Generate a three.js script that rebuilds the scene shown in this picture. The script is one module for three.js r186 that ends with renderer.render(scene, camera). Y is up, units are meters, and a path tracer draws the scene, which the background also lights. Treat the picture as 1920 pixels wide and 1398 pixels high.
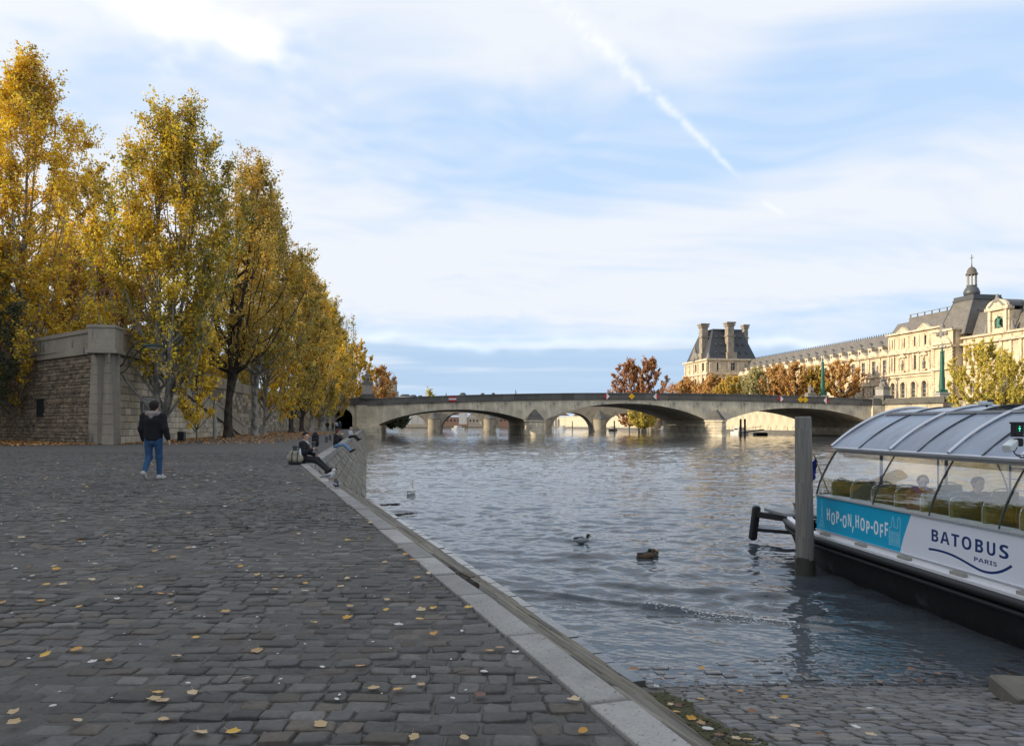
import * as THREE from 'three';
import { mergeGeometries } from 'three/addons/utils/BufferGeometryUtils.js';

// ---------------------------------------------------------------- camera, sky, sun, exposure
const F = 1400, HOR = 795, EYE = 1.22, WY = -2.18;          // focal length in photo pixels, horizon row, eye above quay, water level
const scene = new THREE.Scene();
const camera = new THREE.PerspectiveCamera(2 * Math.atan(699 / F) * 180 / Math.PI, 1920 / 1398, 0.1, 6000);
camera.position.set(0, EYE, 0);
camera.setViewOffset(1920, 1398, 0, -(HOR - 699), 1920, 1398);   // level camera with the lens shifted up
camera.updateMatrixWorld();
const renderer = new THREE.WebGLRenderer({ antialias: true });
renderer.toneMapping = THREE.LinearToneMapping;
renderer.toneMappingExposure = 1.08;
renderer.shadowMap.enabled = true;
const SUN = new THREE.Vector3(-0.965, 0.252, 0.115).normalize();
const sun = new THREE.DirectionalLight(new THREE.Color().setRGB(1, 0.85, 0.62), 5.0);
sun.position.copy(SUN).multiplyScalar(300).add(new THREE.Vector3(0, 0, -150));
sun.target.position.set(0, 0, -150);
sun.castShadow = true;
Object.assign(sun.shadow.camera, { left: -260, right: 260, top: 160, bottom: -160, near: 1, far: 900 });
sun.shadow.mapSize.set(4096, 4096);
scene.add(sun, sun.target);

// ---------------------------------------------------------------- helpers
const { sin, cos, abs, min, max, floor, sqrt, PI, atan2, asin, pow, exp, hypot, round } = Math;
const V = (x, y, z) => new THREE.Vector3(x, y, z);
const P = (px, py, d) => V((px - 960) / F * d, EYE - (py - HOR) / F * d, -d);              // photo pixel at a known depth
const G = (px, py, y = 0) => { const d = (EYE - y) * F / (py - HOR); return V((px - 960) / F * d, y, -d); };   // photo pixel on a level surface
const clamp = (x, a = 0, b = 1) => min(b, max(a, x));
const lerp = (a, b, t) => a + (b - a) * t;
const smooth = (a, b, x) => { const t = clamp((x - a) / (b - a)); return t * t * (3 - 2 * t); };
function rng(seed) { let a = seed >>> 0; return () => { a |= 0; a = a + 0x6D2B79F5 | 0; let t = Math.imul(a ^ a >>> 15, 1 | a); t = t + Math.imul(t ^ t >>> 7, 61 | t) ^ t; return ((t ^ t >>> 14) >>> 0) / 4294967296; }; }
const PERM = new Uint8Array(512); { const r = rng(11), p = [...Array(256).keys()]; for (let i = 255; i > 0; i--) { const j = floor(r() * (i + 1)); [p[i], p[j]] = [p[j], p[i]]; } for (let i = 0; i < 512; i++) PERM[i] = p[i & 255]; }
function vn(x, y, z = 0) {   // value noise 0..1
  const xi = floor(x), yi = floor(y), zi = floor(z); let u = x - xi, v = y - yi, w = z - zi;
  u = u * u * (3 - 2 * u); v = v * v * (3 - 2 * v); w = w * w * (3 - 2 * w);
  const h = (i, j, k) => PERM[PERM[PERM[(xi + i) & 255] + ((yi + j) & 255)] + ((zi + k) & 255)] / 255;
  const a = lerp(lerp(h(0, 0, 0), h(1, 0, 0), u), lerp(h(0, 1, 0), h(1, 1, 0), u), v);
  if (w === 0) return a;
  return lerp(a, lerp(lerp(h(0, 0, 1), h(1, 0, 1), u), lerp(h(0, 1, 1), h(1, 1, 1), u), v), w);
}
function fbm(x, y, z = 0, o = 4) { let s = 0, a = 0.5, n = 0; for (let i = 0; i < o; i++) { s += a * vn(x, y, z); n += a; a *= 0.5; x = x * 2.03 + 17.1; y = y * 2.01 + 9.3; z = z * 2 + (z ? 3.7 : 0); } return s / n; }
function tn(x, y, per, seed) {   // periodic value noise
  const xi = floor(x), yi = floor(y); let u = x - xi, v = y - yi; u = u * u * (3 - 2 * u); v = v * v * (3 - 2 * v);
  const h = (i, j) => PERM[PERM[((xi + i) % per + per) % per + seed & 255] + (((yi + j) % per + per) % per) & 255] / 255;
  return lerp(lerp(h(0, 0), h(1, 0), u), lerp(h(0, 1), h(1, 1), u), v);
}
function tf(u, v, base, o, seed) { let s = 0, a = 0.5, n = 0, p = base; for (let i = 0; i < o; i++) { s += a * tn(u * p, v * p, p, seed + i * 13); n += a; a *= 0.55; p *= 2; } return s / n; }
function tex(n, fn, size = 1) {   // n x n texture, linear values, one tile is `size` metres
  const a = new Uint8Array(n * n * 4);
  for (let j = 0; j < n; j++) for (let i = 0; i < n; i++) { const c = fn(i / n, j / n), k = (j * n + i) * 4; a[k] = clamp(c[0]) * 255; a[k + 1] = clamp(c[1]) * 255; a[k + 2] = clamp(c[2]) * 255; a[k + 3] = 255; }
  const t = new THREE.DataTexture(a, n, n); t.wrapS = t.wrapT = THREE.RepeatWrapping; t.magFilter = THREE.LinearFilter; t.minFilter = THREE.LinearMipmapLinearFilter; t.generateMipmaps = true; t.repeat.set(1 / size, 1 / size); t.needsUpdate = true; return t;
}
const g3 = x => [x, x, x];
const T = {
  grime: tex(512, (u, v) => { const a = tf(u, v, 4, 5, 1), b = tf(u, v, 32, 3, 40), s = tf(u * 1, v, 8, 3, 77); const k = 0.45 + 0.75 * a * (0.65 + 0.6 * b); const w = smooth(0.56, 0.72, s) * 0.35; return [k * (1 - w), k * (1 - w), k * (1 - w * 0.9)]; }, 5.3),
  streak: tex(512, (u, v) => { const a = tf(u, v, 3, 4, 5), s = tn(u * 48, v * 3, 48, 9) * 0.6 + tn(u * 20, v * 2, 20, 29) * 0.4, b = tf(u, v, 48, 2, 60); const k = 0.5 + 0.55 * a * (0.7 + 0.5 * b); const w = smooth(0.55, 0.85, s) * smooth(0.42, 0.62, tf(u, v, 4, 3, 91)) * 0.55; return [k * (1 - w), k * (1 - w * 0.98), k * (1 - w * 0.9)]; }, 6.1),
  fine: tex(512, (u, v) => g3(0.6 + 0.4 * tf(u, v, 64, 3, 3) + 0.25 * (tf(u, v, 6, 3, 21) - 0.5)), 1.1),
  speck: tex(512, (u, v) => { const a = tf(u, v, 128, 2, 8), b = tf(u, v, 5, 4, 33), c = tn(u * 96, v * 96, 96, 17); const k = 0.55 + 0.5 * b + 0.25 * (a - 0.5) - (c > 0.9 ? 0.4 : 0); return [k, k, k]; }, 1.3),
  bump: tex(512, (u, v) => g3(0.55 * tf(u, v, 24, 5, 2) + 0.45 * tf(u, v, 5, 3, 71)), 1.7),
  wood: tex(512, (u, v) => { const g = tn(u * 90, v * 3, 90, 4) * 0.5 + tn(u * 40, v * 2, 40, 9) * 0.5; const k = 0.5 + 0.5 * g * (0.6 + 0.6 * tf(u, v, 4, 4, 12)); return [k, k * 0.99, k * 0.97]; }, 1.2),
  bark: tex(512, (u, v) => { const g = tn(u * 6, v * 60, 60, 4), b = tf(u, v, 6, 4, 50), c = smooth(0.5, 0.68, tf(u, v, 8, 3, 31)); const k = (0.7 + 0.35 * b) * (1 - 0.55 * c) * (0.8 + 0.25 * g); return [k, k * 0.98, k * 0.94]; }, 2.2),
  slate: tex(512, (u, v) => { const r = floor(v * 24), q = (v * 24) % 1, k0 = PERM[(floor(u * 24 + (r % 2) * 0.5) % 24 * 7 + r * 31) & 255] / 255; const k = 0.6 + 0.3 * k0 + 0.3 * (tf(u, v, 6, 4, 15) - 0.5) - (q < 0.12 ? 0.12 : 0); return [k, k, k * 1.02]; }, 6),
  ripple: null,
};
const col = c => new THREE.Color().setRGB(c[0], c[1], c[2]);
function mat(c, o = {}) {
  const m = new THREE.MeshPhysicalMaterial({ color: col(c), roughness: o.rough ?? 0.85, metalness: o.metal ?? 0, side: THREE.DoubleSide });
  if (o.map) { m.map = o.map; }
  if (o.bump) { m.bumpMap = o.bump; m.bumpScale = o.bs ?? 0.01; }
  if (o.vc) m.vertexColors = true;
  for (const k of ['transmission', 'thickness', 'ior', 'clearcoat', 'clearcoatRoughness', 'attenuationDistance', 'specularIntensity', 'sheen', 'opacity', 'transparent']) if (o[k] !== undefined) m[k] = o[k];
  if (o.att) m.attenuationColor = col(o.att);
  if (o.emit) { m.emissive = col(o.emit); m.emissiveIntensity = o.ei ?? 1; }
  return m;
}
const used = {};
function numbered(n) { const k = used[n] = (used[n] ?? -1) + 1; return k ? n + '_' + String(k).padStart(3, '0') : n; }
function tag(o, label, category, group, kind) { o.userData.label = label; if (category) o.userData.category = category; if (group) o.userData.group = group; if (kind) o.userData.kind = kind; return o; }
function thing(name, label, category, pos, turn = 0, group) { const o = new THREE.Group(); o.name = numbered(name); scene.add(o); if (pos) o.position.copy(pos); o.rotation.y = turn; return tag(o, label, category, group); }
function place(name) { const o = new THREE.Group(); o.name = numbered(name); o.userData.kind = 'structure'; scene.add(o); return o; }
function flat(g) { const n = g.index ? g.toNonIndexed() : g; if (!n.attributes.normal) n.computeVertexNormals(); for (const k of Object.keys(n.attributes)) if (!['position', 'normal', 'uv', 'color'].includes(k)) n.deleteAttribute(k); return n; }
function boxUV(g) {   // uv in metres from each face's main direction
  const p = g.attributes.position, a = new Float32Array(p.count * 2), A = V(), B = V(), C = V();
  for (let i = 0; i < p.count; i += 3) {
    A.fromBufferAttribute(p, i); B.fromBufferAttribute(p, i + 1).sub(A); C.fromBufferAttribute(p, i + 2).sub(A); B.cross(C);
    const x = abs(B.x), y = abs(B.y), z = abs(B.z);
    for (let k = 0; k < 3; k++) { const X = p.getX(i + k), Y = p.getY(i + k), Z = p.getZ(i + k); const j = (i + k) * 2; if (y >= x && y >= z) { a[j] = X; a[j + 1] = Z; } else if (x >= z) { a[j] = Z; a[j + 1] = Y; } else { a[j] = X; a[j + 1] = Y; } }
  }
  g.setAttribute('uv', new THREE.BufferAttribute(a, 2)); return g;
}
function fin(list, keepUV) { list = (Array.isArray(list) ? list : [list]).flat(9).filter(Boolean).map(flat); if (!keepUV) list.forEach(g => { if (!g.userData.uvDone) boxUV(g); }); if (!list.some(g => g.attributes.color)) ; else list.forEach(g => { if (!g.attributes.color) g.setAttribute('color', new THREE.BufferAttribute(new Float32Array(g.attributes.position.count * 3).fill(1), 3)); }); return list.length === 1 ? list[0] : mergeGeometries(list); }
function mesh(name, geo, m, parent, top) { const o = new THREE.Mesh(geo, m); o.name = parent ? name : numbered(name); o.castShadow = o.receiveShadow = true; (parent || scene).add(o); return o; }
const obj = (name, list, m, parent, keepUV) => mesh(name, fin(list, keepUV), m, parent);
function bx(w, h, d, x = 0, y = 0, z = 0, ry = 0, rz = 0, rx = 0) { const g = new THREE.BoxGeometry(w, h, d); if (rz) g.rotateZ(rz); if (rx) g.rotateX(rx); if (ry) g.rotateY(ry); return g.translate(x, y, z); }
function cyl(r0, r1, h, x = 0, y = 0, z = 0, n = 16) { return new THREE.CylinderGeometry(r1, r0, h, n).translate(x, y + h / 2, z); }
function bevel(w, h, d, r, x = 0, y = 0, z = 0) { const s = new THREE.Shape(); const a = w / 2 - r, b = h / 2 - r; s.moveTo(-a, -h / 2 + r * 0); s.moveTo(-a - r, -b); s.lineTo(-a, -b - r); s.lineTo(a, -b - r); s.lineTo(a + r, -b); s.lineTo(a + r, b); s.lineTo(a, b + r); s.lineTo(-a, b + r); s.lineTo(-a - r, b); s.closePath(); return new THREE.ExtrudeGeometry(s, { depth: d - 2 * r, bevelEnabled: true, bevelSize: r * 0.7, bevelThickness: r, bevelSegments: 1, curveSegments: 1 }).translate(x, y, z - d / 2 + r); }
function bar(a, b, r, n = 6, r2 = r) { const d = b.clone().sub(a), L = d.length(); const g = new THREE.CylinderGeometry(r2, r, L, n, 1); g.translate(0, L / 2, 0); g.applyQuaternion(new THREE.Quaternion().setFromUnitVectors(V(0, 1, 0), d.normalize())); return g.translate(a.x, a.y, a.z); }
function beam(a, b, w, h) { const d = b.clone().sub(a), L = d.length(); const g = new THREE.BoxGeometry(w, h, L); g.translate(0, 0, L / 2); const m = new THREE.Matrix4().lookAt(b, a, V(0, 1, 0)); g.applyMatrix4(m); return g.translate(a.x, a.y, a.z); }
function tube(pts, r, seg = 12, n = 6) { return new THREE.TubeGeometry(new THREE.CatmullRomCurve3(pts), seg, r, n, false); }
function lathe(pts, n = 16, x = 0, y = 0, z = 0) { return new THREE.LatheGeometry(pts.map(p => new THREE.Vector2(p[0], p[1])), n).translate(x, y, z); }
function quadG(a, b, c, d, nu = 1, nv = 1) {   // bilinear patch a-b (u) to d-c (v)
  const pos = [], idx = []; for (let j = 0; j <= nv; j++) for (let i = 0; i <= nu; i++) { const p = a.clone().lerp(b, i / nu).lerp(d.clone().lerp(c, i / nu), j / nv); pos.push(p.x, p.y, p.z); }
  for (let j = 0; j < nv; j++) for (let i = 0; i < nu; i++) { const k = j * (nu + 1) + i; idx.push(k, k + 1, k + nu + 2, k, k + nu + 2, k + nu + 1); }
  const g = new THREE.BufferGeometry(); g.setAttribute('position', new THREE.Float32BufferAttribute(pos, 3)); g.setIndex(idx); g.computeVertexNormals(); return g;
}
function polyG(pts, y) { const s = new THREE.Shape(pts.map(p => new THREE.Vector2(p[0], p[1]))); const g = new THREE.ShapeGeometry(s); g.rotateX(PI / 2); const q = g.attributes.position; for (let i = 0; i < q.count; i++) q.setY(i, y); g.computeVertexNormals(); return g; }   // pts are x, z

// one dressed stone in a frame: ex along, en outward, ez across
class Stones {
  constructor() { this.p = []; this.c = []; this.i = []; this.u = []; }
  add(O, ex, en, ez, w, l, h, R, o = {}) {
    const j = o.jit ?? 0.012, cut = o.cut ?? 0.22, inset = o.inset ?? 0.012, k0 = this.p.length / 3, c = o.color || [1, 1, 1], dome = o.dome ?? 0.004;
    const cx = w / 2, cz = l / 2, kx = min(w, l) * cut, out = [[-cx + kx, -cz], [cx - kx, -cz], [cx, -cz + kx], [cx, cz - kx], [cx - kx, cz], [-cx + kx, cz], [-cx, cz - kx], [-cx, -cz + kx]].map(([a, b]) => [a + (R() - 0.5) * 2 * j, b + (R() - 0.5) * 2 * j]);
    const tx = (R() - 0.5) * (o.tilt ?? 0.04), tz = (R() - 0.5) * (o.tilt ?? 0.04), uo = o.free ? [R() * 9, R() * 9] : [0, 0];
    const put = (a, y, b) => { const X = O.x + ex.x * a + en.x * y + ez.x * b, Y = O.y + ex.y * a + en.y * y + ez.y * b, Z = O.z + ex.z * a + en.z * y + ez.z * b; this.p.push(X, Y, Z); this.c.push(c[0], c[1], c[2]); this.u.push(a + uo[0] + O.x * 0.37 + O.y * 0.71, b + uo[1] + O.z * 0.53); };
    for (const [a, b] of out) put(a, -h, b);
    for (const [a, b] of out) put(a, -inset * 0.8 + a * tx + b * tz, b);
    const f = 1 - 2 * inset / min(w, l); for (const [a, b] of out) put(a * f, a * tx + b * tz + (R() - 0.5) * (o.rough ?? 0.004), b * f);
    put(0, dome + (R() - 0.5) * (o.rough ?? 0.004), 0);
    for (let q = 0; q < 8; q++) { const n = (q + 1) % 8; for (const r of [0, 8]) this.i.push(k0 + r + q, k0 + r + 8 + q, k0 + r + n, k0 + r + n, k0 + r + 8 + q, k0 + r + 8 + n); this.i.push(k0 + 16 + q, k0 + 24, k0 + 16 + n); }
  }
  geo() { const g = new THREE.BufferGeometry(); g.setAttribute('position', new THREE.Float32BufferAttribute(this.p, 3)); g.setAttribute('color', new THREE.Float32BufferAttribute(this.c, 3)); g.setAttribute('uv', new THREE.Float32BufferAttribute(this.u, 2)); g.setIndex(this.i); g.computeVertexNormals(); return g; }
}
// stones = list of {O, w, l, h, key, o}: the 300 with the largest key become parts, the rest one part of kind stuff
function layStones(parent, name, restName, list, ex, en, ez, m, R) {
  list.sort((a, b) => b.key - a.key);
  const rest = new Map();
  list.forEach((s, i) => { const sm = s.m || m; let one; if (i < 300) one = new Stones(); else { if (!rest.has(sm)) rest.set(sm, new Stones()); one = rest.get(sm); } one.add(s.O, s.ex || ex, s.en || en, s.ez || ez, s.w, s.l, s.h, R, s.o); if (i < 300) mesh(i ? name + '_' + String(i).padStart(3, '0') : name, one.geo(), sm, parent); });
  for (const [sm, st] of rest) mesh(restName, st.geo(), sm, parent).userData.kind = 'stuff';
}
const inFrame = p => { const d = -p.z; if (d < 0.5) return false; const x = 960 + p.x / d * F, y = HOR + (EYE - p.y) / d * F; return x > -20 && x < 1940 && y < 1410 && y > -10; };
// ---------------------------------------------------------------- sky: air, veil, low cloud bank, one small cumulus, one old vapour trail
{
  const W = 2560, H = 1280, a = new Float32Array(W * H * 4), D = PI / 180;
  const dirPx = (px, py) => V((px - 960) / F, (HOR - py) / F, -1).normalize();
  const c0 = dirPx(1010, -30), c1 = dirPx(1393, 338), cn = c0.clone().cross(c1).normalize(), cl = c0.angleTo(c1);
  const cAxis = cn.clone().cross(c0).normalize();
  const k0 = dirPx(1425, 375), k1 = dirPx(1480, 408), kn = k0.clone().cross(k1).normalize(), kl = k0.angleTo(k1), kAxis = kn.clone().cross(k0).normalize();
  const cum = dirPx(395, 52), cumR = V(0, 1, 0).cross(cum).normalize(), cumU = cum.clone().cross(cumR).normalize();
  const d = V();
  for (let j = 0; j < H; j++) {
    const el = ((j + 0.5) / H - 0.5) * PI, ed = el / D;
    for (let i = 0; i < W; i++) {
      const k = (j * W + i) * 4; a[k + 3] = 1;
      if (ed < -1) { a[k] = 0.3; a[k + 1] = 0.32; a[k + 2] = 0.33; continue; }
      const az = ((i + 0.5) / W - 0.5) * 2 * PI; d.set(cos(az) * cos(el), sin(el), sin(az) * cos(el)); const ah = atan2(d.x, -d.z);   // angle to the right of straight ahead
      const sunC = d.dot(SUN), e = max(ed, 0);
      // clear air
      const z = smooth(4, 75, e);
      let r = lerp(0.47, 0.17, z), g = lerp(0.68, 0.36, z), b = lerp(0.95, 0.78, z);
      const hz = exp(-e / 4); r = lerp(r, 0.62, hz); g = lerp(g, 0.75, hz); b = lerp(b, 0.9, hz);
      const glow = 0.30 * pow(max(sunC, 0), 5) + 0.8 * pow(max(sunC, 0), 60); r += glow; g += glow * 0.95; b += glow * 0.85;
      // high veil, streaky, seen as a layer overhead
      const q = 1 / (d.y + 0.10), X = d.x * q, Z = d.z * q, wx = fbm(X * 0.8 + 3, Z * 0.8, 0, 3) - 0.5, wz = fbm(X * 0.8 + 30, Z * 0.8 + 7, 0, 3) - 0.5;
      const s1 = fbm((X * 0.55 + Z * 0.25 + wx * 1.1) * 1.6 + 8, (Z * 1.6 - X * 0.5 + wz * 1.1) * 1.3, 0, 5);
      const s2 = fbm((X * 0.9 + wx * 2.2) * 6 + 40, (Z * 2.6 + X * 0.8 + wz * 2.2) * 6, 0, 4);
      const ew = e + (fbm(ah * 5 + 2, e * 0.05, 0, 3) - 0.5) * 5.5;                                            // wavy edges of the layers
      let base = 0.40 + 0.50 * smooth(22, 30, ew) - 0.2 * smooth(45, 70, e);
      base = lerp(base, 0.86, smooth(7.5, 9.5, ew) * (1 - smooth(14, 18.5, ew)));
      base = lerp(base, 0.2, smooth(16, 19, ew) * (1 - smooth(20, 26, ew)) * 0.9);
      let veil = clamp(base + (s1 - 0.5) * 1.1 + (s2 - 0.5) * 0.55);
      veil *= smooth(5.0, 7.8, ew);
      veil = clamp(veil + 0.16);
      const vb = 0.90 + 0.22 * pow(max(sunC, 0), 3);
      r = lerp(r, 0.90 * vb, veil); g = lerp(g, 0.945 * vb, veil); b = lerp(b, 1.02 * vb, veil);
      // low grey-blue bank
      const lowTop = 6.0 + (fbm(ah * 14, 3.3, 0, 4) - 0.5) * 1.6 - 2.6 * smooth(0.15, 0.5, ah - 0.1);
      const lines = fbm(ah * 7 + 40, e * 3.2, 0, 4);
      const low = smooth(lowTop + 0.25, lowTop - 0.35, e) * (0.55 + 0.55 * lines);
      r = lerp(r, 0.42, low * 0.85); g = lerp(g, 0.58, low * 0.85); b = lerp(b, 0.78, low * 0.85);
      const rim = exp(-pow((e - lowTop - 0.15) / 0.45, 2)) * fbm(ah * 30, e * 2, 0, 3) * 0.55; r += rim * 0.5; g += rim * 0.45; b += rim * 0.35;
      const flats = smooth(0.55, 0.75, fbm(ah * 4 + 9, e * 2.2, 0, 4)) * smooth(9, 5.5, e) * 0.6; r = lerp(r, 0.8, flats); g = lerp(g, 0.86, flats); b = lerp(b, 0.94, flats);
      // cumulus
      if (d.dot(cum) > 0.97) {
        const u = d.dot(cumR) / 0.115, v = d.dot(cumU) / 0.046, nn = fbm(u * 2.2 + 5, v * 1.6, 0, 5);
        const m = smooth(0.0, 1.0, 1.05 - hypot(u, v) + (nn - 0.5) * 1.3); r = lerp(r, 1.02, m); g = lerp(g, 1.02, m); b = lerp(b, 1.03, m);
      }
      // vapour trail, breaking up
      const t = atan2(d.dot(cAxis), d.dot(c0)) / cl, off = d.dot(cn);
      if (t > -0.6 && t < 1.02) {
        const wob = (fbm(t * 26, 1.7, 0, 4) - 0.5) * 0.020 * (1.1 - t), wd = lerp(0.014, 0.0020, pow(clamp(t), 0.7)), puff = fbm(t * 60, off * 120, 0, 4);
        const m = exp(-pow((off + wob) / wd, 2)) * smooth(0.16, 0.66, puff + 0.12 * t) * smooth(1.02, 0.9, t) * 0.62 * lerp(0.4, 0.9, smooth(0, 0.35, t)) * smooth(-0.6, 0.05, t);
        r = lerp(r, 0.98, m); g = lerp(g, 1.0, m); b = lerp(b, 1.03, m);
      }
      const t2 = atan2(d.dot(kAxis), d.dot(k0)) / kl; if (t2 > 0 && t2 < 1) { const m = exp(-pow(d.dot(kn) / 0.0022, 2)) * 0.6 * smooth(0, 0.2, t2) * smooth(1, 0.6, t2); r = lerp(r, 0.95, m); g = lerp(g, 0.97, m); b = lerp(b, 1, m); }
      a[k] = r; a[k + 1] = g; a[k + 2] = b;
    }
  }
  const t = new THREE.DataTexture(a, W, H, THREE.RGBAFormat, THREE.FloatType); t.mapping = THREE.EquirectangularReflectionMapping; t.magFilter = t.minFilter = THREE.LinearFilter; t.needsUpdate = true;
  scene.background = t; scene.environment = t;
}
// ---------------------------------------------------------------- bodies: tapered capsules joined by a smooth minimum, meshed with surface nets
function field(bones, k) {
  const B = bones.map(b => { const d = [b[4] - b[0], b[5] - b[1], b[6] - b[2]], l2 = d[0] * d[0] + d[1] * d[1] + d[2] * d[2] || 1e-9; return { a: b, d, l2, sx: b[8] || 1, sz: b[9] || 1 }; });
  return (x, y, z) => {
    let r = 1e9;
    for (const q of B) { const a = q.a, px = x - a[0], py = y - a[1], pz = z - a[2]; let t = (px * q.d[0] + py * q.d[1] + pz * q.d[2]) / q.l2; t = t < 0 ? 0 : t > 1 ? 1 : t; const ex = (px - t * q.d[0]) / q.sx, ey = py - t * q.d[1], ez = (pz - t * q.d[2]) / q.sz; const v = sqrt(ex * ex + ey * ey + ez * ez) - (a[3] + (a[7] - a[3]) * t); if (r > 1e8) { r = v; continue; } const h = max(k - abs(r - v), 0) / k; r = min(r, v) - h * h * k * 0.25; }
    return r;
  };
}
function netted(bones, cell, k = 0.04, cut) {
  const f0 = field(bones, k), f = cut ? (x, y, z) => max(f0(x, y, z), cut(x, y, z)) : f0; let lo = [1e9, 1e9, 1e9], hi = [-1e9, -1e9, -1e9];
  for (const b of bones) for (const o of [0, 4]) for (let i = 0; i < 3; i++) { const r = b[o + 3] * max(b[8] || 1, b[9] || 1, 1) + cell * 2; lo[i] = min(lo[i], b[o + i] - r); hi[i] = max(hi[i], b[o + i] + r); }
  const n = [0, 1, 2].map(i => Math.ceil((hi[i] - lo[i]) / cell) + 1), [nx, ny, nz] = n, val = new Float32Array(nx * ny * nz), id = new Int32Array(nx * ny * nz).fill(-1), at = (i, j, l) => (l * ny + j) * nx + i;
  for (let l = 0; l < nz; l++) for (let j = 0; j < ny; j++) for (let i = 0; i < nx; i++) val[at(i, j, l)] = f(lo[0] + i * cell, lo[1] + j * cell, lo[2] + l * cell);
  const pos = [], idx = [], E = [[0, 1], [2, 3], [4, 5], [6, 7], [0, 2], [1, 3], [4, 6], [5, 7], [0, 4], [1, 5], [2, 6], [3, 7]];
  for (let l = 0; l < nz - 1; l++) for (let j = 0; j < ny - 1; j++) for (let i = 0; i < nx - 1; i++) {
    const c = []; let s = 0; for (let q = 0; q < 8; q++) { const v = val[at(i + (q & 1), j + (q >> 1 & 1), l + (q >> 2))]; c.push(v); if (v < 0) s++; } if (s === 0 || s === 8) continue;
    let X = 0, Y = 0, Z = 0, m = 0; for (const [a, b] of E) if ((c[a] < 0) !== (c[b] < 0)) { const t = c[a] / (c[a] - c[b]); X += (a & 1) + ((b & 1) - (a & 1)) * t; Y += (a >> 1 & 1) + ((b >> 1 & 1) - (a >> 1 & 1)) * t; Z += (a >> 2) + ((b >> 2) - (a >> 2)) * t; m++; }
    id[at(i, j, l)] = pos.length / 3; pos.push(lo[0] + (i + X / m) * cell, lo[1] + (j + Y / m) * cell, lo[2] + (l + Z / m) * cell);
  }
  const quad = (a, b, c, d, fl) => { if (a < 0 || b < 0 || c < 0 || d < 0) return; fl ? idx.push(a, b, c, a, c, d) : idx.push(a, c, b, a, d, c); };
  for (let l = 1; l < nz - 1; l++) for (let j = 1; j < ny - 1; j++) for (let i = 1; i < nx - 1; i++) {
    const v = val[at(i, j, l)] < 0;
    if (v !== val[at(i + 1, j, l)] < 0) quad(id[at(i, j - 1, l - 1)], id[at(i, j, l - 1)], id[at(i, j, l)], id[at(i, j - 1, l)], v);
    if (v !== val[at(i, j + 1, l)] < 0) quad(id[at(i - 1, j, l - 1)], id[at(i - 1, j, l)], id[at(i, j, l)], id[at(i, j, l - 1)], v);
    if (v !== val[at(i, j, l + 1)] < 0) quad(id[at(i - 1, j - 1, l)], id[at(i, j - 1, l)], id[at(i, j, l)], id[at(i - 1, j, l)], v);
  }
  const nor = new Float32Array(pos.length), e = cell * 0.5; for (let q = 0; q < pos.length; q += 3) { const [x, y, z] = [pos[q], pos[q + 1], pos[q + 2]]; const g = [f(x + e, y, z) - f(x - e, y, z), f(x, y + e, z) - f(x, y - e, z), f(x, y, z + e) - f(x, y, z - e)], L = hypot(...g) || 1; for (let i = 0; i < 3; i++) nor[q + i] = g[i] / L; }
  const g = new THREE.BufferGeometry(); g.setAttribute('position', new THREE.Float32BufferAttribute(pos, 3)); g.setAttribute('normal', new THREE.BufferAttribute(nor, 3)); g.setIndex(idx); return g;
}
// ---------------------------------------------------------------- ground, river, quay, ramp, bank
const M = {
  cobble: mat([0.104, 0.096, 0.087], { rough: 0.8, map: T.fine, bump: T.bump, bs: 0.010, vc: true }),
  wetCobble: mat([0.085, 0.083, 0.082], { rough: 0.14, map: T.fine, bump: T.bump, bs: 0.004, vc: true }),
  rampCobble: mat([0.15, 0.145, 0.138], { rough: 0.6, map: T.fine, bump: T.bump, bs: 0.006, vc: true }),
  bed: mat([0.092, 0.085, 0.076], { rough: 0.9, map: T.speck, bump: T.bump, bs: 0.02 }),
  rampBed: mat([0.085, 0.08, 0.065], { rough: 0.8, map: T.speck, bump: T.bump, bs: 0.02 }),
  kerb: mat([0.29, 0.28, 0.262], { rough: 0.8, map: T.speck, bump: T.bump, bs: 0.006, vc: true }),
  bank: mat([0.21, 0.19, 0.155], { rough: 0.85, map: T.grime, bump: T.bump, bs: 0.015, vc: true }),
  bankBed: mat([0.19, 0.175, 0.145], { rough: 0.95, map: T.grime, bump: T.bump, bs: 0.02 }),
  street: mat([0.08, 0.08, 0.082], { rough: 0.9, map: T.speck }),
  earth: mat([0.09, 0.08, 0.06], { rough: 1, map: T.grime }),
  moss: mat([0.07, 0.068, 0.028], { rough: 1, map: T.speck, bump: T.bump, bs: 0.03 }),
};
// boat ramp height at a distance: steep, then nearly level where the river laps over it, then steep again under water
const rampY = d => d < 9.7 ? WY + 0.012 + 0.25 * (9.7 - d) : d < 12.6 ? WY + 0.012 - 0.020 * (d - 9.7) : WY - 0.046 - 0.3 * (d - 12.6);
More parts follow.
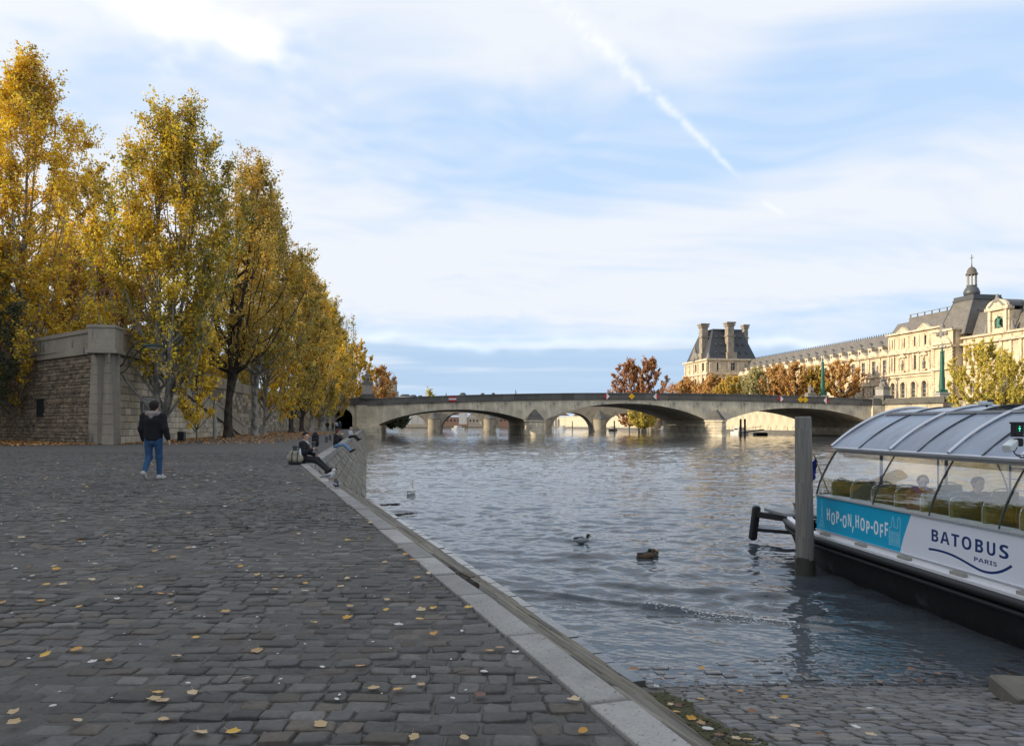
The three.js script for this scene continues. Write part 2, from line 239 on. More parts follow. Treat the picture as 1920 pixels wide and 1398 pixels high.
// plan lines
const kerbX = z => 0.467 - 0.348 * (-z - 2.83);                     // left edge of the granite kerb, near straight
const C1 = V(-6.372, 0, -22.47);                                     // where the quay bends
const crestX = z => C1.x - 0.19 * (-z + C1.z);                       // kerb beyond the bend
const KD = V(-0.348, 0, -1).normalize(), KN = V(1, 0, -0.348).normalize();    // along the near kerb, out to the river
const CD = V(-0.19, 0, -1).normalize(), CN = V(1, 0, -0.19).normalize();
const KW = 0.205;
const edgeX = z => (-z < -C1.z ? kerbX(z) : crestX(z));
const wallX = z => -24.3 - 0.17 * (-z - 45);                         // foot of the high quay wall
{
  const ground = mesh('ground', boxUV(flat(new THREE.PlaneGeometry(9000, 9000).rotateX(-PI / 2).translate(0, -6.5, -1500))), M.earth); ground.userData.kind = 'structure';
  // lower quay: bed with cobbles
  const quay = place('quay_pavement');
  const pts = [[kerbX(6), 6], [C1.x, C1.z]]; for (const d of [60, 120, 190, 240]) pts.push([crestX(-d), -d]);
  pts.push([wallX(-240) - 3, -240], [wallX(-45) - 1, -45], [-62, -74], [-62, 6]);
  // bed as a fine grid so that it follows the same undulation as the stones
  obj('bedding', polyG(pts, -0.007), M.bed, quay);
  const R = rng(5), list = [], tone = (x, zz) => { const k = (0.55 + 0.62 * R() + (R() < 0.05 ? 0.4 : 0)) * (0.78 + 0.5 * fbm(x * 0.55 + 2, zz * 0.55, 0, 3)), t = R(); return t < 0.16 ? [k * 1.08, k * 0.99, k * 0.88] : t < 0.24 ? [k * 0.94, k * 0.98, k * 1.07] : [k, k, k]; };
  let z = -1.3;
  const und = (x, zz) => (fbm(x * 0.9 + 4, zz * 0.9, 0, 2) - 0.5) * 0.022;
  while (z > -33) {
    const pitch = 0.102 + 0.026 * R(), skew = 0.004 * (R() - 0.5); let x = edgeX(z) - 0.012;
    const x0 = max(-0.86 * -z - 2.2, -24);
    while (x > x0) {
      let w = 0.11 + 0.095 * R(); if (R() < 0.06) w *= 0.6; const gap = 0.005 + 0.010 * R();
      if (x - w < edgeX(z - pitch * 0.5) || true) {
        const cx = x - w / 2, dz = (fbm(cx * 1.1, z * 3, 0, 2) - 0.5) * 0.05, O = V(cx, und(cx, z) + (R() - 0.5) * 0.012 - (R() < 0.03 ? 0.015 : 0), z + dz + skew * cx);
        const lim = edgeX(O.z + pitch * 0.5) - 0.01; if (cx + w / 2 < lim) list.push({ O, w: w - gap, l: pitch - 0.006 - 0.012 * R(), h: 0.06, key: inFrame(O) ? 1 / -O.z : -1, o: { color: tone(cx, z), jit: 0.009, cut: 0.05 + 0.14 * R(), inset: 0.005 + 0.006 * R(), rough: 0.007, tilt: 0.11, dome: 0.001, free: true } });
      }
      x -= w;
    }
    z -= pitch;
  }
  layStones(quay, 'cobble', 'cobbles_beyond', list, V(1, 0, 0), V(0, 1, 0), V(0, 0, 1), M.cobble, R);
  // granite kerb
  const kerb = place('granite_kerb'), RK = rng(8); let s = 6.5; const S0 = V(kerbX(0), 0, 0), kl = [];
  // near straight, joint to joint
  let t = -6; const tEnd = C1.distanceTo(S0);
  const at = d => S0.clone().addScaledVector(KD, d);
  while (t < tEnd) { let L = 0.55 + 0.75 * RK(); if (t + L > tEnd - 0.3) L = tEnd - t; const k = 0.78 + 0.42 * RK(); const O = at(t + L / 2).addScaledVector(KN, KW / 2); O.y = 0.012 + 0.008 * (RK() - 0.5); kl.push({ O, ex: KN, ez: KD, w: KW - 0.006, l: L - 0.008, h: 0.3, key: 1, o: { color: [k, k, k * 0.99], jit: 0.007, cut: 0.07, inset: 0.009, rough: 0.003, tilt: 0.022, dome: 0.001, free: true } }); t += L; }
  t = 0; while (t < 172) { const L = 0.8 + 0.6 * RK(), k = 0.86 + 0.3 * RK(); const O = C1.clone().addScaledVector(CD, t + L / 2).addScaledVector(CN, KW); O.y = 0.015 + 0.01 * (RK() - 0.5); kl.push({ O, ex: CN, ez: CD, w: KW * 2 - 0.006, l: L - 0.012, h: 0.3, key: 1, o: { color: [k, k, k * 0.97], jit: 0.006, cut: 0.03, inset: 0.012, rough: 0.004, tilt: 0.02, dome: 0.002, free: true } }); t += L; }
  layStones(kerb, 'kerb_stone', 'kerb_stones_beyond', kl, null, V(0, 1, 0), null, M.kerb, RK);
  // sloping bank: near face, bent face
  const bank = place('stone_bank'), B0 = V(1.52, WY, -10.1), B1 = V(-6.63, WY, -34);
  const nearTop = d => at(d).addScaledVector(KN, KW), down = (top, toe, y) => top.clone().lerp(toe, (top.y - y) / (top.y - toe.y));
  const toeDir = B1.clone().sub(B0).normalize(), nt0 = nearTop(-6), nt1 = nearTop(tEnd), toe0 = B0.clone().addScaledVector(toeDir, -(16.5)), toe1 = B1;
  const ft0 = nt1, ft1 = C1.clone().addScaledVector(CD, 172).addScaledVector(CN, KW * 2), ftoe1 = V(-6.63 - 0.195 * 157, WY, -191);
  const Y2 = -3.6, sink = 0.05; for (const p of [nt0, nt1, ft1]) p.y = -0.02;
  const nrm = (a, b, c) => { const n = b.clone().sub(a).cross(c.clone().sub(a)).normalize(); return n.y < 0 ? n.negate() : n; };
  const faces = [[nt0, nt1, toe1, toe0, 9, 0.75], [ft0, ft1, ftoe1, toe1, 8, 0.9]];
  obj('bank_core', faces.map(([a, b, c, d]) => { const n = nrm(a, b, d).multiplyScalar(-0.03); return quadG(...[a, b, down(b, c, Y2), down(a, d, Y2)].map(p => p.clone().add(n)), 24, 2); }), M.bankBed, bank);
  const RB = rng(21), bl = [];
  faces.forEach(([a, b, c, d, rows, len], f) => {
    const en = nrm(a, b, d);
    for (let r = 0; r < rows; r++) {
      const v0 = r / rows, v1 = (r + 1) / rows, A0 = a.clone().lerp(d, v0), A1 = a.clone().lerp(d, v1), E0 = b.clone().lerp(c, v0), E1 = b.clone().lerp(c, v1), Lr = A0.distanceTo(E0);
      let q = RB() * 0.4;
      while (q < Lr) {
        const L = len * (0.6 + 0.8 * RB()), u = (q + L / 2) / Lr; if (u > 1) break;
        const O = A0.clone().lerp(E0, u).add(A1.clone().lerp(E1, u)).multiplyScalar(0.5), dir = E0.clone().sub(A0).normalize(), ez = en.clone().cross(dir).normalize(), dv = A1.clone().lerp(E1, u).sub(A0.clone().lerp(E0, u)), hgt = dv.addScaledVector(dir, -dv.dot(dir)).length();
        const k = 0.62 + 0.6 * RB(), w = RB(); O.addScaledVector(en, (RB() - 0.5) * 0.02);
        bl.push({ O, ex: dir, en, ez, w: L - 0.008, l: hgt - 0.008, h: 0.1, key: inFrame(O) ? 1 / -O.z : -1, o: { color: w < 0.3 ? [k, k * 0.97, k * 0.85] : [k, k, k * 0.97], jit: 0.012, cut: 0.06, inset: 0.015, rough: 0.012, tilt: 0.02, dome: 0.004, free: true } });
        q += L;
      }
    }
  });
  layStones(bank, 'bank_stone', 'bank_stones_beyond', bl, null, null, null, M.bank, RB);
  // wet stone ledge along the toe
  const wet = mat([0.12, 0.115, 0.105], { rough: 0.12, map: T.grime, bump: T.bump, bs: 0.004 });
  const lg = []; for (let i = 0; i < 60; i++) { const a = B0.clone().addScaledVector(toeDir, i * 0.42 - 0.3), n = toeDir.clone().cross(V(0, 1, 0)); lg.push(bx(0.19 + 0.03 * RB(), 0.09, 0.4, 0, 0, 0).applyMatrix4(new THREE.Matrix4().makeRotationY(atan2(toeDir.x, toeDir.z))).translate(a.x - n.x * 0.06, WY + 0.035 + 0.02 * RB(), a.z - n.z * 0.06)); }
  lg.forEach((g, i) => obj(i ? 'ledge_stone_' + String(i).padStart(3, '0') : 'ledge_stone', g, wet, bank));
  // boat ramp: cobbles running down into the water
  const ramp = place('boat_ramp'), RR = rng(33), toeX = z => lerp(toe0.x, toe1.x, (z - toe0.z) / (toe1.z - toe0.z));
  const slope = V(0, -0.25, -1).normalize(), rn = V(0, 1, -0.25).normalize();
  obj('ramp_bed', [[-3, 9.7], [9.7, 12.6], [12.6, 20]].map(([a, b]) => quadG(V(-3.5, rampY(a) - 0.016, -a), V(24, rampY(a) - 0.016, -a), V(24, rampY(b) - 0.016, -b), V(-3.5, rampY(b) - 0.016, -b), 8, 4)), M.rampBed, ramp);
  const bankAt = d => { const y = rampY(d), f = clamp((-0.02 - y) / (-0.02 - WY), 0, 1.5); const zt = -d; const k = kerbX(zt) + KW / KN.x; return lerp(k, toeX(zt), f); };
  const rl = []; let dd = 2;
  while (dd < 15.5) {
    const pitch = 0.16 + 0.035 * RR(); let x = bankAt(dd) + (dd < 9.2 ? 0.16 + 0.25 * fbm(dd * 1.3, 2, 0, 2) : 0.08); const x1 = 0.9 * dd + 3;
    while (x < x1) {
      const w = 0.17 + 0.1 * RR(), cx = x + w / 2, O = V(cx, rampY(dd) + (RR() - 0.5) * 0.014, -dd + (fbm(cx * 0.8, dd * 2, 0, 2) - 0.5) * 0.09 - cx * 0.02), k = 0.6 + 0.7 * RR(), h = RR();
      O.y = rampY(-O.z) + (RR() - 0.5) * (dd > 9.7 ? 0.03 : 0.012);
      rl.push({ O, w: w - 0.022 - 0.014 * RR(), l: pitch - 0.018 - 0.014 * RR(), h: 0.09, m: dd > 9.35 + 0.5 * (fbm(cx * 1.1, dd, 0, 2) - 0.5) ? M.wetCobble : M.rampCobble, key: inFrame(O) ? (dd < 11 ? 1 / dd : 0) : -1, en: dd > 9.7 && dd < 12.6 ? V(0, 1, -0.03).normalize() : rn, ez: dd > 9.7 && dd < 12.6 ? V(0, 0.03, 1).normalize() : undefined, o: { color: h < 0.2 ? [k * 1.08, k, k * 0.9] : h < 0.35 ? [k * 0.92, k * 0.97, k * 1.06] : [k, k, k], jit: 0.013, cut: 0.12, inset: 0.012, rough: 0.01, tilt: 0.1, dome: 0.003, free: true } });
      x += w;
    }
    dd += pitch;
  }
  layStones(ramp, 'ramp_cobble', 'ramp_cobbles_beyond', rl, V(1, 0, 0), rn, slope.clone().negate(), M.rampCobble, RR);
  // moss in the corner between ramp and bank: lumpy cushions
  const mo = []; for (let i = 0; i < 900; i++) { const d = 3.2 + 5.6 * RR(), w = 0.30 * fbm(d * 1.4, 7, 0, 2) + 0.10, x = bankAt(d) + w * pow(RR(), 1.3) * 1.3, r = 0.010 + 0.026 * RR() * RR(); mo.push(new THREE.IcosahedronGeometry(r, 1).scale(1.3, 0.42, 1.1).translate(x, rampY(d) + 0.002, -d)); }
  const moss = obj('moss', mo, M.moss); tag(moss, 'patchy green moss growing along the foot of the sloping bank', 'moss', null, 'stuff');
  // upper street on the left bank, street and lower quay on the right bank
  const st = obj('street', polyG([[wallX(-45) - 0.4, -45.3], [wallX(-60) - 3.6, -60], [wallX(-240) - 3.6, -240], [-700, -500], [-700, 120], [-110, 40], [-63, -74]], 5.95), M.street); st.userData.kind = 'structure';
}
// ---------------------------------------------------------------- water
const WAVES = []; {
  const R = rng(77); for (let i = 0; i < 54; i++) { const L = 0.20 * pow(26, pow(i / 53, 1.2)), th = PI * 0.5 + (R() + R() + R() - 1.5) * 1.05 + 0.2, k = 2 * PI / L; WAVES.push([cos(th) * k, sin(th) * k, R() * 6.283, L * 0.0050 * (L < 0.4 ? lerp(0.5, 1, (L - 0.2) / 0.2) : L > 1.0 ? pow(1 / L, 1.0) : 1) * (0.6 + 0.8 * R()), L]); }
}
function swash(x, z) {   // the wave that runs up the ramp, the boat's wash and a low hump behind the ducks
  const d = -z, line = 15.1 - 0.50 * x + 0.02 * sin(x * 2.3) + 0.10 * sin(x * 0.9 + 1), u = d - line; let h = 0;
  const s = smooth(-0.8, 0.5, x) * smooth(6.2, 4.4, x);
  h += s * 0.085 * exp(-pow(u / (u > 0 ? 0.34 : 0.13), 2));
  const u2 = d - (16.4 - 0.30 * x); h += smooth(1, 2.2, x) * smooth(6, 4.5, x) * 0.05 * exp(-pow(u2 / (u2 > 0 ? 0.4 : 0.2), 2));
  const dx = x - 2.05, dz = d - 19.2; h += 0.09 * exp(-(dx * dx / 0.9 + dz * dz / 0.12));
  const w3 = hypot(x - 4.9, (d - 14.0) * 1.4); h += 0.04 * sin(w3 * 6.5) * exp(-w3 * 0.8);
  return h;
}
function waveH(x, z, cell) {
  const wx = x + 0.5 * (vn(x * 0.35, z * 0.35) - 0.5) + 0.2 * vn(x * 1.3, z * 1.3), wz = z + 0.5 * (vn(x * 0.35 + 40, z * 0.35) - 0.5) + 0.2 * vn(x * 1.3 + 9, z * 1.3);
  const patch = 0.55 + 0.95 * fbm(x * 0.11, z * 0.16, 0, 3); let h = 0;
  for (const w of WAVES) { if (w[4] < cell * 2.2) continue; h += w[3] * sin(w[0] * wx + w[1] * wz + w[2]); }
  return h * patch;
}
{
  const R = rng(4), rip = []; for (let i = 0; i < 40; i++) { const n = 4 + floor(R() * 26), th = R() * 2 * PI; rip.push([round(cos(th) * n * 0.7), round(sin(th) * n), R() * 6.28, 1 / n]); }
  T.ripple = tex(512, (u, v) => { let h = 0; for (const r of rip) h += r[3] * sin(2 * PI * (r[0] * u + r[1] * v) + r[2]); return g3(0.5 + h * 0.42); }, 3.1);
  const water = mat([0.55, 0.65, 0.76], { rough: 0.02, transmission: 0.91, thickness: 1, ior: 1.333, att: [0.42, 0.40, 0.20], attenuationDistance: 0.38, bump: T.ripple, bs: 0.014 });
  const pos = [], idx = [], uv = [], rows = []; let d = 7.6;
  while (d < 900) { rows.push(d); d *= d < 60 ? 1.0048 : d < 210 ? 1.0046 : 1.03; } rows.push(d);
  const N = 460, leftX = z => { const dz = -z; return dz < 34 ? lerp(0.4 * 1.52 + 2.4, -6.63, (dz - 7.6) / (34 - 7.6)) - 1.6 : -6.63 - 0.195 * (dz - 34) - 1.5; };
  rows.forEach((dd, j) => {
    const z = -dd, xl = leftX(z), xr = dd * 0.72 + 26, cell0 = dd * 0.0048;
    for (let i = 0; i <= N; i++) {
      // more columns toward the bank and mid river, world positions either way
      const x = lerp(xl, xr, pow(i / N, 1.25)), cell = max(cell0, (xr - xl) / N * 1.1), sh = smooth(10.8, 14.0, dd), calm = 0.10 + 0.90 * sh;
      const y = WY + waveH(x, z, cell) * calm + (dd < 24 ? swash(x, z) : 0);
      pos.push(x, y, z); uv.push(x, z);
    }
  });
  for (let j = 0; j < rows.length - 1; j++) for (let i = 0; i < N; i++) { const k = j * (N + 1) + i; idx.push(k, k + 1, k + N + 2, k, k + N + 2, k + N + 1); }
  const g = new THREE.BufferGeometry(); g.setAttribute('position', new THREE.Float32BufferAttribute(pos, 3)); g.setAttribute('uv', new THREE.Float32BufferAttribute(uv, 2)); g.setIndex(idx); g.computeVertexNormals();
  mesh('river_water', g, water).userData.kind = 'structure';
  const bedm = mat([0.05, 0.045, 0.03], { rough: 1 });
  obj('river_bed', [quadG(V(-140, -4.9, -14), V(300, -4.9, -14), V(300, -4.9, -900), V(-140, -4.9, -900))], bedm).userData.kind = 'structure';
}
// ---------------------------------------------------------------- high quay wall on the left bank
Object.assign(M, {
  ashlar: mat([0.52, 0.455, 0.345], { rough: 0.9, map: T.streak, bump: T.bump, bs: 0.012, vc: true }),
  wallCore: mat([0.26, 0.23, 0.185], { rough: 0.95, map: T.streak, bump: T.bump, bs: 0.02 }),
  rubble: mat([0.32, 0.245, 0.17], { rough: 0.95, map: T.grime, bump: T.bump, bs: 0.02, vc: true }),
  parapet: mat([0.42, 0.365, 0.285], { rough: 0.9, map: T.streak, bump: T.bump, bs: 0.015 }),
  darkMetal: mat([0.02, 0.025, 0.025], { rough: 0.5 }),
  greenPaint: mat([0.015, 0.05, 0.035], { rough: 0.45, map: T.grime }),
  greyPaint: mat([0.3, 0.285, 0.26], { rough: 0.6, map: T.grime }),
  bridge: mat([0.84, 0.73, 0.54], { rough: 0.9, map: T.streak, bump: T.bump, bs: 0.02, vc: true }),
  bridgeTop: mat([0.17, 0.16, 0.142], { rough: 0.95, map: T.streak, bump: T.bump, bs: 0.03, vc: true }),
  pierDark: mat([0.84, 0.73, 0.54], { rough: 0.9, map: T.streak, bump: T.bump, bs: 0.03, vc: true }),
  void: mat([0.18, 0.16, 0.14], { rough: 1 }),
  glassDark: mat([0.03, 0.035, 0.04], { rough: 0.08 }),
  statue: mat([0.3, 0.28, 0.25], { rough: 0.95, map: T.streak }),
});
const WD = V(-0.17, 0, -1).normalize(), WN = V(1, 0, -0.17).normalize(), CO = V(-24.3, 0, -45), LD = V(-14.1, 0, -11).normalize(), LN = V(0.615, 0, -0.788).negate(), wallAng = atan2(WD.x, WD.z);
LN.set(-LD.z, 0, LD.x); if (LN.z < 0) LN.negate();
const topAt = t => t < 7 ? 7.15 : t < 44 ? lerp(7.15, 1.1, pow((t - 7) / 37, 0.93)) : 1.1;      // top of the wall where the stair runs down, t metres from the corner
function course(list, O0, ex, en, t0, t1, y0, y1, len, hgt, R, o, keep) {
  const rows = round((y1 - y0) / hgt), cuts = [0]; for (let r = 1; r < rows; r++) cuts.push((r + (o.rowVary ? (R() - 0.5) * o.rowVary : 0)) / rows); cuts.push(1);
  for (let r = 0; r < rows; r++) { const h = (cuts[r + 1] - cuts[r]) * (y1 - y0), yc = y0 + (cuts[r] + cuts[r + 1]) / 2 * (y1 - y0); let t = t0 - (r % 2) * len * 0.5 * (0.6 + 0.5 * R()); while (t < t1) { let L = len * (o.vary ? 1 - o.vary + 2 * o.vary * R() : 1); let a = max(t, t0), b = min(t + L, t1); t += L; if (b - a < 0.12) continue; const y = yc; if (keep && !keep((a + b) / 2, y, h)) continue; const k = (o.k0 ?? 0.75) + (o.kv ?? 0.5) * R(), w = R(); const O = O0.clone().addScaledVector(ex, (a + b) / 2).addScaledVector(en, (R() - 0.5) * (o.proud ?? 0.02)); O.y = y; list.push({ O, ex, en, ez: V(0, 1, 0), w: b - a - (o.gap ?? 0.025), l: h - (o.gap ?? 0.025), h: 0.12, key: inFrame(O) ? (b - a) / -O.z : -1, o: { color: w < 0.2 ? [k, k * 0.95, k * 0.86] : [k, k * 0.99, k * 0.97], jit: o.jit ?? 0.006, cut: o.cut ?? 0.04, inset: o.inset ?? 0.018, rough: o.rough ?? 0.006, tilt: 0.01, dome: 0.003, free: true } }); } }
}
const extrudeAlong = (pts, O, ex, en, depth, hole) => {   // outline (along, up), pushed back into the wall
  const s = new THREE.Shape(pts.map(p => new THREE.Vector2(p[0], p[1]))), g = (hole && s.holes.push(new THREE.Path(hole.map(p => new THREE.Vector2(...p)))), new THREE.ExtrudeGeometry(s, { depth, bevelEnabled: false }));
  const m = new THREE.Matrix4().makeBasis(ex, V(0, 1, 0), en.clone().negate()); m.setPosition(O); g.applyMatrix4(m); g.computeVertexNormals(); return g;
};
{
  const R = rng(61);
  // ashlar wall with the stair running down
  const w = thing('quay_wall', 'tall pale ashlar quay wall with a stair parapet running down along it', 'wall');
  const pts = [[0, -0.4], [60, -0.4]]; for (let t = 60; t >= 0; t -= 2) pts.push([t, topAt(t) - 0.25]);
  obj('wall_core', extrudeAlong(pts, CO.clone().addScaledVector(WN, -0.06), WD, WN, 0.6), M.wallCore, w);
  const list = []; course(list, CO, WD, WN, 1.7, 58, 0, 5.4, 1.15, 0.45, R, { vary: 0.12, gap: 0.03, proud: 0.025 }, (t, y, h) => y + h * 0.5 < topAt(t) - 1.55 && !(t > 6.0 && t < 10.2 && y < 3.05));
  layStones(w, 'ashlar_block', 'ashlar_blocks_beyond', list, null, null, null, M.ashlar, R);
  // parapet and coping follow the stair
  const band = (y0, y1, out, t0, t1, n, name, m) => { for (let i = 0; i < n; i++) { const a = lerp(t0, t1, i / n), b = lerp(t0, t1, (i + 1) / n) - 0.02; obj(i ? name + '_' + String(i).padStart(3, '0') : name, extrudeAlong([[a, topAt(a) + y0], [b, topAt(b) + y0], [b, topAt(b) + y1], [a, topAt(a) + y1]], CO.clone().addScaledVector(WN, out), WD, WN, 0.5 + out), m, w); } };
  band(-1.55, -1.32, 0.16, 0, 46, 24, 'string_course', M.parapet);
  band(-1.31, -0.24, 0.05, 0, 46, 24, 'parapet_block', M.parapet);
  band(-0.235, 0, 0.12, 0, 46, 24, 'coping_stone', M.parapet);
  // rubble wall facing the river bend
  const rw = thing('rubble_wall', 'rough brown rubble stone wall with a small barred window', 'wall'), RL = 50;
  obj('wall_core', extrudeAlong([[-0.2, -0.4], [RL, -0.4], [RL, 5.7], [-0.2, 5.7]], CO.clone().addScaledVector(LN, -0.05), LD, LN, 0.5, [[9.82, 1.79], [10.98, 1.79], [10.98, 2.91], [9.82, 2.91]]), M.wallCore, rw);
  const rl = []; course(rl, CO, LD, LN, 1.5, 34, 0, 5.5, 0.46, 0.22, R, { vary: 0.6, rowVary: 0.75, gap: 0.02, proud: 0.05, jit: 0.035, cut: 0.2, inset: 0.03, rough: 0.03, k0: 0.6, kv: 0.62 }, (t, y) => !(abs(t - 10.4) < 0.62 && y > 1.75 && y < 2.95));
  rl.forEach(s => { s.key = s.key < 0 ? -1 : R() * 0.3 + s.w; });
  layStones(rw, 'rubble_stone', 'rubble_stones_beyond', rl, null, null, null, M.rubble, R);
  for (let i = 0; i < 14; i++) { const a = 0.2 + i * 2.4; obj('parapet_block', [extrudeAlong([[a, 5.6], [a + 2.38, 5.6], [a + 2.38, 6.9], [a, 6.9]], CO.clone().addScaledVector(LN, 0.12), LD, LN, 0.6), extrudeAlong([[a, 6.9], [a + 2.38, 6.9], [a + 2.38, 7.15], [a, 7.15]], CO.clone().addScaledVector(LN, 0.2), LD, LN, 0.76)], M.parapet, rw); }
  // corner buttress, battered
  const b = thing('corner_buttress', 'battered pale stone buttress on the corner of the quay wall', 'buttress', CO.clone());
  const bis = WN.clone().add(LN).normalize(); let y = 0;
  for (let i = 0; i < 9; i++) { const h = 5.5 / 9, f = k => { const o = lerp(0.62, 0.2, k / 5.5); return [WD.clone().multiplyScalar(1.75).addScaledVector(WN, 0.06), WN.clone().multiplyScalar(0.06 + o * 0.35).addScaledVector(LN, o * 0.2).addScaledVector(WD, 1.7 - o * 0.2), bis.clone().multiplyScalar(o + 0.25), LD.clone().multiplyScalar(1.9 + o * 0.4).addScaledVector(LN, 0.12 + o * 0.35), LD.clone().multiplyScalar(2.0 + o * 0.4).addScaledVector(LN, -0.1)]; };
    const A = f(y), B = f(y + h - 0.02), c = []; A.forEach(p => p.y = y); B.forEach(p => p.y = y + h - 0.02); for (let q = 0; q < 4; q++) c.push(quadG(A[q], A[q + 1], B[q + 1], B[q])); const top = f(y + h - 0.02); top.forEach(p => p.y = y + h - 0.02); for (let q = 1; q < 4; q++) c.push(quadG(top[0], top[q], top[q + 1], top[0]));
    obj(i ? 'buttress_stone_' + String(i).padStart(3, '0') : 'buttress_stone', c, M.parapet, b); y += h; }
  obj('parapet_pier', [bx(1.5, 1.5, 1.5, -0.40, 6.25, -0.40, wallAng), bx(1.62, 0.18, 1.62, -0.40, 7.09, -0.40, wallAng), bx(1.75, 0.2, 1.75, -0.40, 5.58, -0.40, wallAng)], M.parapet, b);
  // barred window in the rubble wall
  const bw = thing('barred_window', 'small dark window with vertical iron bars in the rubble wall', 'window', CO.clone().addScaledVector(LD, 10.4).setY(2.35), atan2(LN.x, LN.z));
  obj('recess', [bx(1.5, 1.4, 0.06, 0, 0, -2.2), bx(0.06, 1.4, 1.6, -0.72, 0, -1.4), bx(0.06, 1.4, 1.6, 0.72, 0, -1.4), bx(1.5, 0.06, 1.6, 0, 0.7, -1.4), bx(1.5, 0.06, 1.6, 0, -0.7, -1.4)], M.wallCore, bw); for (let i = 0; i < 7; i++) obj('bar', bx(0.05, 1.16, 0.05, -0.51 + i * 0.17, 0, 0.03), M.darkMetal, bw); obj('frame', [bx(1.28, 0.07, 0.08, 0, 0.58, 0.02), bx(1.28, 0.07, 0.08, 0, -0.58, 0.02)], M.darkMetal, bw);
  const pl = thing('wall_plaque', 'small pale notice plaque fixed to the rubble wall', 'plaque', CO.clone().addScaledVector(LD, 15.6).addScaledVector(LN, 0.12).setY(2.8), atan2(LN.x, LN.z)); obj('plate', bevel(0.42, 0.42, 0.03, 0.01), M.greyPaint, pl); for (let i = 0; i < 3; i++) obj('line_of_print', bx(0.3, 0.035, 0.006, 0, 0.1 - i * 0.1, 0.018), M.darkMetal, pl);
  // grey metal service doors
  const dp = CO.clone().addScaledVector(WD, 8.1).addScaledVector(WN, 0.05), sd = thing('service_doors', 'pale grey metal double doors with louvred vents in the quay wall', 'door', dp, atan2(WN.x, WN.z));
  obj('frame', [bx(4.2, 0.12, 0.14, 0, 3.0, 0), bx(0.12, 2.94, 0.14, -2.04, 1.47, 0), bx(0.12, 2.94, 0.14, 2.04, 1.47, 0)], M.greyPaint, sd);
  for (let i = 0; i < 3; i++) { const x = -1.31 + i * 1.31, dl = obj('door', bx(1.28, 2.9, 0.07, x, 1.47, 0), M.greyPaint, sd); for (let k = 0; k < 5; k++) obj('louvre', bx(0.9, 0.07, 0.04, x, 2.25 + k * 0.1, 0.05, 0, 0, 0.5), mat([0.14, 0.13, 0.12], { rough: 0.6 }), dl); obj('handle', bx(0.05, 0.22, 0.06, x + 0.5, 1.2, 0.06), M.darkMetal, dl); }
  // curved wall lamp
  const lp = CO.clone().addScaledVector(WN, 0.45).addScaledVector(WD, 0.4).setY(0), la = thing('wall_lamp', 'dark green lamp on a curved double bracket fixed to the corner buttress', 'lamp', lp, atan2(WN.x, WN.z));
  const lx = (x, yy) => V(x * 0.25, yy, x);
  obj('bracket', tube([V(0, 4.55, -0.2), V(0, 4.9, 0.2), V(0, 5.6, 0.5), V(0, 6.15, 0.95), V(0, 6.3, 1.35)], 0.045, 20), M.darkMetal, la);
  obj('brace', tube([V(0, 4.2, -0.2), V(0, 4.5, 0.35), V(0, 5.2, 0.75), V(0, 5.75, 1.15), V(0, 5.95, 1.6)], 0.035, 20), M.darkMetal, la);
  obj('lamp_head', [new THREE.SphereGeometry(0.36, 16, 8, 0, 2 * PI, 0, PI / 2).scale(1.0, 0.5, 1.9).translate(0, 5.98, 1.9), bx(0.5, 0.05, 1.2, 0, 5.96, 1.9)], M.greenPaint, la);
  obj('lens', new THREE.SphereGeometry(0.25, 14, 6, 0, 2 * PI, PI / 2, PI / 2).scale(1, 0.4, 2).translate(0, 5.935, 1.95), mat([0.55, 0.55, 0.5], { rough: 0.3 }), la);
  // upper wall behind the stair, with railing and booksellers' boxes
  const U0 = CO.clone().addScaledVector(WN, -3.6), uw = thing('upper_quay_wall', 'long dark upper quay wall behind the stair and the tree trunks', 'wall');
  obj('wall_core', extrudeAlong([[6, -0.3], [190, -0.3], [190, 5.6], [6, 5.6]], U0, WD, WN, 0.6), M.wallCore, uw);
  for (let i = 0; i < 60; i++) { const a = 6 + i * 3.05; obj('parapet_block', extrudeAlong([[a, 5.6], [a + 3.02, 5.6], [a + 3.02, 6.95], [a, 6.95]], U0.clone().addScaledVector(WN, 0.1), WD, WN, 0.5), M.parapet, uw); }
  const ul = []; course(ul, U0, WD, WN, 48, 150, 0, 5.5, 1.5, 0.55, R, { vary: 0.15, gap: 0.03, proud: 0.03 }); layStones(uw, 'ashlar_block', 'ashlar_blocks_beyond', ul, null, null, null, M.ashlar, R);
  [24, 27, 30, 33, 36, 39].forEach((t, i) => { const bxp = U0.clone().addScaledVector(WD, t).setY(6.95), bb = thing('bookstall_box', 'dark green bookstall box clamped on the quay parapet', 'box', bxp, wallAng, 'bookstall boxes on the parapet'); obj('case', bevel(0.75, 0.62, 2.1, 0.03, 0, 0.36, 0), M.greenPaint, bb); obj('lid', bx(0.85, 0.06, 2.2, 0, 0.70, 0, 0, 0.12), M.greenPaint, bb); });
  // iron railing of the stair
  const sr = thing('stair_railing', 'dark iron railing along the top of the quay stair', 'railing', U0.clone().addScaledVector(WD, 14).addScaledVector(WN, 0.5).setY(5.95), wallAng); obj('top_rail', bx(0.06, 0.06, 9, 0, 1.2, 4.5), M.darkMetal, sr); for (let i = 0; i < 46; i++) obj('baluster', bx(0.03, 1.2, 0.03, 0, 0.6, i * 0.2), M.darkMetal, sr);
  // stair treads between the two walls
  const stp = thing('quay_stair', 'stone stair running down behind its parapet to the quay', 'stair'); for (let i = 0; i < 34; i++) { const t = 8 + i * 1.12, h = topAt(t) - 1.1; if (h < 0.08) continue; obj(i ? 'step_' + String(i).padStart(3, '0') : 'step', extrudeAlong([[t, 0], [t + 1.11, 0], [t + 1.11, h], [t, h]], CO.clone().addScaledVector(WN, -0.7), WD, WN, 2.8), M.parapet, stp); }
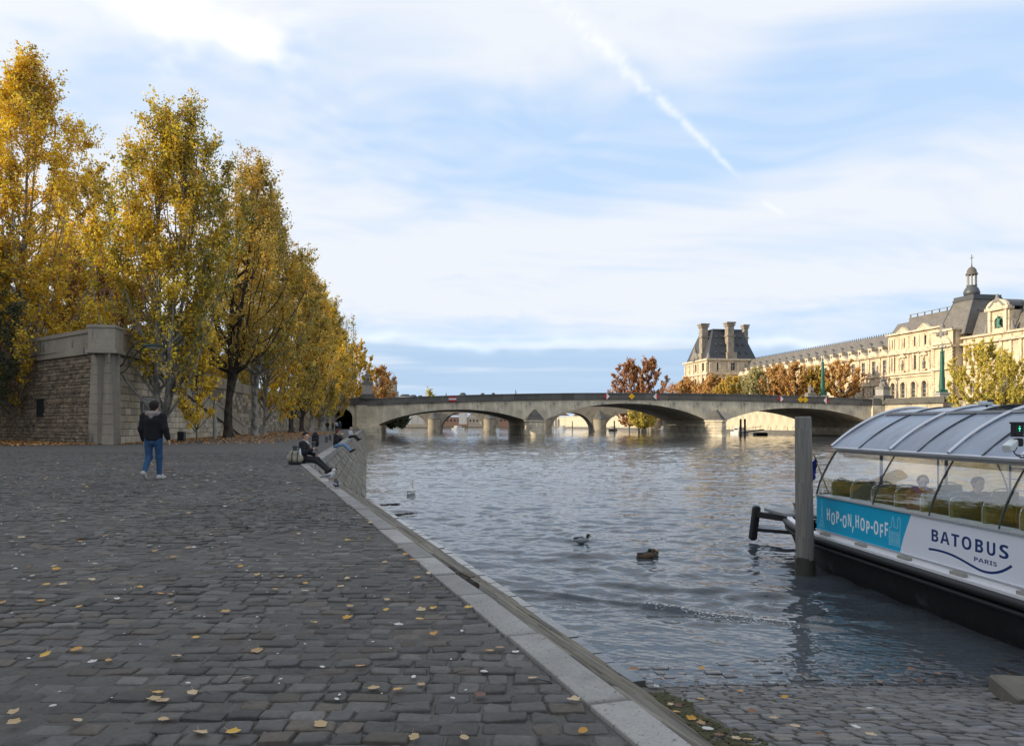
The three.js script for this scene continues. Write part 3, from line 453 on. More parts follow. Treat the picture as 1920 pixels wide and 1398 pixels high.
  // small things by the wall
  const lit = thing('litter_bin', 'small dark square bin standing against the pale wall', 'bin', G(340, 828).add(V(0, 0, 0))); obj('body', bevel(0.42, 0.62, 0.36, 0.03, 0, 0.33, 0), M.darkMetal, lit); obj('lid', bevel(0.46, 0.06, 0.4, 0.01, 0, 0.67, 0), M.darkMetal, lit);
  const po = thing('steel_post', 'slim pale steel post standing before the quay wall', 'post', G(402, 824)); obj('shaft', cyl(0.14, 0.12, 2.9), M.greyPaint, po); obj('cap', cyl(0.16, 0.1, 0.1, 0, 2.9), M.greyPaint, po);
}
// ---------------------------------------------------------------- shading row of town houses on the street of the left bank
{
  const R = rng(90), wallM = [mat([0.5, 0.45, 0.36], { map: T.streak }), mat([0.45, 0.42, 0.36], { map: T.streak }), mat([0.52, 0.48, 0.42], { map: T.streak })], roof = mat([0.12, 0.13, 0.15], { map: T.slate, rough: 0.6 });
  const ex = V(-0.19, 0, -1).normalize(); let t = -75; const O0 = V(-58, 5.95, -20); let n = 0;
  while (t < 260) { const L = 17 + 8 * R(), h = 10.2 + 1.4 * R(), o = O0.clone().addScaledVector(ex, t + L / 2), hs = thing('town_house', ['cream', 'grey', 'pale'][n % 3] + ' stone town house with slate mansard roof behind the quay trees', 'house', o, atan2(-ex.z, ex.x) - PI / 2 + PI / 2, 'town houses behind the quay trees');
    hs.rotation.y = atan2(ex.x, ex.z) - PI / 2;     // local x along the street, local z away from or toward the river
    obj('wall', bx(L - 0.1, h, 13, 0, h / 2, 0), wallM[n % 3], hs);
    const rs = new THREE.Shape([[-6.6, 0], [6.6, 0], [5.2, 2.6], [0, 3.2], [-5.2, 2.6]].map(p => new THREE.Vector2(...p))); obj('roof', new THREE.ExtrudeGeometry(rs, { depth: L - 0.1, bevelEnabled: false }).rotateY(PI / 2).translate(-L / 2 + 0.05, h, 0), roof, hs);
    const k = floor(L / 2.9); for (let f = 0; f < 3; f++) for (let i = 0; i < k; i++) { const x = -L / 2 + (i + 0.5) * L / k; for (const s of [-1, 1]) obj('window', bx(1.15, f ? 2.1 : 2.6, 0.12, x, 2.2 + f * 3.5, s * 6.5), M.glassDark, hs); }
    t += L; n++; }
}
// ---------------------------------------------------------------- the near bridge: three flat arches
const BR = { O: V(-33.3, 0, -185), ex: V(0.998, 0, -0.06).normalize(), back: V(-0.13, 0, -1) };
const bp = (s, y, b = 0) => BR.O.clone().addScaledVector(BR.ex, s).addScaledVector(BR.back, b).setY(y);
{
  const R = rng(101), deck = s => 7.62 + 1.5 * (1 - pow((s - 63.5) / 63.5, 2)) - (s > 127 || s < 0 ? 0 : 0);          // top of the parapet
  const faceShape = (pts, s0, depth) => { const g = new THREE.ExtrudeGeometry(new THREE.Shape(pts.map(p => new THREE.Vector2(p[0], p[1]))), { depth, bevelEnabled: false }); const m = new THREE.Matrix4().makeBasis(BR.ex, V(0, 1, 0), BR.back); m.setPosition(BR.O); g.applyMatrix4(m); g.computeVertexNormals(); return g; };
  const b = thing('stone_bridge', 'long pale stone bridge with three flat arches and a dark parapet', 'bridge');
  const spans = [[0.4, 36.7, 1.2, 2.15, 4.85], [41.4, 83.0, 2.1, 2.2, 6.45], [88.0, 126.2, 2.1, 1.5, 5.35]];     // start, end, spring left, spring right, crown
  const arch = sp => { const o = []; for (let i = 0; i <= 40; i++) { const t = i / 40, base = lerp(sp[2], sp[3], t), cr = sp[4] - (sp[2] + sp[3]) / 2; o.push([lerp(sp[0], sp[1], t), base + cr * pow(1 - pow(abs(2 * t - 1), 2.15), 0.92)]); } return o; };
  // one spandrel per span, cut into voussoir-wide panels: face slabs with fine joints
  spans.forEach((sp, k) => {
    const A = arch(sp), s0 = k ? (spans[k - 1][1] + sp[0]) / 2 : 0, s1 = k < 2 ? (sp[1] + spans[k + 1][0]) / 2 : 127, pts = [[s0, k ? 1.6 : 0.2], ...[[sp[0], k ? 1.6 : 0.2]], ...A, [sp[1], k < 2 ? 1.6 : 0.2], [s1, k < 2 ? 1.6 : 0.2]]; const top = []; for (let i = 0; i <= 20; i++) { const s = lerp(s1, s0, i / 20); top.push([s, deck(s) - 1.66]); }
    obj('arch', faceShape([...pts, ...top], 0, 33), M.bridge, b);
    // facing slabs, splayed like the cast joints of the face
    const nS = 46; for (let i = 0; i < nS; i++) { const a = lerp(sp[0], sp[1], i / nS) + 0.02, c = lerp(sp[0], sp[1], (i + 1) / nS) - 0.02, ya = s => { const t = (s - sp[0]) / (sp[1] - sp[0]), base = lerp(sp[2], sp[3], t); return base + (sp[4] - (sp[2] + sp[3]) / 2) * pow(max(0, 1 - pow(abs(2 * t - 1), 2.15)), 0.92); }; const lean = ((i + 0.5) / nS - 0.5) * 2.2, k = 0.88 + 0.22 * R();
      const g = faceShape([[a, ya(a)], [c, ya(c)], [c + lean * (1 - pow((i + 0.5) / nS * 2 - 1, 2)) * 0.3, deck(c) - 1.7], [a + lean * (1 - pow((i + 0.5) / nS * 2 - 1, 2)) * 0.3, deck(a) - 1.7]], 0, 0.06).translate(-BR.back.x * 0.065, 0, 0.065); g.setAttribute('color', new THREE.Float32BufferAttribute(new Float32Array(g.attributes.position.count * 3).fill(k), 3)); obj('face_slab', g, M.bridge, b); }
  });
  // parapet stones and dark cornice
  for (let i = 0; i < 52; i++) { const a = -14 + i * 3, c = a + 2.97, da = deck(clamp(a, 0, 127)), dc = deck(clamp(c, 0, 127)), k = 0.75 + 0.5 * R(); const g = [faceShape([[a, da - 1.64], [c, dc - 1.64], [c, dc], [a, da]], 0, 0.5).translate(0, 0, 0.22), faceShape([[a, da - 1.66], [c, dc - 1.66], [c, dc - 1.35], [a, da - 1.35]], 0, 0.5).translate(0, 0, 0.42), faceShape([[a, da - 0.22], [c, dc - 0.22], [c, dc + 0.02], [a, da + 0.02]], 0, 0.6).translate(0, 0, 0.32)]; g.forEach(x => x.setAttribute('color', new THREE.Float32BufferAttribute(new Float32Array(x.attributes.position.count * 3).fill(k), 3))); obj('parapet_stone', g, M.bridgeTop, b); }
  { const top = [], bot = []; for (let i = 0; i <= 30; i++) { const s = lerp(-14, 142, i / 30); top.push([s, deck(clamp(s, 0, 127)) - 1.0]); bot.unshift([s, deck(clamp(s, 0, 127)) - 1.65]); } obj('deck', faceShape([...top, ...bot], 0, 32).translate(0, 0, -0.4), M.street, b); const far = [...top.map(p => [p[0], p[1] + 1]), ...top.map(p => [p[0], p[1]]).reverse()]; obj('far_parapet', faceShape(far, 0, 0.5).translate(BR.back.x * 32.4, 0, -32.4), M.bridgeTop, b); }
  // piers: coursed body with a pointed cutwater and a stepped pyramid cap
  [39.05, 85.5].forEach((s, k) => {
    const hw = k ? 2.45 : 2.35, nose = 3.4; const outline = (e, n) => [[-hw - e, 33], [-hw - e, 0], [-hw * 0.55 - e, -n * 0.72], [0, -n - e], [hw * 0.55 + e, -n * 0.72], [hw + e, 0], [hw + e, 33]];
    const pier = new THREE.Group(); pier.name = 'pier'; b.add(pier);
    const ring = (o0, y0, o1, y1, name, m) => { const c = [], A = o0.map(q => bp(s + q[0], y0, q[1])), B = o1.map(q => bp(s + q[0], y1, q[1])); for (let q = 0; q < A.length - 1; q++) c.push(quadG(A[q], A[q + 1], B[q + 1], B[q])); const t = B; for (let q = 1; q < t.length - 1; q++) c.push(quadG(t[0], t[q], t[q + 1], t[0])); const kk = 0.8 + 0.4 * R(); const o = obj(name, c.map(x => { const f = flat(x); f.setAttribute('color', new THREE.Float32BufferAttribute(new Float32Array(f.attributes.position.count * 3).fill(kk), 3)); return f; }), m, pier); return o; };
    for (let i = 0; i < 7; i++) { const y0 = -3.6 + i * 0.78, e = 0.22 - i * 0.02 + 0.05 * R(); ring(outline(e, nose), y0, outline(e - 0.02, nose), y0 + 0.74, 'pier_course', M.pierDark); }
    ring(outline(0.42, nose + 0.1), 1.87, outline(0.42, nose + 0.1), 2.2, 'pier_moulding', M.pierDark);
    for (let i = 0; i < 6; i++) { const f0 = 1 - i / 6.3, f1 = 1 - (i + 0.9) / 6.3, sc = (f) => [[-hw * f - 0.2, 0.0], [-hw * 0.6 * f, -nose * 0.72 * f], [0, -nose * f], [hw * 0.6 * f, -nose * 0.72 * f], [hw * f + 0.2, 0.0]]; ring(sc(f0), 2.2 + i * 0.45, sc(f1), 2.2 + i * 0.45 + 0.43, 'cap_step', M.bridgeTop); }
  });
  // abutments
  const solid = (s0, s1, y0, y1, b0, b1, name, m, kk = 1) => { const g = faceShape([[s0, y0], [s1, y0], [s1, y1], [s0, y1]], 0, b1 - b0).translate(BR.back.x * b0, 0, -b0); g.setAttribute('color', new THREE.Float32BufferAttribute(new Float32Array(g.attributes.position.count * 3).fill(kk), 3)); return obj(name, g, m, b); };
  const hole = (x0, x1, y0, ys, n = 14) => { const h = [[x0, y0], [x0, ys]], r = (x1 - x0) / 2, c = (x0 + x1) / 2; for (let i = 1; i < n; i++) { const a = PI - PI * i / n; h.push([c + r * cos(a), ys + r * sin(a)]); } h.push([x1, ys], [x1, y0]); return h; };
  const hw = (s0, s1, y0, y1, holes, depth, off, name, m) => { const sh = new THREE.Shape([[s0, y0], [s1, y0], [s1, y1], [s0, y1]].map(p => new THREE.Vector2(...p))); holes.forEach(h => sh.holes.push(new THREE.Path(h.map(p => new THREE.Vector2(...p))))); const g = new THREE.ExtrudeGeometry(sh, { depth, bevelEnabled: false }); g.applyMatrix4(new THREE.Matrix4().makeBasis(BR.ex, V(0, 1, 0), BR.back).setPosition(BR.O)); g.translate(-BR.back.x * off, 0, off); g.computeVertexNormals(); g.setAttribute('color', new THREE.Float32BufferAttribute(new Float32Array(g.attributes.position.count * 3).fill(1), 3)); return obj(name, g, m, b); };
  hw(-22, -5.2, -1.6, 5.95, [hole(-10.7, -6.2, -1.5, 2.75)], 33, 0, 'abutment', M.bridge);
  obj('tunnel_end', faceShape([[-10.9, -0.2], [-6.0, -0.2], [-6.0, 6], [-10.9, 6]], 0, 0.3).translate(BR.back.x * 31, 0, -31), M.wallCore, b);
  // dressed stones round the tunnel mouth and on the pilaster
  for (let i = 0; i < 13; i++) { const a = PI - PI * i / 13, c = PI - PI * (i + 1) / 13 + 0.01, r0 = 2.27, r1 = 3.0, q = (r, t) => [-8.45 + r * cos(t), 2.75 + r * sin(t)]; obj('voussoir', faceShape([q(r0, a), q(r0, c), q(r1, c), q(r1, a)], 0, 0.12).translate(0, 0, 0.1), M.bridge, b); }
  for (let i = 0; i < 9; i++) { solid(-5.2, -2.6, 0.9 + i * 0.56, 0.9 + i * 0.56 + 0.52, -0.55, 30, 'pilaster_block', M.bridge, 0.85 + 0.25 * R()); }
  solid(-2.6, 0.4, -0.5, 5.95, -0.1, 33, 'abutment_wall', M.bridge);
  for (let i = 0; i < 5; i++) solid(-5.6, 0.9 + 0.0, -3.4 + i * 0.86, -3.4 + i * 0.86 + 0.82, -1.1 + 0.05 * R(), 33, 'abutment_base', M.pierDark, 0.8 + 0.3 * R());
  solid(126.2, 131.5, -3.4, 6.0, -0.7, 33, 'abutment_wall', M.bridge);
  for (let i = 0; i < 4; i++) solid(124.8, 132, -3.4 + i * 0.9, -3.4 + i * 0.9 + 0.86, -1.6, 33, 'abutment_base', M.pierDark, 0.8 + 0.3 * R());
  for (const s of [-3, 129]) for (const bk of [-0.6]) solid(s - 2.6, s + 2.6, 5.9, 7.9, bk, 1.4, 'parapet_pier', M.bridgeTop, 1.1);
  // navigation boards hung on the parapet
  const red = mat([0.45, 0.02, 0.03], { rough: 0.5 }), white = mat([0.75, 0.75, 0.75], { rough: 0.5 }), yellow = mat([0.75, 0.42, 0.0], { rough: 0.5 });
  const sOf = px => { const k = (px - 960) / F; return (-33.3 - k * 185) / (k * 0.06 - 0.998); };
  const diamond = (px, kind, label, group) => { const s = sOf(px), t = thing('navigation_sign', label, 'sign', bp(s, deck(s) - 0.9, -0.75), 0.06, group), r = 0.8; const half = sgn => { const sh = new THREE.Shape([[0, -r], [sgn * r, 0], [0, r]].map(p => new THREE.Vector2(...p))); return new THREE.ExtrudeGeometry(sh, { depth: 0.06, bevelEnabled: false }); }; obj('left_half', half(-1), kind === 'y' ? yellow : kind === 'rw' ? red : white, t); obj('right_half', half(1).translate(0, 0, kind === 'y' ? 0 : 0), kind === 'y' ? yellow : kind === 'rw' ? white : red, t); obj('bracket', [bx(0.08, 0.9, 0.25, 0, 0.45, -0.13)], M.darkMetal, t); };
  diamond(1136, 'rw', 'diamond sign, red left half and white right half, left of the single yellow diamond', null); diamond(1183, 'y', 'single yellow diamond sign over the middle arch of the bridge', null); diamond(1229, 'wr', 'diamond sign, white left half and red right half, right of the single yellow diamond', null);
  diamond(1461, 'rw', 'diamond sign, red left half and white right half, left of the paired yellow diamonds', null); diamond(1498.5, 'y', 'one of two paired yellow diamond signs on the bridge parapet', 'paired yellow diamonds'); diamond(1507.5, 'y', 'one of two paired yellow diamond signs on the bridge parapet', 'paired yellow diamonds'); diamond(1547, 'wr', 'diamond sign, white left half and red right half, right of the paired yellow diamonds', null);
  { const s = sOf(848), t = thing('no_entry_board', 'red board with a white bar on the bridge parapet', 'sign', bp(s, deck(s) - 0.9, -0.75), 0.06); obj('board', [bx(1.9, 0.42, 0.06, 0, 0.4, 0), bx(1.9, 0.42, 0.06, 0, -0.4, 0)], red, t); obj('white_bar', bx(1.9, 0.36, 0.06, 0, 0, 0.003), white, t); }
  // pedestals with seated statues
  const seated = (name, label, pos, turn, h, sc) => { const t = thing(name, label, 'statue', pos, turn); obj('plinth', [bx(4.2 * sc, 0.7, 4.2 * sc, 0, 0.35, 0), bx(3.5 * sc, 0.5, 3.5 * sc, 0, 0.94, 0)], M.bridgeTop, t); obj('pedestal', bx(2.7 * sc, h - 1.9, 2.7 * sc, 0, 1.19 + (h - 1.9) / 2, 0), mat([0.5, 0.47, 0.42], { map: T.streak }), t); obj('cornice', [bx(3.1 * sc, 0.3, 3.1 * sc, 0, h - 0.55, 0), bx(2.6 * sc, 0.35, 2.6 * sc, 0, h - 0.2, 0)], M.statue, t);
    const bones = [[0, 0.9, -0.1, 0.55, 0, 2.0, -0.15, 0.5], [0, 2.0, -0.15, 0.35, 0, 2.45, -0.1, 0.2], [0, 2.7, 0, 0.27, 0, 2.78, 0.02, 0.25], [-0.4, 0.95, 0, 0.32, -0.45, 0.95, 0.95, 0.28], [0.4, 0.95, 0, 0.32, 0.45, 1.0, 0.95, 0.28], [-0.45, 0.95, 0.95, 0.26, -0.4, 0.1, 1.05, 0.22], [0.45, 1.0, 0.95, 0.26, 0.5, 0.1, 0.95, 0.22], [-0.55, 2.0, -0.1, 0.22, -0.85, 1.35, 0.1, 0.17], [-0.85, 1.35, 0.1, 0.16, -0.5, 1.15, 0.7, 0.12], [0.55, 2.0, -0.1, 0.22, 0.95, 1.45, 0.2, 0.17], [0.95, 1.45, 0.2, 0.16, 1.0, 2.0, 0.65, 0.12], [0, 0.1, -0.2, 0.8, 0, 0.6, -0.2, 0.7]]; mesh('figure', netted(bones, 0.11, 0.22), M.statue, t).position.y = h; t.children.at(-1).scale.setScalar(sc * 0.95); return t; };
  const sp = px => sOf(px);
  seated('seated_statue', 'weathered seated stone statue on a pedestal beside the yellow tree', bp(-2.6, 7.45, 0.6), 0.2, 4.3, 0.92);
  seated('seated_statue', 'seated stone statue on a pale pedestal beside the arched quay wall', bp(sOf(1660), 7.45, 1), 0.4, 3.6, 0.9);
  seated('seated_statue', 'stone statue on a pale pedestal before the orange trees next to a green lamp obelisk', bp(sOf(1524) + 15, 7.2, 31).setX(0).add(V(P(1524, 745, 222).x, 0, 0)), 0, 3.4, 0.9);
}
// ---------------------------------------------------------------- lamp obelisks
{
  const green = mat([0.03, 0.17, 0.115], { rough: 0.6, map: T.streak }), pale = mat([0.55, 0.52, 0.46], { map: T.streak });
  const obelisk = (px, py0, py1, d, label) => { const b = P(px, py0, d), h = (py0 - py1) * d / F, t = thing('lamp_obelisk', label, 'lamp', b); obj('pedestal', [bx(2.4, 3.6, 2.4, 0, -1.9, 0), bx(2.8, 0.3, 2.8, 0, 0.0, 0)], pale, t); const pr = h * 0.74; obj('foot', [bx(1.9, 0.35, 1.9, 0, 0.33, 0), ...[-0.75, 0.75].map(x => new THREE.SphereGeometry(0.35, 10, 8).translate(x, 0.65, 0.55))], green, t); obj('shaft', new THREE.CylinderGeometry(0.40, 0.72, pr, 4, 1).rotateY(PI / 4).translate(0, 0.5 + pr / 2, 0), green, t);
    const top = 0.5 + pr; obj('collar', lathe([[0.1, 0], [0.42, 0.05], [0.38, 0.4], [0.22, 0.55], [0.25, 1.2], [0.12, 1.6], [0.12, h - top - 0.8], [0.02, h - top]], 12, 0, top, 0), green, t); for (let i = 0; i < 4; i++) { const a = i * PI / 2 + 0.4; obj('lantern', lathe([[0.02, 0], [0.16, 0.1], [0.22, 0.5], [0.05, 0.65]], 8, 0.75 * cos(a), top + 1.3, 0.75 * sin(a)), mat([0.35, 0.36, 0.33], { rough: 0.3 }), t); } };
  obelisk(1543, 742, 664, 224, 'slim green lamp obelisk rising in front of the orange trees'); obelisk(1767, 737, 640, 186, 'tall green lamp obelisk on a white pedestal beside the yellow green tree');
  const t3 = thing('lamp_obelisk', 'green lamp obelisk base half hidden by yellow leaves at the bridge end', 'lamp', P(638, 745, 217)); obj('shaft', new THREE.CylinderGeometry(0.62, 1.0, 9, 4, 1).rotateY(PI / 4).translate(0, 4.5, 0), green, t3); obj('foot', bx(2.2, 0.6, 2.2, 0, 0.3, 0), green, t3);
}
// ---------------------------------------------------------------- the farther bridge, five round arches
{
  const R = rng(140), d = 338, st = mat([0.42, 0.36, 0.27], { map: T.streak, rough: 0.95 }), t = thing('far_bridge', 'older stone bridge with round arches and cone capped piers seen through the near arches', 'bridge', V(0, 0, -d), 0.03);
  const X = px => (px - 960) / F * d, Y = py => EYE - (py - HOR) / F * d, pierPx = [705, 815, 918, 1022, 1124, 1222, 1300], hw = 2.7;
  const sh = new THREE.Shape(); sh.moveTo(X(640), WY - 2); 
  for (let i = 0; i < pierPx.length - 1; i++) { const a = X(pierPx[i]) + hw, c = X(pierPx[i + 1]) - hw, r = (c - a) / 2, m = (a + c) / 2, hgt = Y(774 - 2 * sin(i * 0.9)) - (WY + 0.5); sh.lineTo(a, WY - 2); sh.lineTo(a, WY + 0.5); for (let q = 1; q <= 20; q++) { const th = PI - PI * q / 20; sh.lineTo(m + r * cos(th), WY + 0.5 + hgt * sin(th)); } sh.lineTo(c, WY - 2); }
  sh.lineTo(X(1330), WY - 2); const topY = px => Y(757 + 8 * pow((px - 1010) / 330, 2)); for (let px = 1330; px >= 640; px -= 15) sh.lineTo(X(px), topY(px));
  obj('arch_wall', new THREE.ExtrudeGeometry(sh, { depth: 16, bevelEnabled: false }).translate(0, 0, -16), st, t);
  for (let i = 0; i < 46; i++) { const a = 640 + i * 15, c = a + 14.7; const s2 = new THREE.Shape([[X(a), topY(a)], [X(c), topY(c)], [X(c), topY(c) + 1], [X(a), topY(a) + 1]].map(p => new THREE.Vector2(...p))); obj('parapet_stone', new THREE.ExtrudeGeometry(s2, { depth: 0.6, bevelEnabled: false }).translate(0, 0, -0.3), M.bridgeTop, t); }
  pierPx.forEach(px => { const g = new THREE.CylinderGeometry(hw + 0.35, hw + 0.5, 7.4, 6, 1).scale(1, 1, 1.5).translate(X(px), WY + 2.1, 1.5); obj('pier', flat(g), st, t); obj('pier_cap', new THREE.ConeGeometry(hw + 0.6, 4.2, 6).scale(1, 1, 1.5).translate(X(px), WY + 7.9, 1.5), M.bridgeTop, t); });
}
// ---------------------------------------------------------------- right bank: quay wall, street, palace
Object.assign(M, {
  palace: mat([0.80, 0.65, 0.45], { rough: 0.9, map: T.streak, bump: T.bump, bs: 0.02 }),
  palaceTrim: mat([0.82, 0.68, 0.48], { rough: 0.9, map: T.grime }),
  slateRoof: mat([0.21, 0.19, 0.165], { rough: 0.65, map: T.slate, bump: T.slate, bs: 0.02 }),
  slateDark: mat([0.07, 0.075, 0.085], { rough: 0.6, map: T.slate, bump: T.slate, bs: 0.02 }),
  lead: mat([0.09, 0.095, 0.10], { rough: 0.5, metal: 0.3 }),
  pane: mat([0.06, 0.065, 0.07], { rough: 0.1 }),
  sash: mat([0.42, 0.40, 0.36], { rough: 0.7 }),
  quayR: mat([0.72, 0.63, 0.47], { rough: 0.9, map: T.streak, bump: T.bump, bs: 0.02 }),
});
const rightX = d => 93.5 - 0.125 * (d - 192.6);
const PA = { O: V(123.5, 0, -192.6), turn: 0 }; { const z = V(-0.9867, 0, 0.1628); PA.turn = atan2(z.x, z.z); }
{
  const R = rng(200);
  // street level and lower quay of the right bank
  obj('street', polyG([[rightX(193) + 9, -193], [rightX(345) + 9, -345], [rightX(700) + 9, -700], [700, -800], [700, 60], [118, -110], [108, -150]], 7.3), M.street).userData.kind = 'structure';
  const lowq = place('lower_quay'); obj('paving', polyG([[rightX(196), -196], [rightX(700), -700], [rightX(700) + 9, -700], [rightX(196) + 9, -196]], -0.9), M.bankBed, lowq); obj('sloping_bank', quadG(V(rightX(196), -0.9, -196), V(rightX(700), -0.9, -700), V(rightX(700) - 5, -2.7, -700), V(rightX(196) - 5, -2.7, -196), 10, 1), M.bank, lowq);
  const rw = thing('embankment_wall', 'sunlit pale embankment wall seen through the bridge arches', 'wall'); for (let i = 0; i < 42; i++) { const d0 = 196 + i * 12, d1 = d0 + 11.96, a = V(rightX(d0) + 9, -0.9, -d0), b = V(rightX(d1) + 9, -0.9, -d1); obj('wall_panel', [quadG(a, b, b.clone().setY(7.4), a.clone().setY(7.4)), beam(a.clone().setY(7.5), b.clone().setY(7.5), 0.7, 0.35), beam(a.clone().setY(-0.2).add(V(-0.1, 0, 0)), a.clone().setY(-0.2).add(V(-0.1, 0, -0.4)), 0.3, 1.2)], M.quayR, rw); }
  // quay wall this side of the bridge, with arched openings
  const hole = (x0, x1, y0, ys, n = 12) => { const h = [[x0, y0], [x0, ys]], r = (x1 - x0) / 2, c = (x0 + x1) / 2; for (let i = 1; i < n; i++) { const a = PI - PI * i / n; h.push([c + r * cos(a), ys + r * sin(a)]); } h.push([x1, ys], [x1, y0]); return h; };
  const holed = (w0, w1, y0, y1, holes, depth) => { const s = new THREE.Shape([[w0, y0], [w1, y0], [w1, y1], [w0, y1]].map(p => new THREE.Vector2(...p))); holes.forEach(h => s.holes.push(new THREE.Path(h.map(p => new THREE.Vector2(...p))))); return new THREE.ExtrudeGeometry(s, { depth, bevelEnabled: false }).translate(0, 0, -depth); };
  const q = thing('arched_quay_wall', 'pale quay wall with two dark arched openings beside the bridge end', 'wall', V(97.2, 0, -190.5), -0.95);
  obj('wall', holed(-2, 6.2, -4, 6.3, [hole(0.2, 2.6, 0.2, 2.6)], 1.2), M.quayR, q); obj('arch_recess', [bx(3.4, 6, 0.2, 1.4, 2, -6), bx(0.2, 6, 4.8, -0.2, 2, -3.6), bx(0.2, 6, 4.8, 3.0, 2, -3.6), bx(3.4, 0.2, 4.8, 1.4, 4.6, -3.6)], M.quayR, q);
  obj('bastion', holed(6.2, 13.4, -4, 6.6, [hole(9.0, 12.2, 0, 3.0)], 1).translate(0, 0, 2.6), M.quayR, q); obj('bastion_side', [bx(0.5, 10.6, 2.4, 6.45, 1.3, 1.3), bx(0.5, 10.6, 2.4, 13.15, 1.3, 1.3)], M.quayR, q); obj('bastion_recess', [bx(4.4, 7, 0.2, 10.6, 2, -4), bx(0.2, 7, 5.4, 8.6, 2, -1.2), bx(0.2, 7, 5.4, 12.6, 2, -1.2), bx(4.4, 0.2, 5.4, 10.6, 5.3, -1.2)], M.quayR, q);
  for (let i = 0; i < 8; i++) obj('parapet_stone', bx(2.02, 1.5, 0.6, -1.4 + i * 2.05, 7.05, i > 3 ? 3.0 : 0.4), M.bridgeTop, q);
  obj('long_wall', [bx(40, 11, 1, 33.4, 1.2, 0.2), bx(40, 0.4, 1.4, 33.4, 6.9, 0.2)], M.quayR, q);
  // --- palace, local x toward the camera, z toward the river
  const L = thing('palace_gallery', 'long sunlit palace gallery with grey slate roof and carved pediments', 'building', PA.O, PA.turn), S = 7.3;
  const win = (g, x, y0, w, h, arched, z = -0.35) => { const f = obj('window', [bx(0.16, h, 0.08, x, y0 + h / 2, z + 0.06), bx(w, 0.14, 0.08, x, y0 + h * 0.62, z + 0.06), bx(w, 0.14, 0.08, x, y0 + h * 0.3, z + 0.06), bx(w + 0.5, 0.25, 0.5, x, y0 - 0.12, 0.1)], M.sash, g); obj('pane', bx(w + 0.1, h + (arched ? w / 2 : 0), 0.06, x, y0 + (h + (arched ? w / 2 : 0)) / 2, z), M.pane, f); };
  const rect = (x, y0, w, h) => [[x - w / 2, y0], [x + w / 2, y0], [x + w / 2, y0 + h], [x - w / 2, y0 + h]], archH = (x, y0, w, h) => hole(x - w / 2, x + w / 2, y0, y0 + h);
  const pediment = (x, y, w, round) => { const s = new THREE.Shape(); if (round) { s.moveTo(-w / 2, 0); for (let i = 0; i <= 14; i++) { const a = PI - PI * i / 14; s.lineTo(w / 2 * cos(a), w * 0.32 * sin(a)); } } else { s.moveTo(-w / 2, 0); s.lineTo(w / 2, 0); s.lineTo(0, w * 0.3); } s.closePath(); const o = new THREE.ExtrudeGeometry(s, { depth: 0.9, bevelEnabled: false }).translate(x, y, -0.3); const s2 = s.clone(); return [o, bx(w + 0.7, 0.35, 1.3, x, y + 0.0, 0.1), ...(round ? [] : [bx(w * 0.6, 0.3, 1.25, x - w * 0.26, y + w * 0.165, 0.12, 0, atan2(0.3, 0.5)), bx(w * 0.6, 0.3, 1.25, x + w * 0.26, y + w * 0.165, 0.12, 0, -atan2(0.3, 0.5))])]; };
  // gallery: bays from x -39 back to -140
  const bays = 19, bw = 101 / bays, hs = []; for (let i = 0; i < bays; i++) { const x = -39 - (i + 0.5) * bw; hs.push(rect(x, 17.2, 1.7, 4.0), rect(x, 10.3, 1.2, 2.6)); }
  obj('wall', holed(-140, -39, S, 22.3, hs, 0.7), M.palace, L); obj('backing', bx(101, 15, 0.2, -89.5, 14.8, -0.75), M.void, L);
  for (let i = 0; i < bays; i++) { const x = -39 - (i + 0.5) * bw; win(L, x, 17.2, 1.7, 4); win(L, x, 10.3, 1.2, 2.6); for (const k of [-0.42, 0.42]) obj('pilaster', [bx(0.75, 5.5, 0.35, x + k * bw, 19.3, 0.17), bx(0.95, 0.5, 0.5, x + k * bw, 21.8, 0.2)], M.palaceTrim, L);
    for (let r = 0; r < 9; r++) obj('rusticated_course', bx(bw * 0.34, 0.62, 0.22, x + bw * 0.5 * (r % 2 ? 1 : 0.96), 8 + r * 0.86, 0.11), M.palaceTrim, L);
    obj(i % 2 ? 'round_pediment' : 'pediment', pediment(x, 22.9, bw * 0.86, i % 2), M.palaceTrim, L);
    const dm = obj('dormer', [bx(1.7, 2.3, 2.2, x + bw * 0.5, 24.3, -1.6), bx(2.0, 0.3, 2.5, x + bw * 0.5, 25.5, -1.6)], M.palaceTrim, L); obj('dormer_pane', bx(0.9, 1.2, 0.06, x + bw * 0.5, 24.4, -0.48), M.pane, dm);
    for (const r of [0, 1]) obj('roof_vent', new THREE.ConeGeometry(0.55, 0.9, 4).rotateX(0.9).translate(x + (r ? 0.25 : 0.75) * bw - bw * 0.5, 26.2 + r * 1.6, -2.15 - r * 1.25), M.lead, L); }
  obj('cornice', [bx(101, 0.5, 1.2, -89.5, 22.55, 0.25), bx(101, 0.3, 1.5, -89.5, 22.85, 0.35), bx(101, 0.4, 0.7, -89.5, 16.2, 0.15), bx(101, 0.35, 0.7, -89.5, 13.6, 0.12)], M.palaceTrim, L);
  const prism = (pts, x0, x1) => new THREE.ExtrudeGeometry(new THREE.Shape(pts.map(p => new THREE.Vector2(-p[0], p[1]))), { depth: x1 - x0, bevelEnabled: false }).rotateY(PI / 2).translate(x0, 0, 0);   // outline (z, y) swept along x
  obj('roof', prism([[-0.8, 23], [-6, 30.0], [-7, 30.2], [-8, 30.0], [-14, 23]], -140, -39), M.slateRoof, L);
  obj('side_wall', bx(0.6, 15.5, 14, -39.3, 15, -7.4), M.palace, L); for (let i = 0; i < 84; i++) obj('ridge_ornament', new THREE.ConeGeometry(0.28, 0.8, 5).translate(-139.5 + i * 1.2, 30.6, -7), M.lead, L);
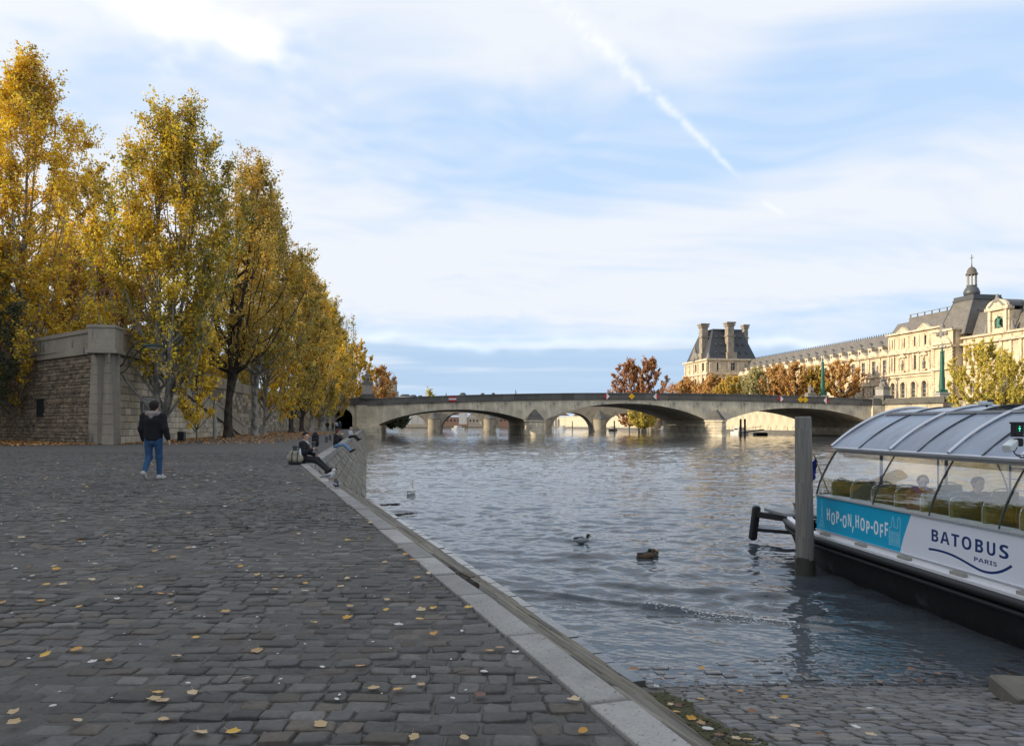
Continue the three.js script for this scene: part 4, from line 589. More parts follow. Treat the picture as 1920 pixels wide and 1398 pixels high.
  obj('far_backing', bx(101, 15.3, 0.4, -89.5, 15, -14), M.palace, L);
  // attic wing
  const A = thing('attic_wing', 'taller sunlit palace wing with attic windows and two triangular pediments', 'building', PA.O, PA.turn); const ax0 = -39, ax1 = -16.4, aw = ax1 - ax0, xs = [0, 1, 2, 3, 4].map(i => ax0 + (i + 0.5) * aw / 5), h2 = [];
  xs.forEach((x, i) => { h2.push(archH(x, 9.2, 1.9, 3.6), rect(x, 24.2, 1.35, 2.7)); if (i % 2 === 0 || i === 4) h2.push(rect(x, 17.3, 1.8, 4.2)); });
  obj('wall', holed(ax0, ax1, S, 28.4, h2, 0.8).translate(0, 0, 0.6), M.palace, A); obj('backing', bx(aw - 0.2, 21, 0.2, (ax0 + ax1) / 2, 17.8, -0.4), M.void, A);
  xs.forEach((x, i) => { const w0 = A; win(w0, x, 9.2, 1.9, 3.6, true, 0.1); win(w0, x, 24.2, 1.35, 2.7, false, 0.1); if (i % 2 === 0 || i === 4) win(w0, x, 17.3, 1.8, 4.2, false, 0.1); else { obj('niche', [bx(2.2, 0.4, 1.0, x, 17, 0.8), ...pediment(x, 21.3, 2.6, true).map(g => g.translate(0, 0, 0.6))], M.palaceTrim, A); mesh('niche_statue', netted([[x, 17.4, 1.0, 0.34, x, 19.0, 1.0, 0.36], [x, 19.0, 1, 0.3, x, 19.8, 1, 0.14], [x, 20.15, 1, 0.22, x, 20.25, 1, 0.2], [x - 0.35, 19.4, 1, 0.14, x - 0.5, 18.6, 1.2, 0.1], [x + 0.35, 19.4, 1, 0.14, x + 0.3, 18.7, 1.35, 0.1]], 0.12, 0.15), M.statue, A); }
    obj('arch_surround', (() => { const o = []; for (let k = 0; k < 9; k++) { const a = PI * (k + 0.5) / 9; o.push(bx(0.5, 0.42, 0.3, x + 1.25 * cos(a), 12.8 + 1.25 * sin(a), 0.72, 0, a)); } o.push(bx(0.4, 3.6, 0.3, x - 1.25, 11, 0.72), bx(0.4, 3.6, 0.3, x + 1.25, 11, 0.72)); return o; })(), M.palaceTrim, A); });
  for (let i = 0; i <= 10; i++) { const x = ax0 + 0.4 + i * (aw - 0.8) / 10; obj('pilaster', [bx(0.6, 5.6, 0.3, x, 19.4, 0.75), bx(0.5, 3.4, 0.25, x, 25.6, 0.72)], M.palaceTrim, A); }
  for (let i = 0; i < 5; i++) obj('relief_panel', bx(2.6, 0.75, 0.14, xs[i], 23.3, 0.68), M.palaceTrim, A);
  obj('cornice', [bx(aw + 0.5, 0.6, 1.4, (ax0 + ax1) / 2, 22.5, 0.9), bx(aw + 0.5, 0.5, 1.5, (ax0 + ax1) / 2, 28.5, 0.8), bx(aw + 0.3, 0.5, 1, (ax0 + ax1) / 2, 16.3, 0.8), bx(aw + 0.2, 0.35, 0.6, (ax0 + ax1) / 2, 15.4, 0.75)], M.palaceTrim, A);
  obj('pediment', pediment(xs[1], 28.8, 4.6, false).map(g => g.translate(0, 0, 0.4)), M.palaceTrim, A); obj('pediment', pediment(xs[3], 28.8, 4.6, false).map(g => g.translate(0, 0, 0.4)), M.palaceTrim, A);
  obj('side_wall', [bx(0.7, 21, 15, ax0 + 0.35, 17.9, -7.3), bx(0.7, 21, 15, ax1 - 0.35, 17.9, -7.3)], M.palace, A);
  obj('roof', prism([[0, 28.7], [-2.6, 32.2], [-12.4, 32.2], [-15, 28.7]], ax0, ax1), M.slateRoof, A); obj('roof_terrace', [bx(aw - 5, 1.3, 9, (ax0 + ax1) / 2 + 2, 32.8, -7.5), ...[0, 1, 2, 3, 4, 5, 6].map(i => bx(0.25, 1.0, 0.25, ax0 + 5 + i * 3, 33.9, -3.2)), bx(aw - 5, 0.14, 0.14, (ax0 + ax1) / 2 + 2, 34.4, -3.2)], M.slateRoof, A);
  // pavilion with lantern
  const T1 = thing('lantern_pavilion', 'steep slate roofed pavilion crowned by a dark bulb shaped lantern', 'building', PA.O, PA.turn), tx0 = -17.2, tx1 = -9.4, tc = -13.3;
  obj('wall', holed(tx0, tx1, S, 26.8, [archH(tc, 9, 2.2, 4.6), rect(tc, 17.4, 1.7, 4)], 0.8).translate(0, 0, 3.0), M.palace, T1); obj('backing', bx(7.4, 20, 0.2, tc, 17, 2.0), M.void, T1); win(T1, tc, 9, 2.2, 4.6, true, 2.4); win(T1, tc, 17.4, 1.7, 4, false, 2.4);
  obj('side_wall', [bx(0.6, 19.5, 16, tx0 + 0.3, 17, -5.1), bx(0.6, 19.5, 16, tx1 - 0.3, 17, -5.1)], M.palace, T1); for (let r = 0; r < 17; r++) obj('quoin_stone', [bx(1.0, 0.55, 0.3, tx1 - 0.5, 8 + r * 0.86, 3.1), bx(1.0, 0.55, 0.3, tx0 + 0.5, 8 + r * 0.86, 3.1)], M.palaceTrim, T1);
  obj('round_pediment', pediment(tc, 23.3, 6.6, true).map(g => g.translate(0, 0, 2.9)), M.palaceTrim, T1); obj('cornice', [bx(8.6, 0.6, 2, tc, 22.5, 2.9), bx(8.4, 0.5, 1.6, tc, 16.3, 3.0), bx(8.4, 0.5, 17, tc, 26.9, -5)], M.palaceTrim, T1);
  mesh('crowning_figures', netted([[tc - 1.6, 26, 3, 0.6, tc - 0.9, 27.2, 3, 0.4], [tc + 1.6, 26, 3, 0.6, tc + 0.9, 27.2, 3, 0.4], [tc, 25.5, 3, 0.8, tc, 28, 3, 0.5], [tc, 28.4, 3, 0.4, tc, 28.6, 3, 0.35]], 0.2, 0.3), M.statue, T1);
  const frus = (x0, x1, z0, z1, y0, X0, X1, Z0, Z1, y1) => [quadG(V(x0, y0, z1), V(x1, y0, z1), V(X1, y1, Z1), V(X0, y1, Z1)), quadG(V(x1, y0, z1), V(x1, y0, z0), V(X1, y1, Z0), V(X1, y1, Z1)), quadG(V(x1, y0, z0), V(x0, y0, z0), V(X0, y1, Z0), V(X1, y1, Z0)), quadG(V(x0, y0, z0), V(x0, y0, z1), V(X0, y1, Z1), V(X0, y1, Z0)), quadG(V(X0, y1, Z0), V(X1, y1, Z0), V(X1, y1, Z1), V(X0, y1, Z1))];
  obj('steep_roof', frus(-18.4, -7.6, -14, 1.0, 25.5, -15.6, -8.6, -11, -2.6, 35.2), M.slateRoof, T1); obj('roof_crest', [bx(7.6, 0.5, 9, -12.1, 35.3, -6.8), bx(7.2, 0.9, 8.6, -12.1, 35.9, -6.8)], M.lead, T1); obj('hip_roll', [bar(V(-7.6, 25.5, 1), V(-8.6, 35.2, -2.6), 0.2), bar(V(-18.4, 25.5, 1), V(-15.6, 35.2, -2.6), 0.2)], M.lead, T1);
  obj('lantern_base', lathe([[1.0, 0], [1.9, 0.3], [2.1, 1.2], [1.7, 2.2], [1.2, 2.8], [1.4, 3.1], [0.1, 3.1]], 12, -12.0, 36.2, -5), M.lead, T1); for (let i = 0; i < 8; i++) { const a = i * PI / 4; obj('lantern_column', cyl(0.16, 0.14, 3.0, -12 + 1.1 * cos(a), 39.3, -5 + 1.1 * sin(a), 8), M.sash, T1); }
  obj('lantern_dome', lathe([[1.5, 0], [1.5, 0.4], [1.25, 0.6], [1.2, 1.2], [0.8, 1.9], [0.2, 2.3], [0.1, 3.2], [0.01, 5.8]], 14, -12, 42.2, -5), mat([0.16, 0.14, 0.12], { rough: 0.6, map: T.streak }), T1); obj('cross', [bx(0.12, 2.4, 0.12, -12, 46.6, -5), bx(1.3, 0.12, 0.12, -12, 46.9, -5)], M.lead, T1);
  // clock wing
  const C = thing('clock_wing', 'sunlit palace wing with a carved clock dormer on its slate roof', 'building', PA.O, PA.turn), cx0 = -9.4, cx1 = 26, cl = cx1 - cx0, h3 = [], wx = [-6.2, 12.5, 18, 23.5]; wx.forEach(x => h3.push(rect(x, 17.2, 1.8, 4.4))); h3.push(archH(5.2, 7.6, 6, 4.4), rect(-6.2, 9.6, 1.5, 3.2));
  obj('wall', holed(cx0, cx1, S, 24.2, h3, 0.9), M.palace, C); obj('backing', bx(cl - 0.2, 17, 0.2, (cx0 + cx1) / 2, 15.6, -1.1), M.void, C); wx.forEach(x => win(C, x, 17.2, 1.8, 4.4)); win(C, -6.2, 9.6, 1.5, 3.2);
  obj('cornice', [bx(cl, 0.6, 1.4, (cx0 + cx1) / 2, 22.6, 0.3), bx(cl, 0.5, 1.2, (cx0 + cx1) / 2, 24.4, 0.2), bx(cl, 0.5, 0.8, (cx0 + cx1) / 2, 16.3, 0.15)], M.palaceTrim, C); for (let i = 0; i < 12; i++) { const x = cx0 + 1 + i * 3; obj('pilaster', [bx(0.8, 5.8, 0.4, x, 19.4, 0.2), bx(0.7, 0.9, 0.3, x, 23.4, 0.15)], M.palaceTrim, C); }
  obj('roof', prism([[-0.8, 24.4], [-3.8, 31.2], [-11, 31.8], [-16, 24.4]], cx0, cx1), M.slateRoof, C); obj('roof_rail', [bx(cl, 0.16, 0.16, (cx0 + cx1) / 2, 32.2, -3.9), ...[...Array(14).keys()].map(i => bx(0.2, 1, 0.2, cx0 + 1 + i * 2.5, 31.8, -3.9))], M.lead, C);
  const dx = 3.2, dn = (g) => g; obj('clock_dormer', [holed(dx - 3.3, dx + 3.3, 24.4, 30.2, [archH(dx, 25.6, 2.7, 1.6)], 1.2).translate(0, 0, 0.5), bx(0.9, 5.8, 0.7, dx - 2.5, 27.3, 0.7), bx(0.9, 5.8, 0.7, dx + 2.5, 27.3, 0.7), bx(7.4, 0.6, 2, dx, 30.4, 0.4), bx(6.2, 5.4, 4, dx, 27.2, -2.8)], M.palaceTrim, C);
  obj('round_pediment', pediment(dx, 30.7, 6.8, true).map(g => g.translate(0, 0, 0.6)), M.palaceTrim, C); obj('dormer_roof', lathe([[0, 0], [3.4, 0]], 4).scale(0, 0, 0), M.lead, C); C.remove(C.children.at(-1)); obj('dormer_vault', new THREE.CylinderGeometry(3.3, 3.3, 5, 18, 1, false, 0, PI).rotateX(PI / 2).rotateZ(PI / 2).scale(1, 0.66, 1).translate(dx, 30.8, -2.4), M.lead, C);
  obj('clock_face', new THREE.CylinderGeometry(1.25, 1.25, 0.25, 24).rotateX(PI / 2).translate(dx, 27.4, -0.1), M.pane, C); mesh('bronze_figure', netted([[dx - 0.1, 26.0, 0.5, 0.45, dx, 27.2, 0.5, 0.4], [dx, 27.2, 0.5, 0.35, dx - 0.2, 28.2, 0.5, 0.22], [dx - 0.25, 28.5, 0.5, 0.24, dx - 0.25, 28.6, 0.5, 0.22], [dx + 0.2, 27.6, 0.5, 0.2, dx + 0.9, 28.1, 0.6, 0.14], [dx - 0.3, 27.5, 0.5, 0.2, dx - 0.9, 26.8, 0.6, 0.14], [dx + 0.2, 26.2, 0.5, 0.3, dx + 0.8, 25.8, 0.6, 0.2]], 0.12, 0.2), mat([0.06, 0.2, 0.14], { rough: 0.6 }), C); mesh('side_figures', netted([[dx - 4.2, 24.8, 0.3, 0.6, dx - 4.0, 26.2, 0.3, 0.4], [dx - 4.0, 26.8, 0.3, 0.3, dx - 4, 26.9, 0.3, 0.28], [dx + 4.2, 24.8, 0.3, 0.6, dx + 4.0, 26.2, 0.3, 0.4], [dx + 4.0, 26.8, 0.3, 0.3, dx + 4, 26.9, 0.3, 0.28], [dx - 2.4, 31, 0.9, 0.5, dx - 0.6, 32.6, 0.9, 0.45], [dx + 2.4, 31, 0.9, 0.5, dx + 0.6, 32.6, 0.9, 0.45], [dx, 32.5, 0.9, 0.6, dx, 34, 0.9, 0.3]], 0.2, 0.3), M.statue, C);
  obj('side_wall', bx(0.7, 17, 15, cx0 + 0.35, 15.8, -7.5), M.palace, C);
  // end pavilion with tall chimneys
  const Fp = thing('end_pavilion', 'tall square pavilion with steep dark roof and three high chimneys', 'building', PA.O, PA.turn), fx0 = -166, fx1 = -140.2, fz0 = -9, fz1 = 14.7, fc = (fx0 + fx1) / 2, zc = (fz0 + fz1) / 2;
  const side = h => h.rotateY(PI / 2);   // outline (−z, y) onto the face toward the camera
  const fh = []; for (const k of [-0.3, 0, 0.3]) { const x = zc + k * 22; fh.push(rect(-x, 25, 1.9, 3.4), rect(-x, 17.4, 2, 4.4)); }
  obj('near_wall', side(holed(-fz1, -fz0, S, 29.6, fh, 0.8)).translate(fx1, 0, 0), M.palace, Fp); for (const k of [-0.3, 0, 0.3]) for (const [y, h] of [[25, 3.4], [17.4, 4.4]]) { const f = obj('window', [bx(0.1, h, 0.16, fx1 - 0.35, y + h / 2, zc + k * 22), bx(0.1, 0.14, 2, fx1 - 0.35, y + h * 0.6, zc + k * 22)], M.sash, Fp); obj('pane', bx(0.06, h + 0.1, 2.1, fx1 - 0.5, y + h / 2, zc + k * 22), M.pane, f); }
  const rh = [-0.32, 0, 0.32].flatMap(k => [rect(fc + k * 25, 25, 1.9, 3.4), rect(fc + k * 25, 17.4, 2, 4.4)]); obj('river_wall', holed(fx0, fx1, S, 29.6, rh, 0.8).translate(0, 0, fz1), M.palace, Fp); for (const k of [-0.32, 0, 0.32]) { const gg = new THREE.Group(); gg.name = 'window'; gg.position.z = fz1; Fp.add(gg); obj('pane', [bx(2, 3.5, 0.06, fc + k * 25, 26.7, -0.5), bx(2.1, 4.5, 0.06, fc + k * 25, 19.6, -0.5)], M.pane, gg); }
  obj('core', bx(fx1 - fx0 - 2, 22, fz1 - fz0 - 2, fc, 18.4, zc), M.void, Fp); for (const k of [0, 1, 2, 3, 4, 5]) { obj('pilaster', [bx(0.5, 20, 1.1, fx1 + 0.2, 18.5, fz0 + 1.2 + k * 4.26)], M.palaceTrim, Fp); obj('pilaster', bx(1.1, 20, 0.5, fx0 + 1.2 + k * 4.7, 18.5, fz1 + 0.2), M.palaceTrim, Fp); }
  for (const y of [16, 23.6, 29.8]) obj('cornice', bx(fx1 - fx0 + 1.6, 0.8, fz1 - fz0 + 1.6, fc, y, zc), M.palaceTrim, Fp);
  obj('steep_roof', frus(fx0 + 0.5, fx1 - 0.5, fz0 + 0.5, fz1 - 0.5, 30.2, fx0 + 5.5, fx1 - 5.5, fz0 + 5, fz1 - 5, 43.4), M.slateDark, Fp); obj('roof_crest', [bx(15.4, 0.6, 14.3, fc, 43.6, zc)], M.lead, Fp);
  for (let r = 0; r < 3; r++) for (let c = 0; c < 6; c++) { const t = (r + 0.8) / 3.6, x = fx1 - 0.5 - 5 * t, z = lerp(fz0 + 2.5 + 3.5 * t, fz1 - 2.5 - 3.5 * t, (c + 0.5) / 6); if (abs(z - zc) < 2.4) continue; obj('roof_light', [bx(0.8, 0.9, 0.9, x + 0.1, 30.2 + 13.2 * t, z)], M.lead, Fp); }
  const chim = (x, z, w) => { obj('chimney', [bx(w, 16, w * 0.85, x, 38, z), bx(w + 0.7, 0.7, w + 0.5, x, 45.2, z), bx(w + 1.1, 0.7, w + 0.9, x, 46.2, z), bx(w + 0.6, 0.5, w + 0.4, x, 40.5, z), bx(w + 2.2, 3, w + 1.2, x, 31.6, z)], mat([0.4, 0.34, 0.26], { map: T.streak }), Fp); }; chim(fx1 - 2.2, zc + 0.6, 3.3); chim(fx1 - 9, fz1 - 2.0, 3.3); chim(fx1 - 9, fz0 + 1.6, 2.2);
  mesh('gable_figures', netted([[fc, 31, fz1 + 0.4, 1.6, fc, 34, fz1 + 0.4, 1.0], [fc - 3, 31, fz1 + 0.4, 1.0, fc - 1.5, 33, fz1 + 0.4, 0.7], [fc + 3, 31, fz1 + 0.4, 1.0, fc + 1.5, 33, fz1 + 0.4, 0.7], [fc, 34, fz1 + 0.4, 0.8, fc, 36.4, fz1 + 0.4, 0.4], [fx1 - 1.4, 30.5, fz1 - 1, 0.9, fx1 - 1.4, 32.5, fz1 - 1, 0.5]], 0.35, 0.5), M.statue, Fp);
}
// ---------------------------------------------------------------- river bus moored at the ramp
Object.assign(M, {
  hull: mat([0.065, 0.065, 0.07], { rough: 0.6, map: tex(512, (u, v) => { const a = tf(u, v, 5, 5, 19), b = tf(u, v, 24, 3, 63), k = 0.12 + 0.10 * b + 0.9 * smooth(0.50, 0.70, a * 0.75 + b * 0.25) * (0.5 + 0.5 * tn(u * 64, v * 4, 64, 2)); return [k, k, k * 1.02]; }, 3.3), bump: T.bump, bs: 0.01 }),
  rubber: mat([0.012, 0.012, 0.014], { rough: 0.6, bump: T.bump, bs: 0.006 }),
  white: mat([0.72, 0.72, 0.74], { rough: 0.45 }), alu: mat([0.62, 0.63, 0.66], { rough: 0.35, metal: 0.55 }),
  glass: mat([0.96, 0.98, 0.98], { rough: 0.01, transmission: 1, thickness: 0, ior: 2.5 }),
  roofPanel: mat([0.26, 0.32, 0.42], { rough: 0.22, map: T.grime }),
  olive: mat([0.16, 0.17, 0.055], { rough: 0.9, map: T.fine }), chairWhite: mat([0.62, 0.66, 0.66], { rough: 0.5 }),
  pile: mat([0.26, 0.245, 0.22], { rough: 0.85, map: T.wood, bump: T.wood, bs: 0.01 }), steel: mat([0.5, 0.52, 0.54], { rough: 0.35, metal: 0.8 }),
  deck: mat([0.3, 0.31, 0.32], { rough: 0.8, map: T.fine }),
});
{
  const B = thing('river_bus', 'glass roofed river bus with turquoise and white lettered side panel moored at the ramp', 'boat', V(6.97, WY, -17.4), 0.076), W = 5.0, Z1 = 15;
  // hull: sections along z, local x to starboard
  const sec = z => { const t = clamp((z + 3.4) / 3.6), k = pow(t, 0.55); const bowIn = lerp(1.15, 0, k); return [[bowIn + 0.0, 0.84], [bowIn + 0.03, 0.60], [bowIn + 0.22, 0.15], [bowIn + 0.45, -0.6], [W / 2, -0.9]]; };
  const hp = [], hi = [], zs = []; for (let z = -3.4; z < 0.3; z += 0.3) zs.push(z); for (let z = 0.4; z <= Z1; z += 0.8) zs.push(z);
  zs.forEach(z => { const s = sec(z); const full = [...s, ...s.slice(0, -1).reverse().map(p => [W - p[0], p[1]])]; full.forEach(p => hp.push(p[0], p[1], z)); }); const NS = 9; for (let j = 0; j < zs.length - 1; j++) for (let i = 0; i < NS - 1; i++) { const k = j * NS + i; hi.push(k, k + NS, k + 1, k + 1, k + NS, k + NS + 1); } for (let i = 1; i < NS - 1; i++) hi.push(0, i, i + 1);
  const hg = new THREE.BufferGeometry(); hg.setAttribute('position', new THREE.Float32BufferAttribute(hp, 3)); hg.setIndex(hi); obj('hull', flat((hg.computeVertexNormals(), hg)), M.hull, B);
  const R = rng(400);
  const rim = zs.map(z => V(sec(z)[0][0] - 0.05, 0.77, z)); obj('rubbing_strake', tube(rim, 0.075, 60, 8), M.rubber, B); obj('rubbing_strake', tube(zs.map(z => V(sec(z)[0][0] - 0.03, 0.62, z)), 0.045, 60, 8), M.rubber, B);
  obj('gunwale', zs.slice(0, -1).map((z, i) => beam(V(sec(z)[0][0] + 0.06, 0.855, z), V(sec(zs[i + 1])[0][0] + 0.06, 0.855, zs[i + 1]), 0.14, 0.05)), M.white, B);
  obj('deck', [bx(W - 0.25, 0.06, Z1 - 0.2, W / 2, 0.83, Z1 / 2 + 0.1), bx(2.6, 0.06, 3.4, W / 2, 0.83, -1.6)], M.deck, B);
  for (let i = 0; i < 9; i++) obj('panel_bracket', bx(0.12, 0.06, 0.34, 0.10, 0.905, 0.5 + i * 1.5), mat([0.3, 0.29, 0.26], { rough: 0.7 }), B); obj('deck_edge', bx(0.16, 0.09, Z1, 0.2, 0.91, Z1 / 2), M.white, B);
  // side panel with its lettering
  const cv = document.createElement('canvas'); cv.width = 2048; cv.height = 256; const c = cv.getContext('2d'), mx = 256, H = 256;      // 8 m long, 0.76 m high
  c.fillStyle = '#e4e7ef'; c.fillRect(0, 0, 2048, H); c.fillStyle = '#0aa6cf'; c.beginPath(); c.moveTo(0, 0); c.lineTo(3.62 * mx, 0); c.bezierCurveTo(3.52 * mx, H * 0.3, 3.36 * mx, H * 0.6, 3.28 * mx, H); c.lineTo(0, H); c.closePath(); c.fill();
  const word = (t, x0, x1, yTop, yBot, font, fill) => { c.save(); c.font = font + ' 200px sans-serif'; c.fillStyle = fill; c.textBaseline = 'alphabetic'; const w = c.measureText(t).width, capH = 146; c.translate(x0 * mx, yBot * H); c.scale((x1 - x0) * mx / w, (yBot - yTop) * H / capH); c.fillText(t, 0, 0); c.restore(); };
  const wh = '#eef2f6', hop = ['H', 'O', 'P', '-', 'O', 'N', ',', ' ', 'H', 'O', 'P', '-', 'O', 'F', 'F']; let hx = 0.46; const wd = { H: 0.2, O: 0.215, P: 0.18, '-': 0.1, N: 0.2, ',': 0.07, ' ': 0.03, F: 0.165 }; hop.forEach((ch, i) => { if (ch === ' ') { hx += wd[ch]; return; } const up = ch === 'H' ? 0.31 : [0.36, 0.40, 0.33][i % 3], dn = up + 0.36; if (ch === '-') { c.fillStyle = wh; c.fillRect((hx + 0.01) * mx, H * 0.53, 0.075 * mx, H * 0.07); } else if (ch === ',') { c.fillStyle = wh; c.beginPath(); c.moveTo((hx + 0.01) * mx, H * 0.66); c.lineTo((hx + 0.055) * mx, H * 0.66); c.lineTo((hx + 0.02) * mx, H * 0.84); c.lineTo((hx - 0.01) * mx, H * 0.84); c.fill(); } else word(ch, hx, hx + wd[ch] - 0.02, up, dn, 'bold', wh); hx += wd[ch]; });
  // tower sign and town hall sign as line drawings
  c.strokeStyle = '#bfe6f2'; c.lineWidth = 3; const ln = pts => { c.beginPath(); pts.forEach((p, i) => c[i ? 'lineTo' : 'moveTo'](p[0] * mx, p[1] * H)); c.stroke(); }; ln([[0.25, 0.12], [0.25, 0.3]]); ln([[0.245, 0.3], [0.225, 0.62], [0.14, 0.92]]); ln([[0.255, 0.3], [0.275, 0.62], [0.36, 0.92]]); ln([[0.225, 0.6], [0.275, 0.6]]); ln([[0.2, 0.74], [0.3, 0.74]]); ln([[0.21, 0.92], [0.25, 0.8], [0.29, 0.92]]); ln([[0.24, 0.4], [0.26, 0.4]]); ln([[0.14, 0.92], [0.2, 0.92]]); ln([[0.3, 0.92], [0.36, 0.92]]);
  ln([[2.92, 0.9], [2.92, 0.45], [3.0, 0.42], [3.0, 0.28], [3.04, 0.15], [3.08, 0.28], [3.08, 0.42], [3.2, 0.42], [3.2, 0.2], [3.24, 0.14], [3.28, 0.2], [3.26, 0.9]]); for (let i = 0; i < 4; i++) { ln([[2.95 + i * 0.08, 0.52], [2.95 + i * 0.08, 0.64]]); ln([[2.95 + i * 0.08, 0.7], [2.95 + i * 0.08, 0.84]]); ln([[2.99 + i * 0.08, 0.52], [2.99 + i * 0.08, 0.64]]); ln([[2.99 + i * 0.08, 0.7], [2.99 + i * 0.08, 0.84]]); } ln([[2.92, 0.67], [3.26, 0.67]]); ln([[2.92, 0.87], [3.26, 0.87]]);
  const navy = '#12306b'; 'BATOBUS'.split('').reduce((x, ch) => { const w = { B: 0.27, A: 0.28, T: 0.25, O: 0.31, U: 0.28, S: 0.27 }[ch]; word(ch, x, x + w - 0.035, 0.25, 0.53, 'bold', navy); if (ch === 'B') { c.fillStyle = '#cdd2dc'; } return x + w; }, 4.18); word('PARIS', 5.28, 5.82, 0.645, 0.735, 'bold', navy);
  c.strokeStyle = navy; c.lineWidth = 13; c.lineCap = 'butt'; c.beginPath(); c.moveTo(4.13 * mx, H * 0.735); c.bezierCurveTo(4.75 * mx, H * 0.66, 5.0 * mx, H * 0.80, 5.35 * mx, H * 0.88); c.bezierCurveTo(5.7 * mx, H * 0.97, 5.95 * mx, H * 0.8, 6.12 * mx, H * 0.64); c.stroke();
  const ct = new THREE.CanvasTexture(cv); ct.colorSpace = THREE.SRGBColorSpace; ct.magFilter = THREE.LinearFilter;
  const pg = new THREE.PlaneGeometry(8, 0.76).rotateY(-PI / 2).translate(0.14, 1.36, 4); mesh('lettered_panel', pg, new THREE.MeshPhysicalMaterial({ map: ct, roughness: 0.35, side: THREE.DoubleSide }), B);
  obj('panel_backing', [bx(0.05, 0.76, Z1, 0.172, 1.36, Z1 / 2), bx(0.05, 0.76, Z1, W - 0.17, 1.36, Z1 / 2), bx(W - 0.4, 0.76, 0.05, W / 2, 1.36, 0.02)], mat([0.6, 0.62, 0.66], { rough: 0.4 }), B);
  obj('plain_panel', bx(0.004, 0.76, Z1 - 8, 0.14, 1.36, 8 + (Z1 - 8) / 2), mat([0.76, 0.79, 0.85], { rough: 0.4 }), B); obj('panel_trim', [bx(0.05, 0.035, Z1, 0.13, 1.757, Z1 / 2), bx(0.05, 0.03, Z1, 0.13, 0.965, Z1 / 2)], M.alu, B);
  // curved glass sides and roof, frames at every 1.66 m
  const prof = []; for (let i = 0; i <= 12; i++) { const t = i / 12; prof.push([0.15 + 0.52 * pow(t, 1.4), 1.775 + 1.075 * t]); }
  const roofP = []; for (let i = 0; i <= 20; i++) { const t = i / 20; roofP.push([0.50 + t * (W - 1.0), 2.86 + 0.90 * pow(sin(PI * t), 0.9)]); }
  const sweep = (p, z0, z1, mirror) => { const pos = [], idx = [], uv = []; p.forEach(q => { for (const z of [z0, z1]) { pos.push(mirror ? W - q[0] : q[0], q[1], z); uv.push(z, q[1]); } }); for (let i = 0; i < p.length - 1; i++) { const k = i * 2; idx.push(k, k + 2, k + 1, k + 1, k + 2, k + 3); } const g = new THREE.BufferGeometry(); g.setAttribute('position', new THREE.Float32BufferAttribute(pos, 3)); g.setAttribute('uv', new THREE.Float32BufferAttribute(uv, 2)); g.setIndex(idx); g.computeVertexNormals(); return g; };
  const FR = [0, 2.34, 4.14, 5.85, 7.6, 9.3, 11, 12.7, 14.4];
  const ribM = mat([0.04, 0.042, 0.046], { rough: 0.5 });
  for (let i = 0; i < FR.length - 1; i++) { const a = FR[i], b2 = FR[i + 1]; mesh('side_pane', sweep(prof, a + 0.012, b2 - 0.012), M.glass, B); mesh('far_side_pane', sweep(prof, a + 0.012, b2 - 0.012, true), M.glass, B);
    const m0 = (a + b2) / 2; for (const [u, v] of [[a + 0.03, m0 - 0.012], [m0 + 0.012, b2 - 0.03]]) for (const [i0, i1] of [[0, 6], [6, 14], [14, 20]]) if (!(i0 === 6 && u > 3 && u < 4)) mesh('roof_panel', sweep(roofP.slice(i0, i1 + 1), u, v), M.roofPanel, B); }
  FR.forEach((z, i) => { obj('roof_rib', tube(roofP.filter((_, k) => k % 2 === 0).map(p => V(p[0], p[1] + 0.03, z)), 0.034, 30, 6), M.alu, B); obj('side_rib', tube(prof.filter((_, k) => k % 3 === 0).map(p => V(p[0] - 0.01, p[1], z)), i ? 0.014 : 0.02, 16, 6), ribM, B); obj('side_rib', tube(prof.filter((_, k) => k % 3 === 0).map(p => V(W - p[0] + 0.01, p[1], z)), 0.018, 16, 6), ribM, B); if (i < FR.length - 1) { const m0 = (z + FR[i + 1]) / 2; obj('roof_seam', tube(roofP.filter((_, k) => k % 2 === 0).map(p => V(p[0], p[1] + 0.012, m0)), 0.016, 30, 5), ribM, B); } });
  obj('eave', [bx(0.2, 0.04, Z1 - 0.4, 0.53, 2.86, Z1 / 2 - 0.1, 0, 0.2), bx(0.05, 0.10, Z1 - 0.4, 0.58, 2.80, Z1 / 2 - 0.1), bx(0.2, 0.04, Z1 - 0.4, W - 0.53, 2.86, Z1 / 2 - 0.1, 0, -0.2)], M.alu, B); obj('roof_rail', [bx(0.05, 0.05, Z1 - 0.4, roofP[6][0], roofP[6][1] + 0.03, Z1 / 2), bx(0.05, 0.05, Z1 - 0.4, roofP[14][0], roofP[14][1] + 0.03, Z1 / 2)], M.alu, B);
  // front glass wall
  { const s = new THREE.Shape(); prof.forEach((p, i) => i ? s.lineTo(p[0], p[1]) : s.moveTo(p[0], p[1])); roofP.forEach(p => s.lineTo(p[0], p[1] - 0.02)); [...prof].reverse().forEach(p => s.lineTo(W - p[0], p[1])); s.closePath(); mesh('front_pane', new THREE.ShapeGeometry(s), M.glass, B).position.z = 0.02; obj('front_frame', [bx(0.05, 1.7, 0.05, 1.7, 2.6, 0.02), bx(0.05, 1.7, 0.05, 3.3, 2.6, 0.02), bx(W - 0.4, 0.05, 0.05, W / 2, 1.77, 0.02)], ribM, B); }
  // sill ledge inside and seats
  obj('sill', bx(0.28, 0.03, Z1, 0.32, 1.76, Z1 / 2), M.chairWhite, B);
  obj('cabin_floor', bx(W - 0.5, 0.05, Z1, W / 2, 0.98, Z1 / 2 + 0.05), M.deck, B);
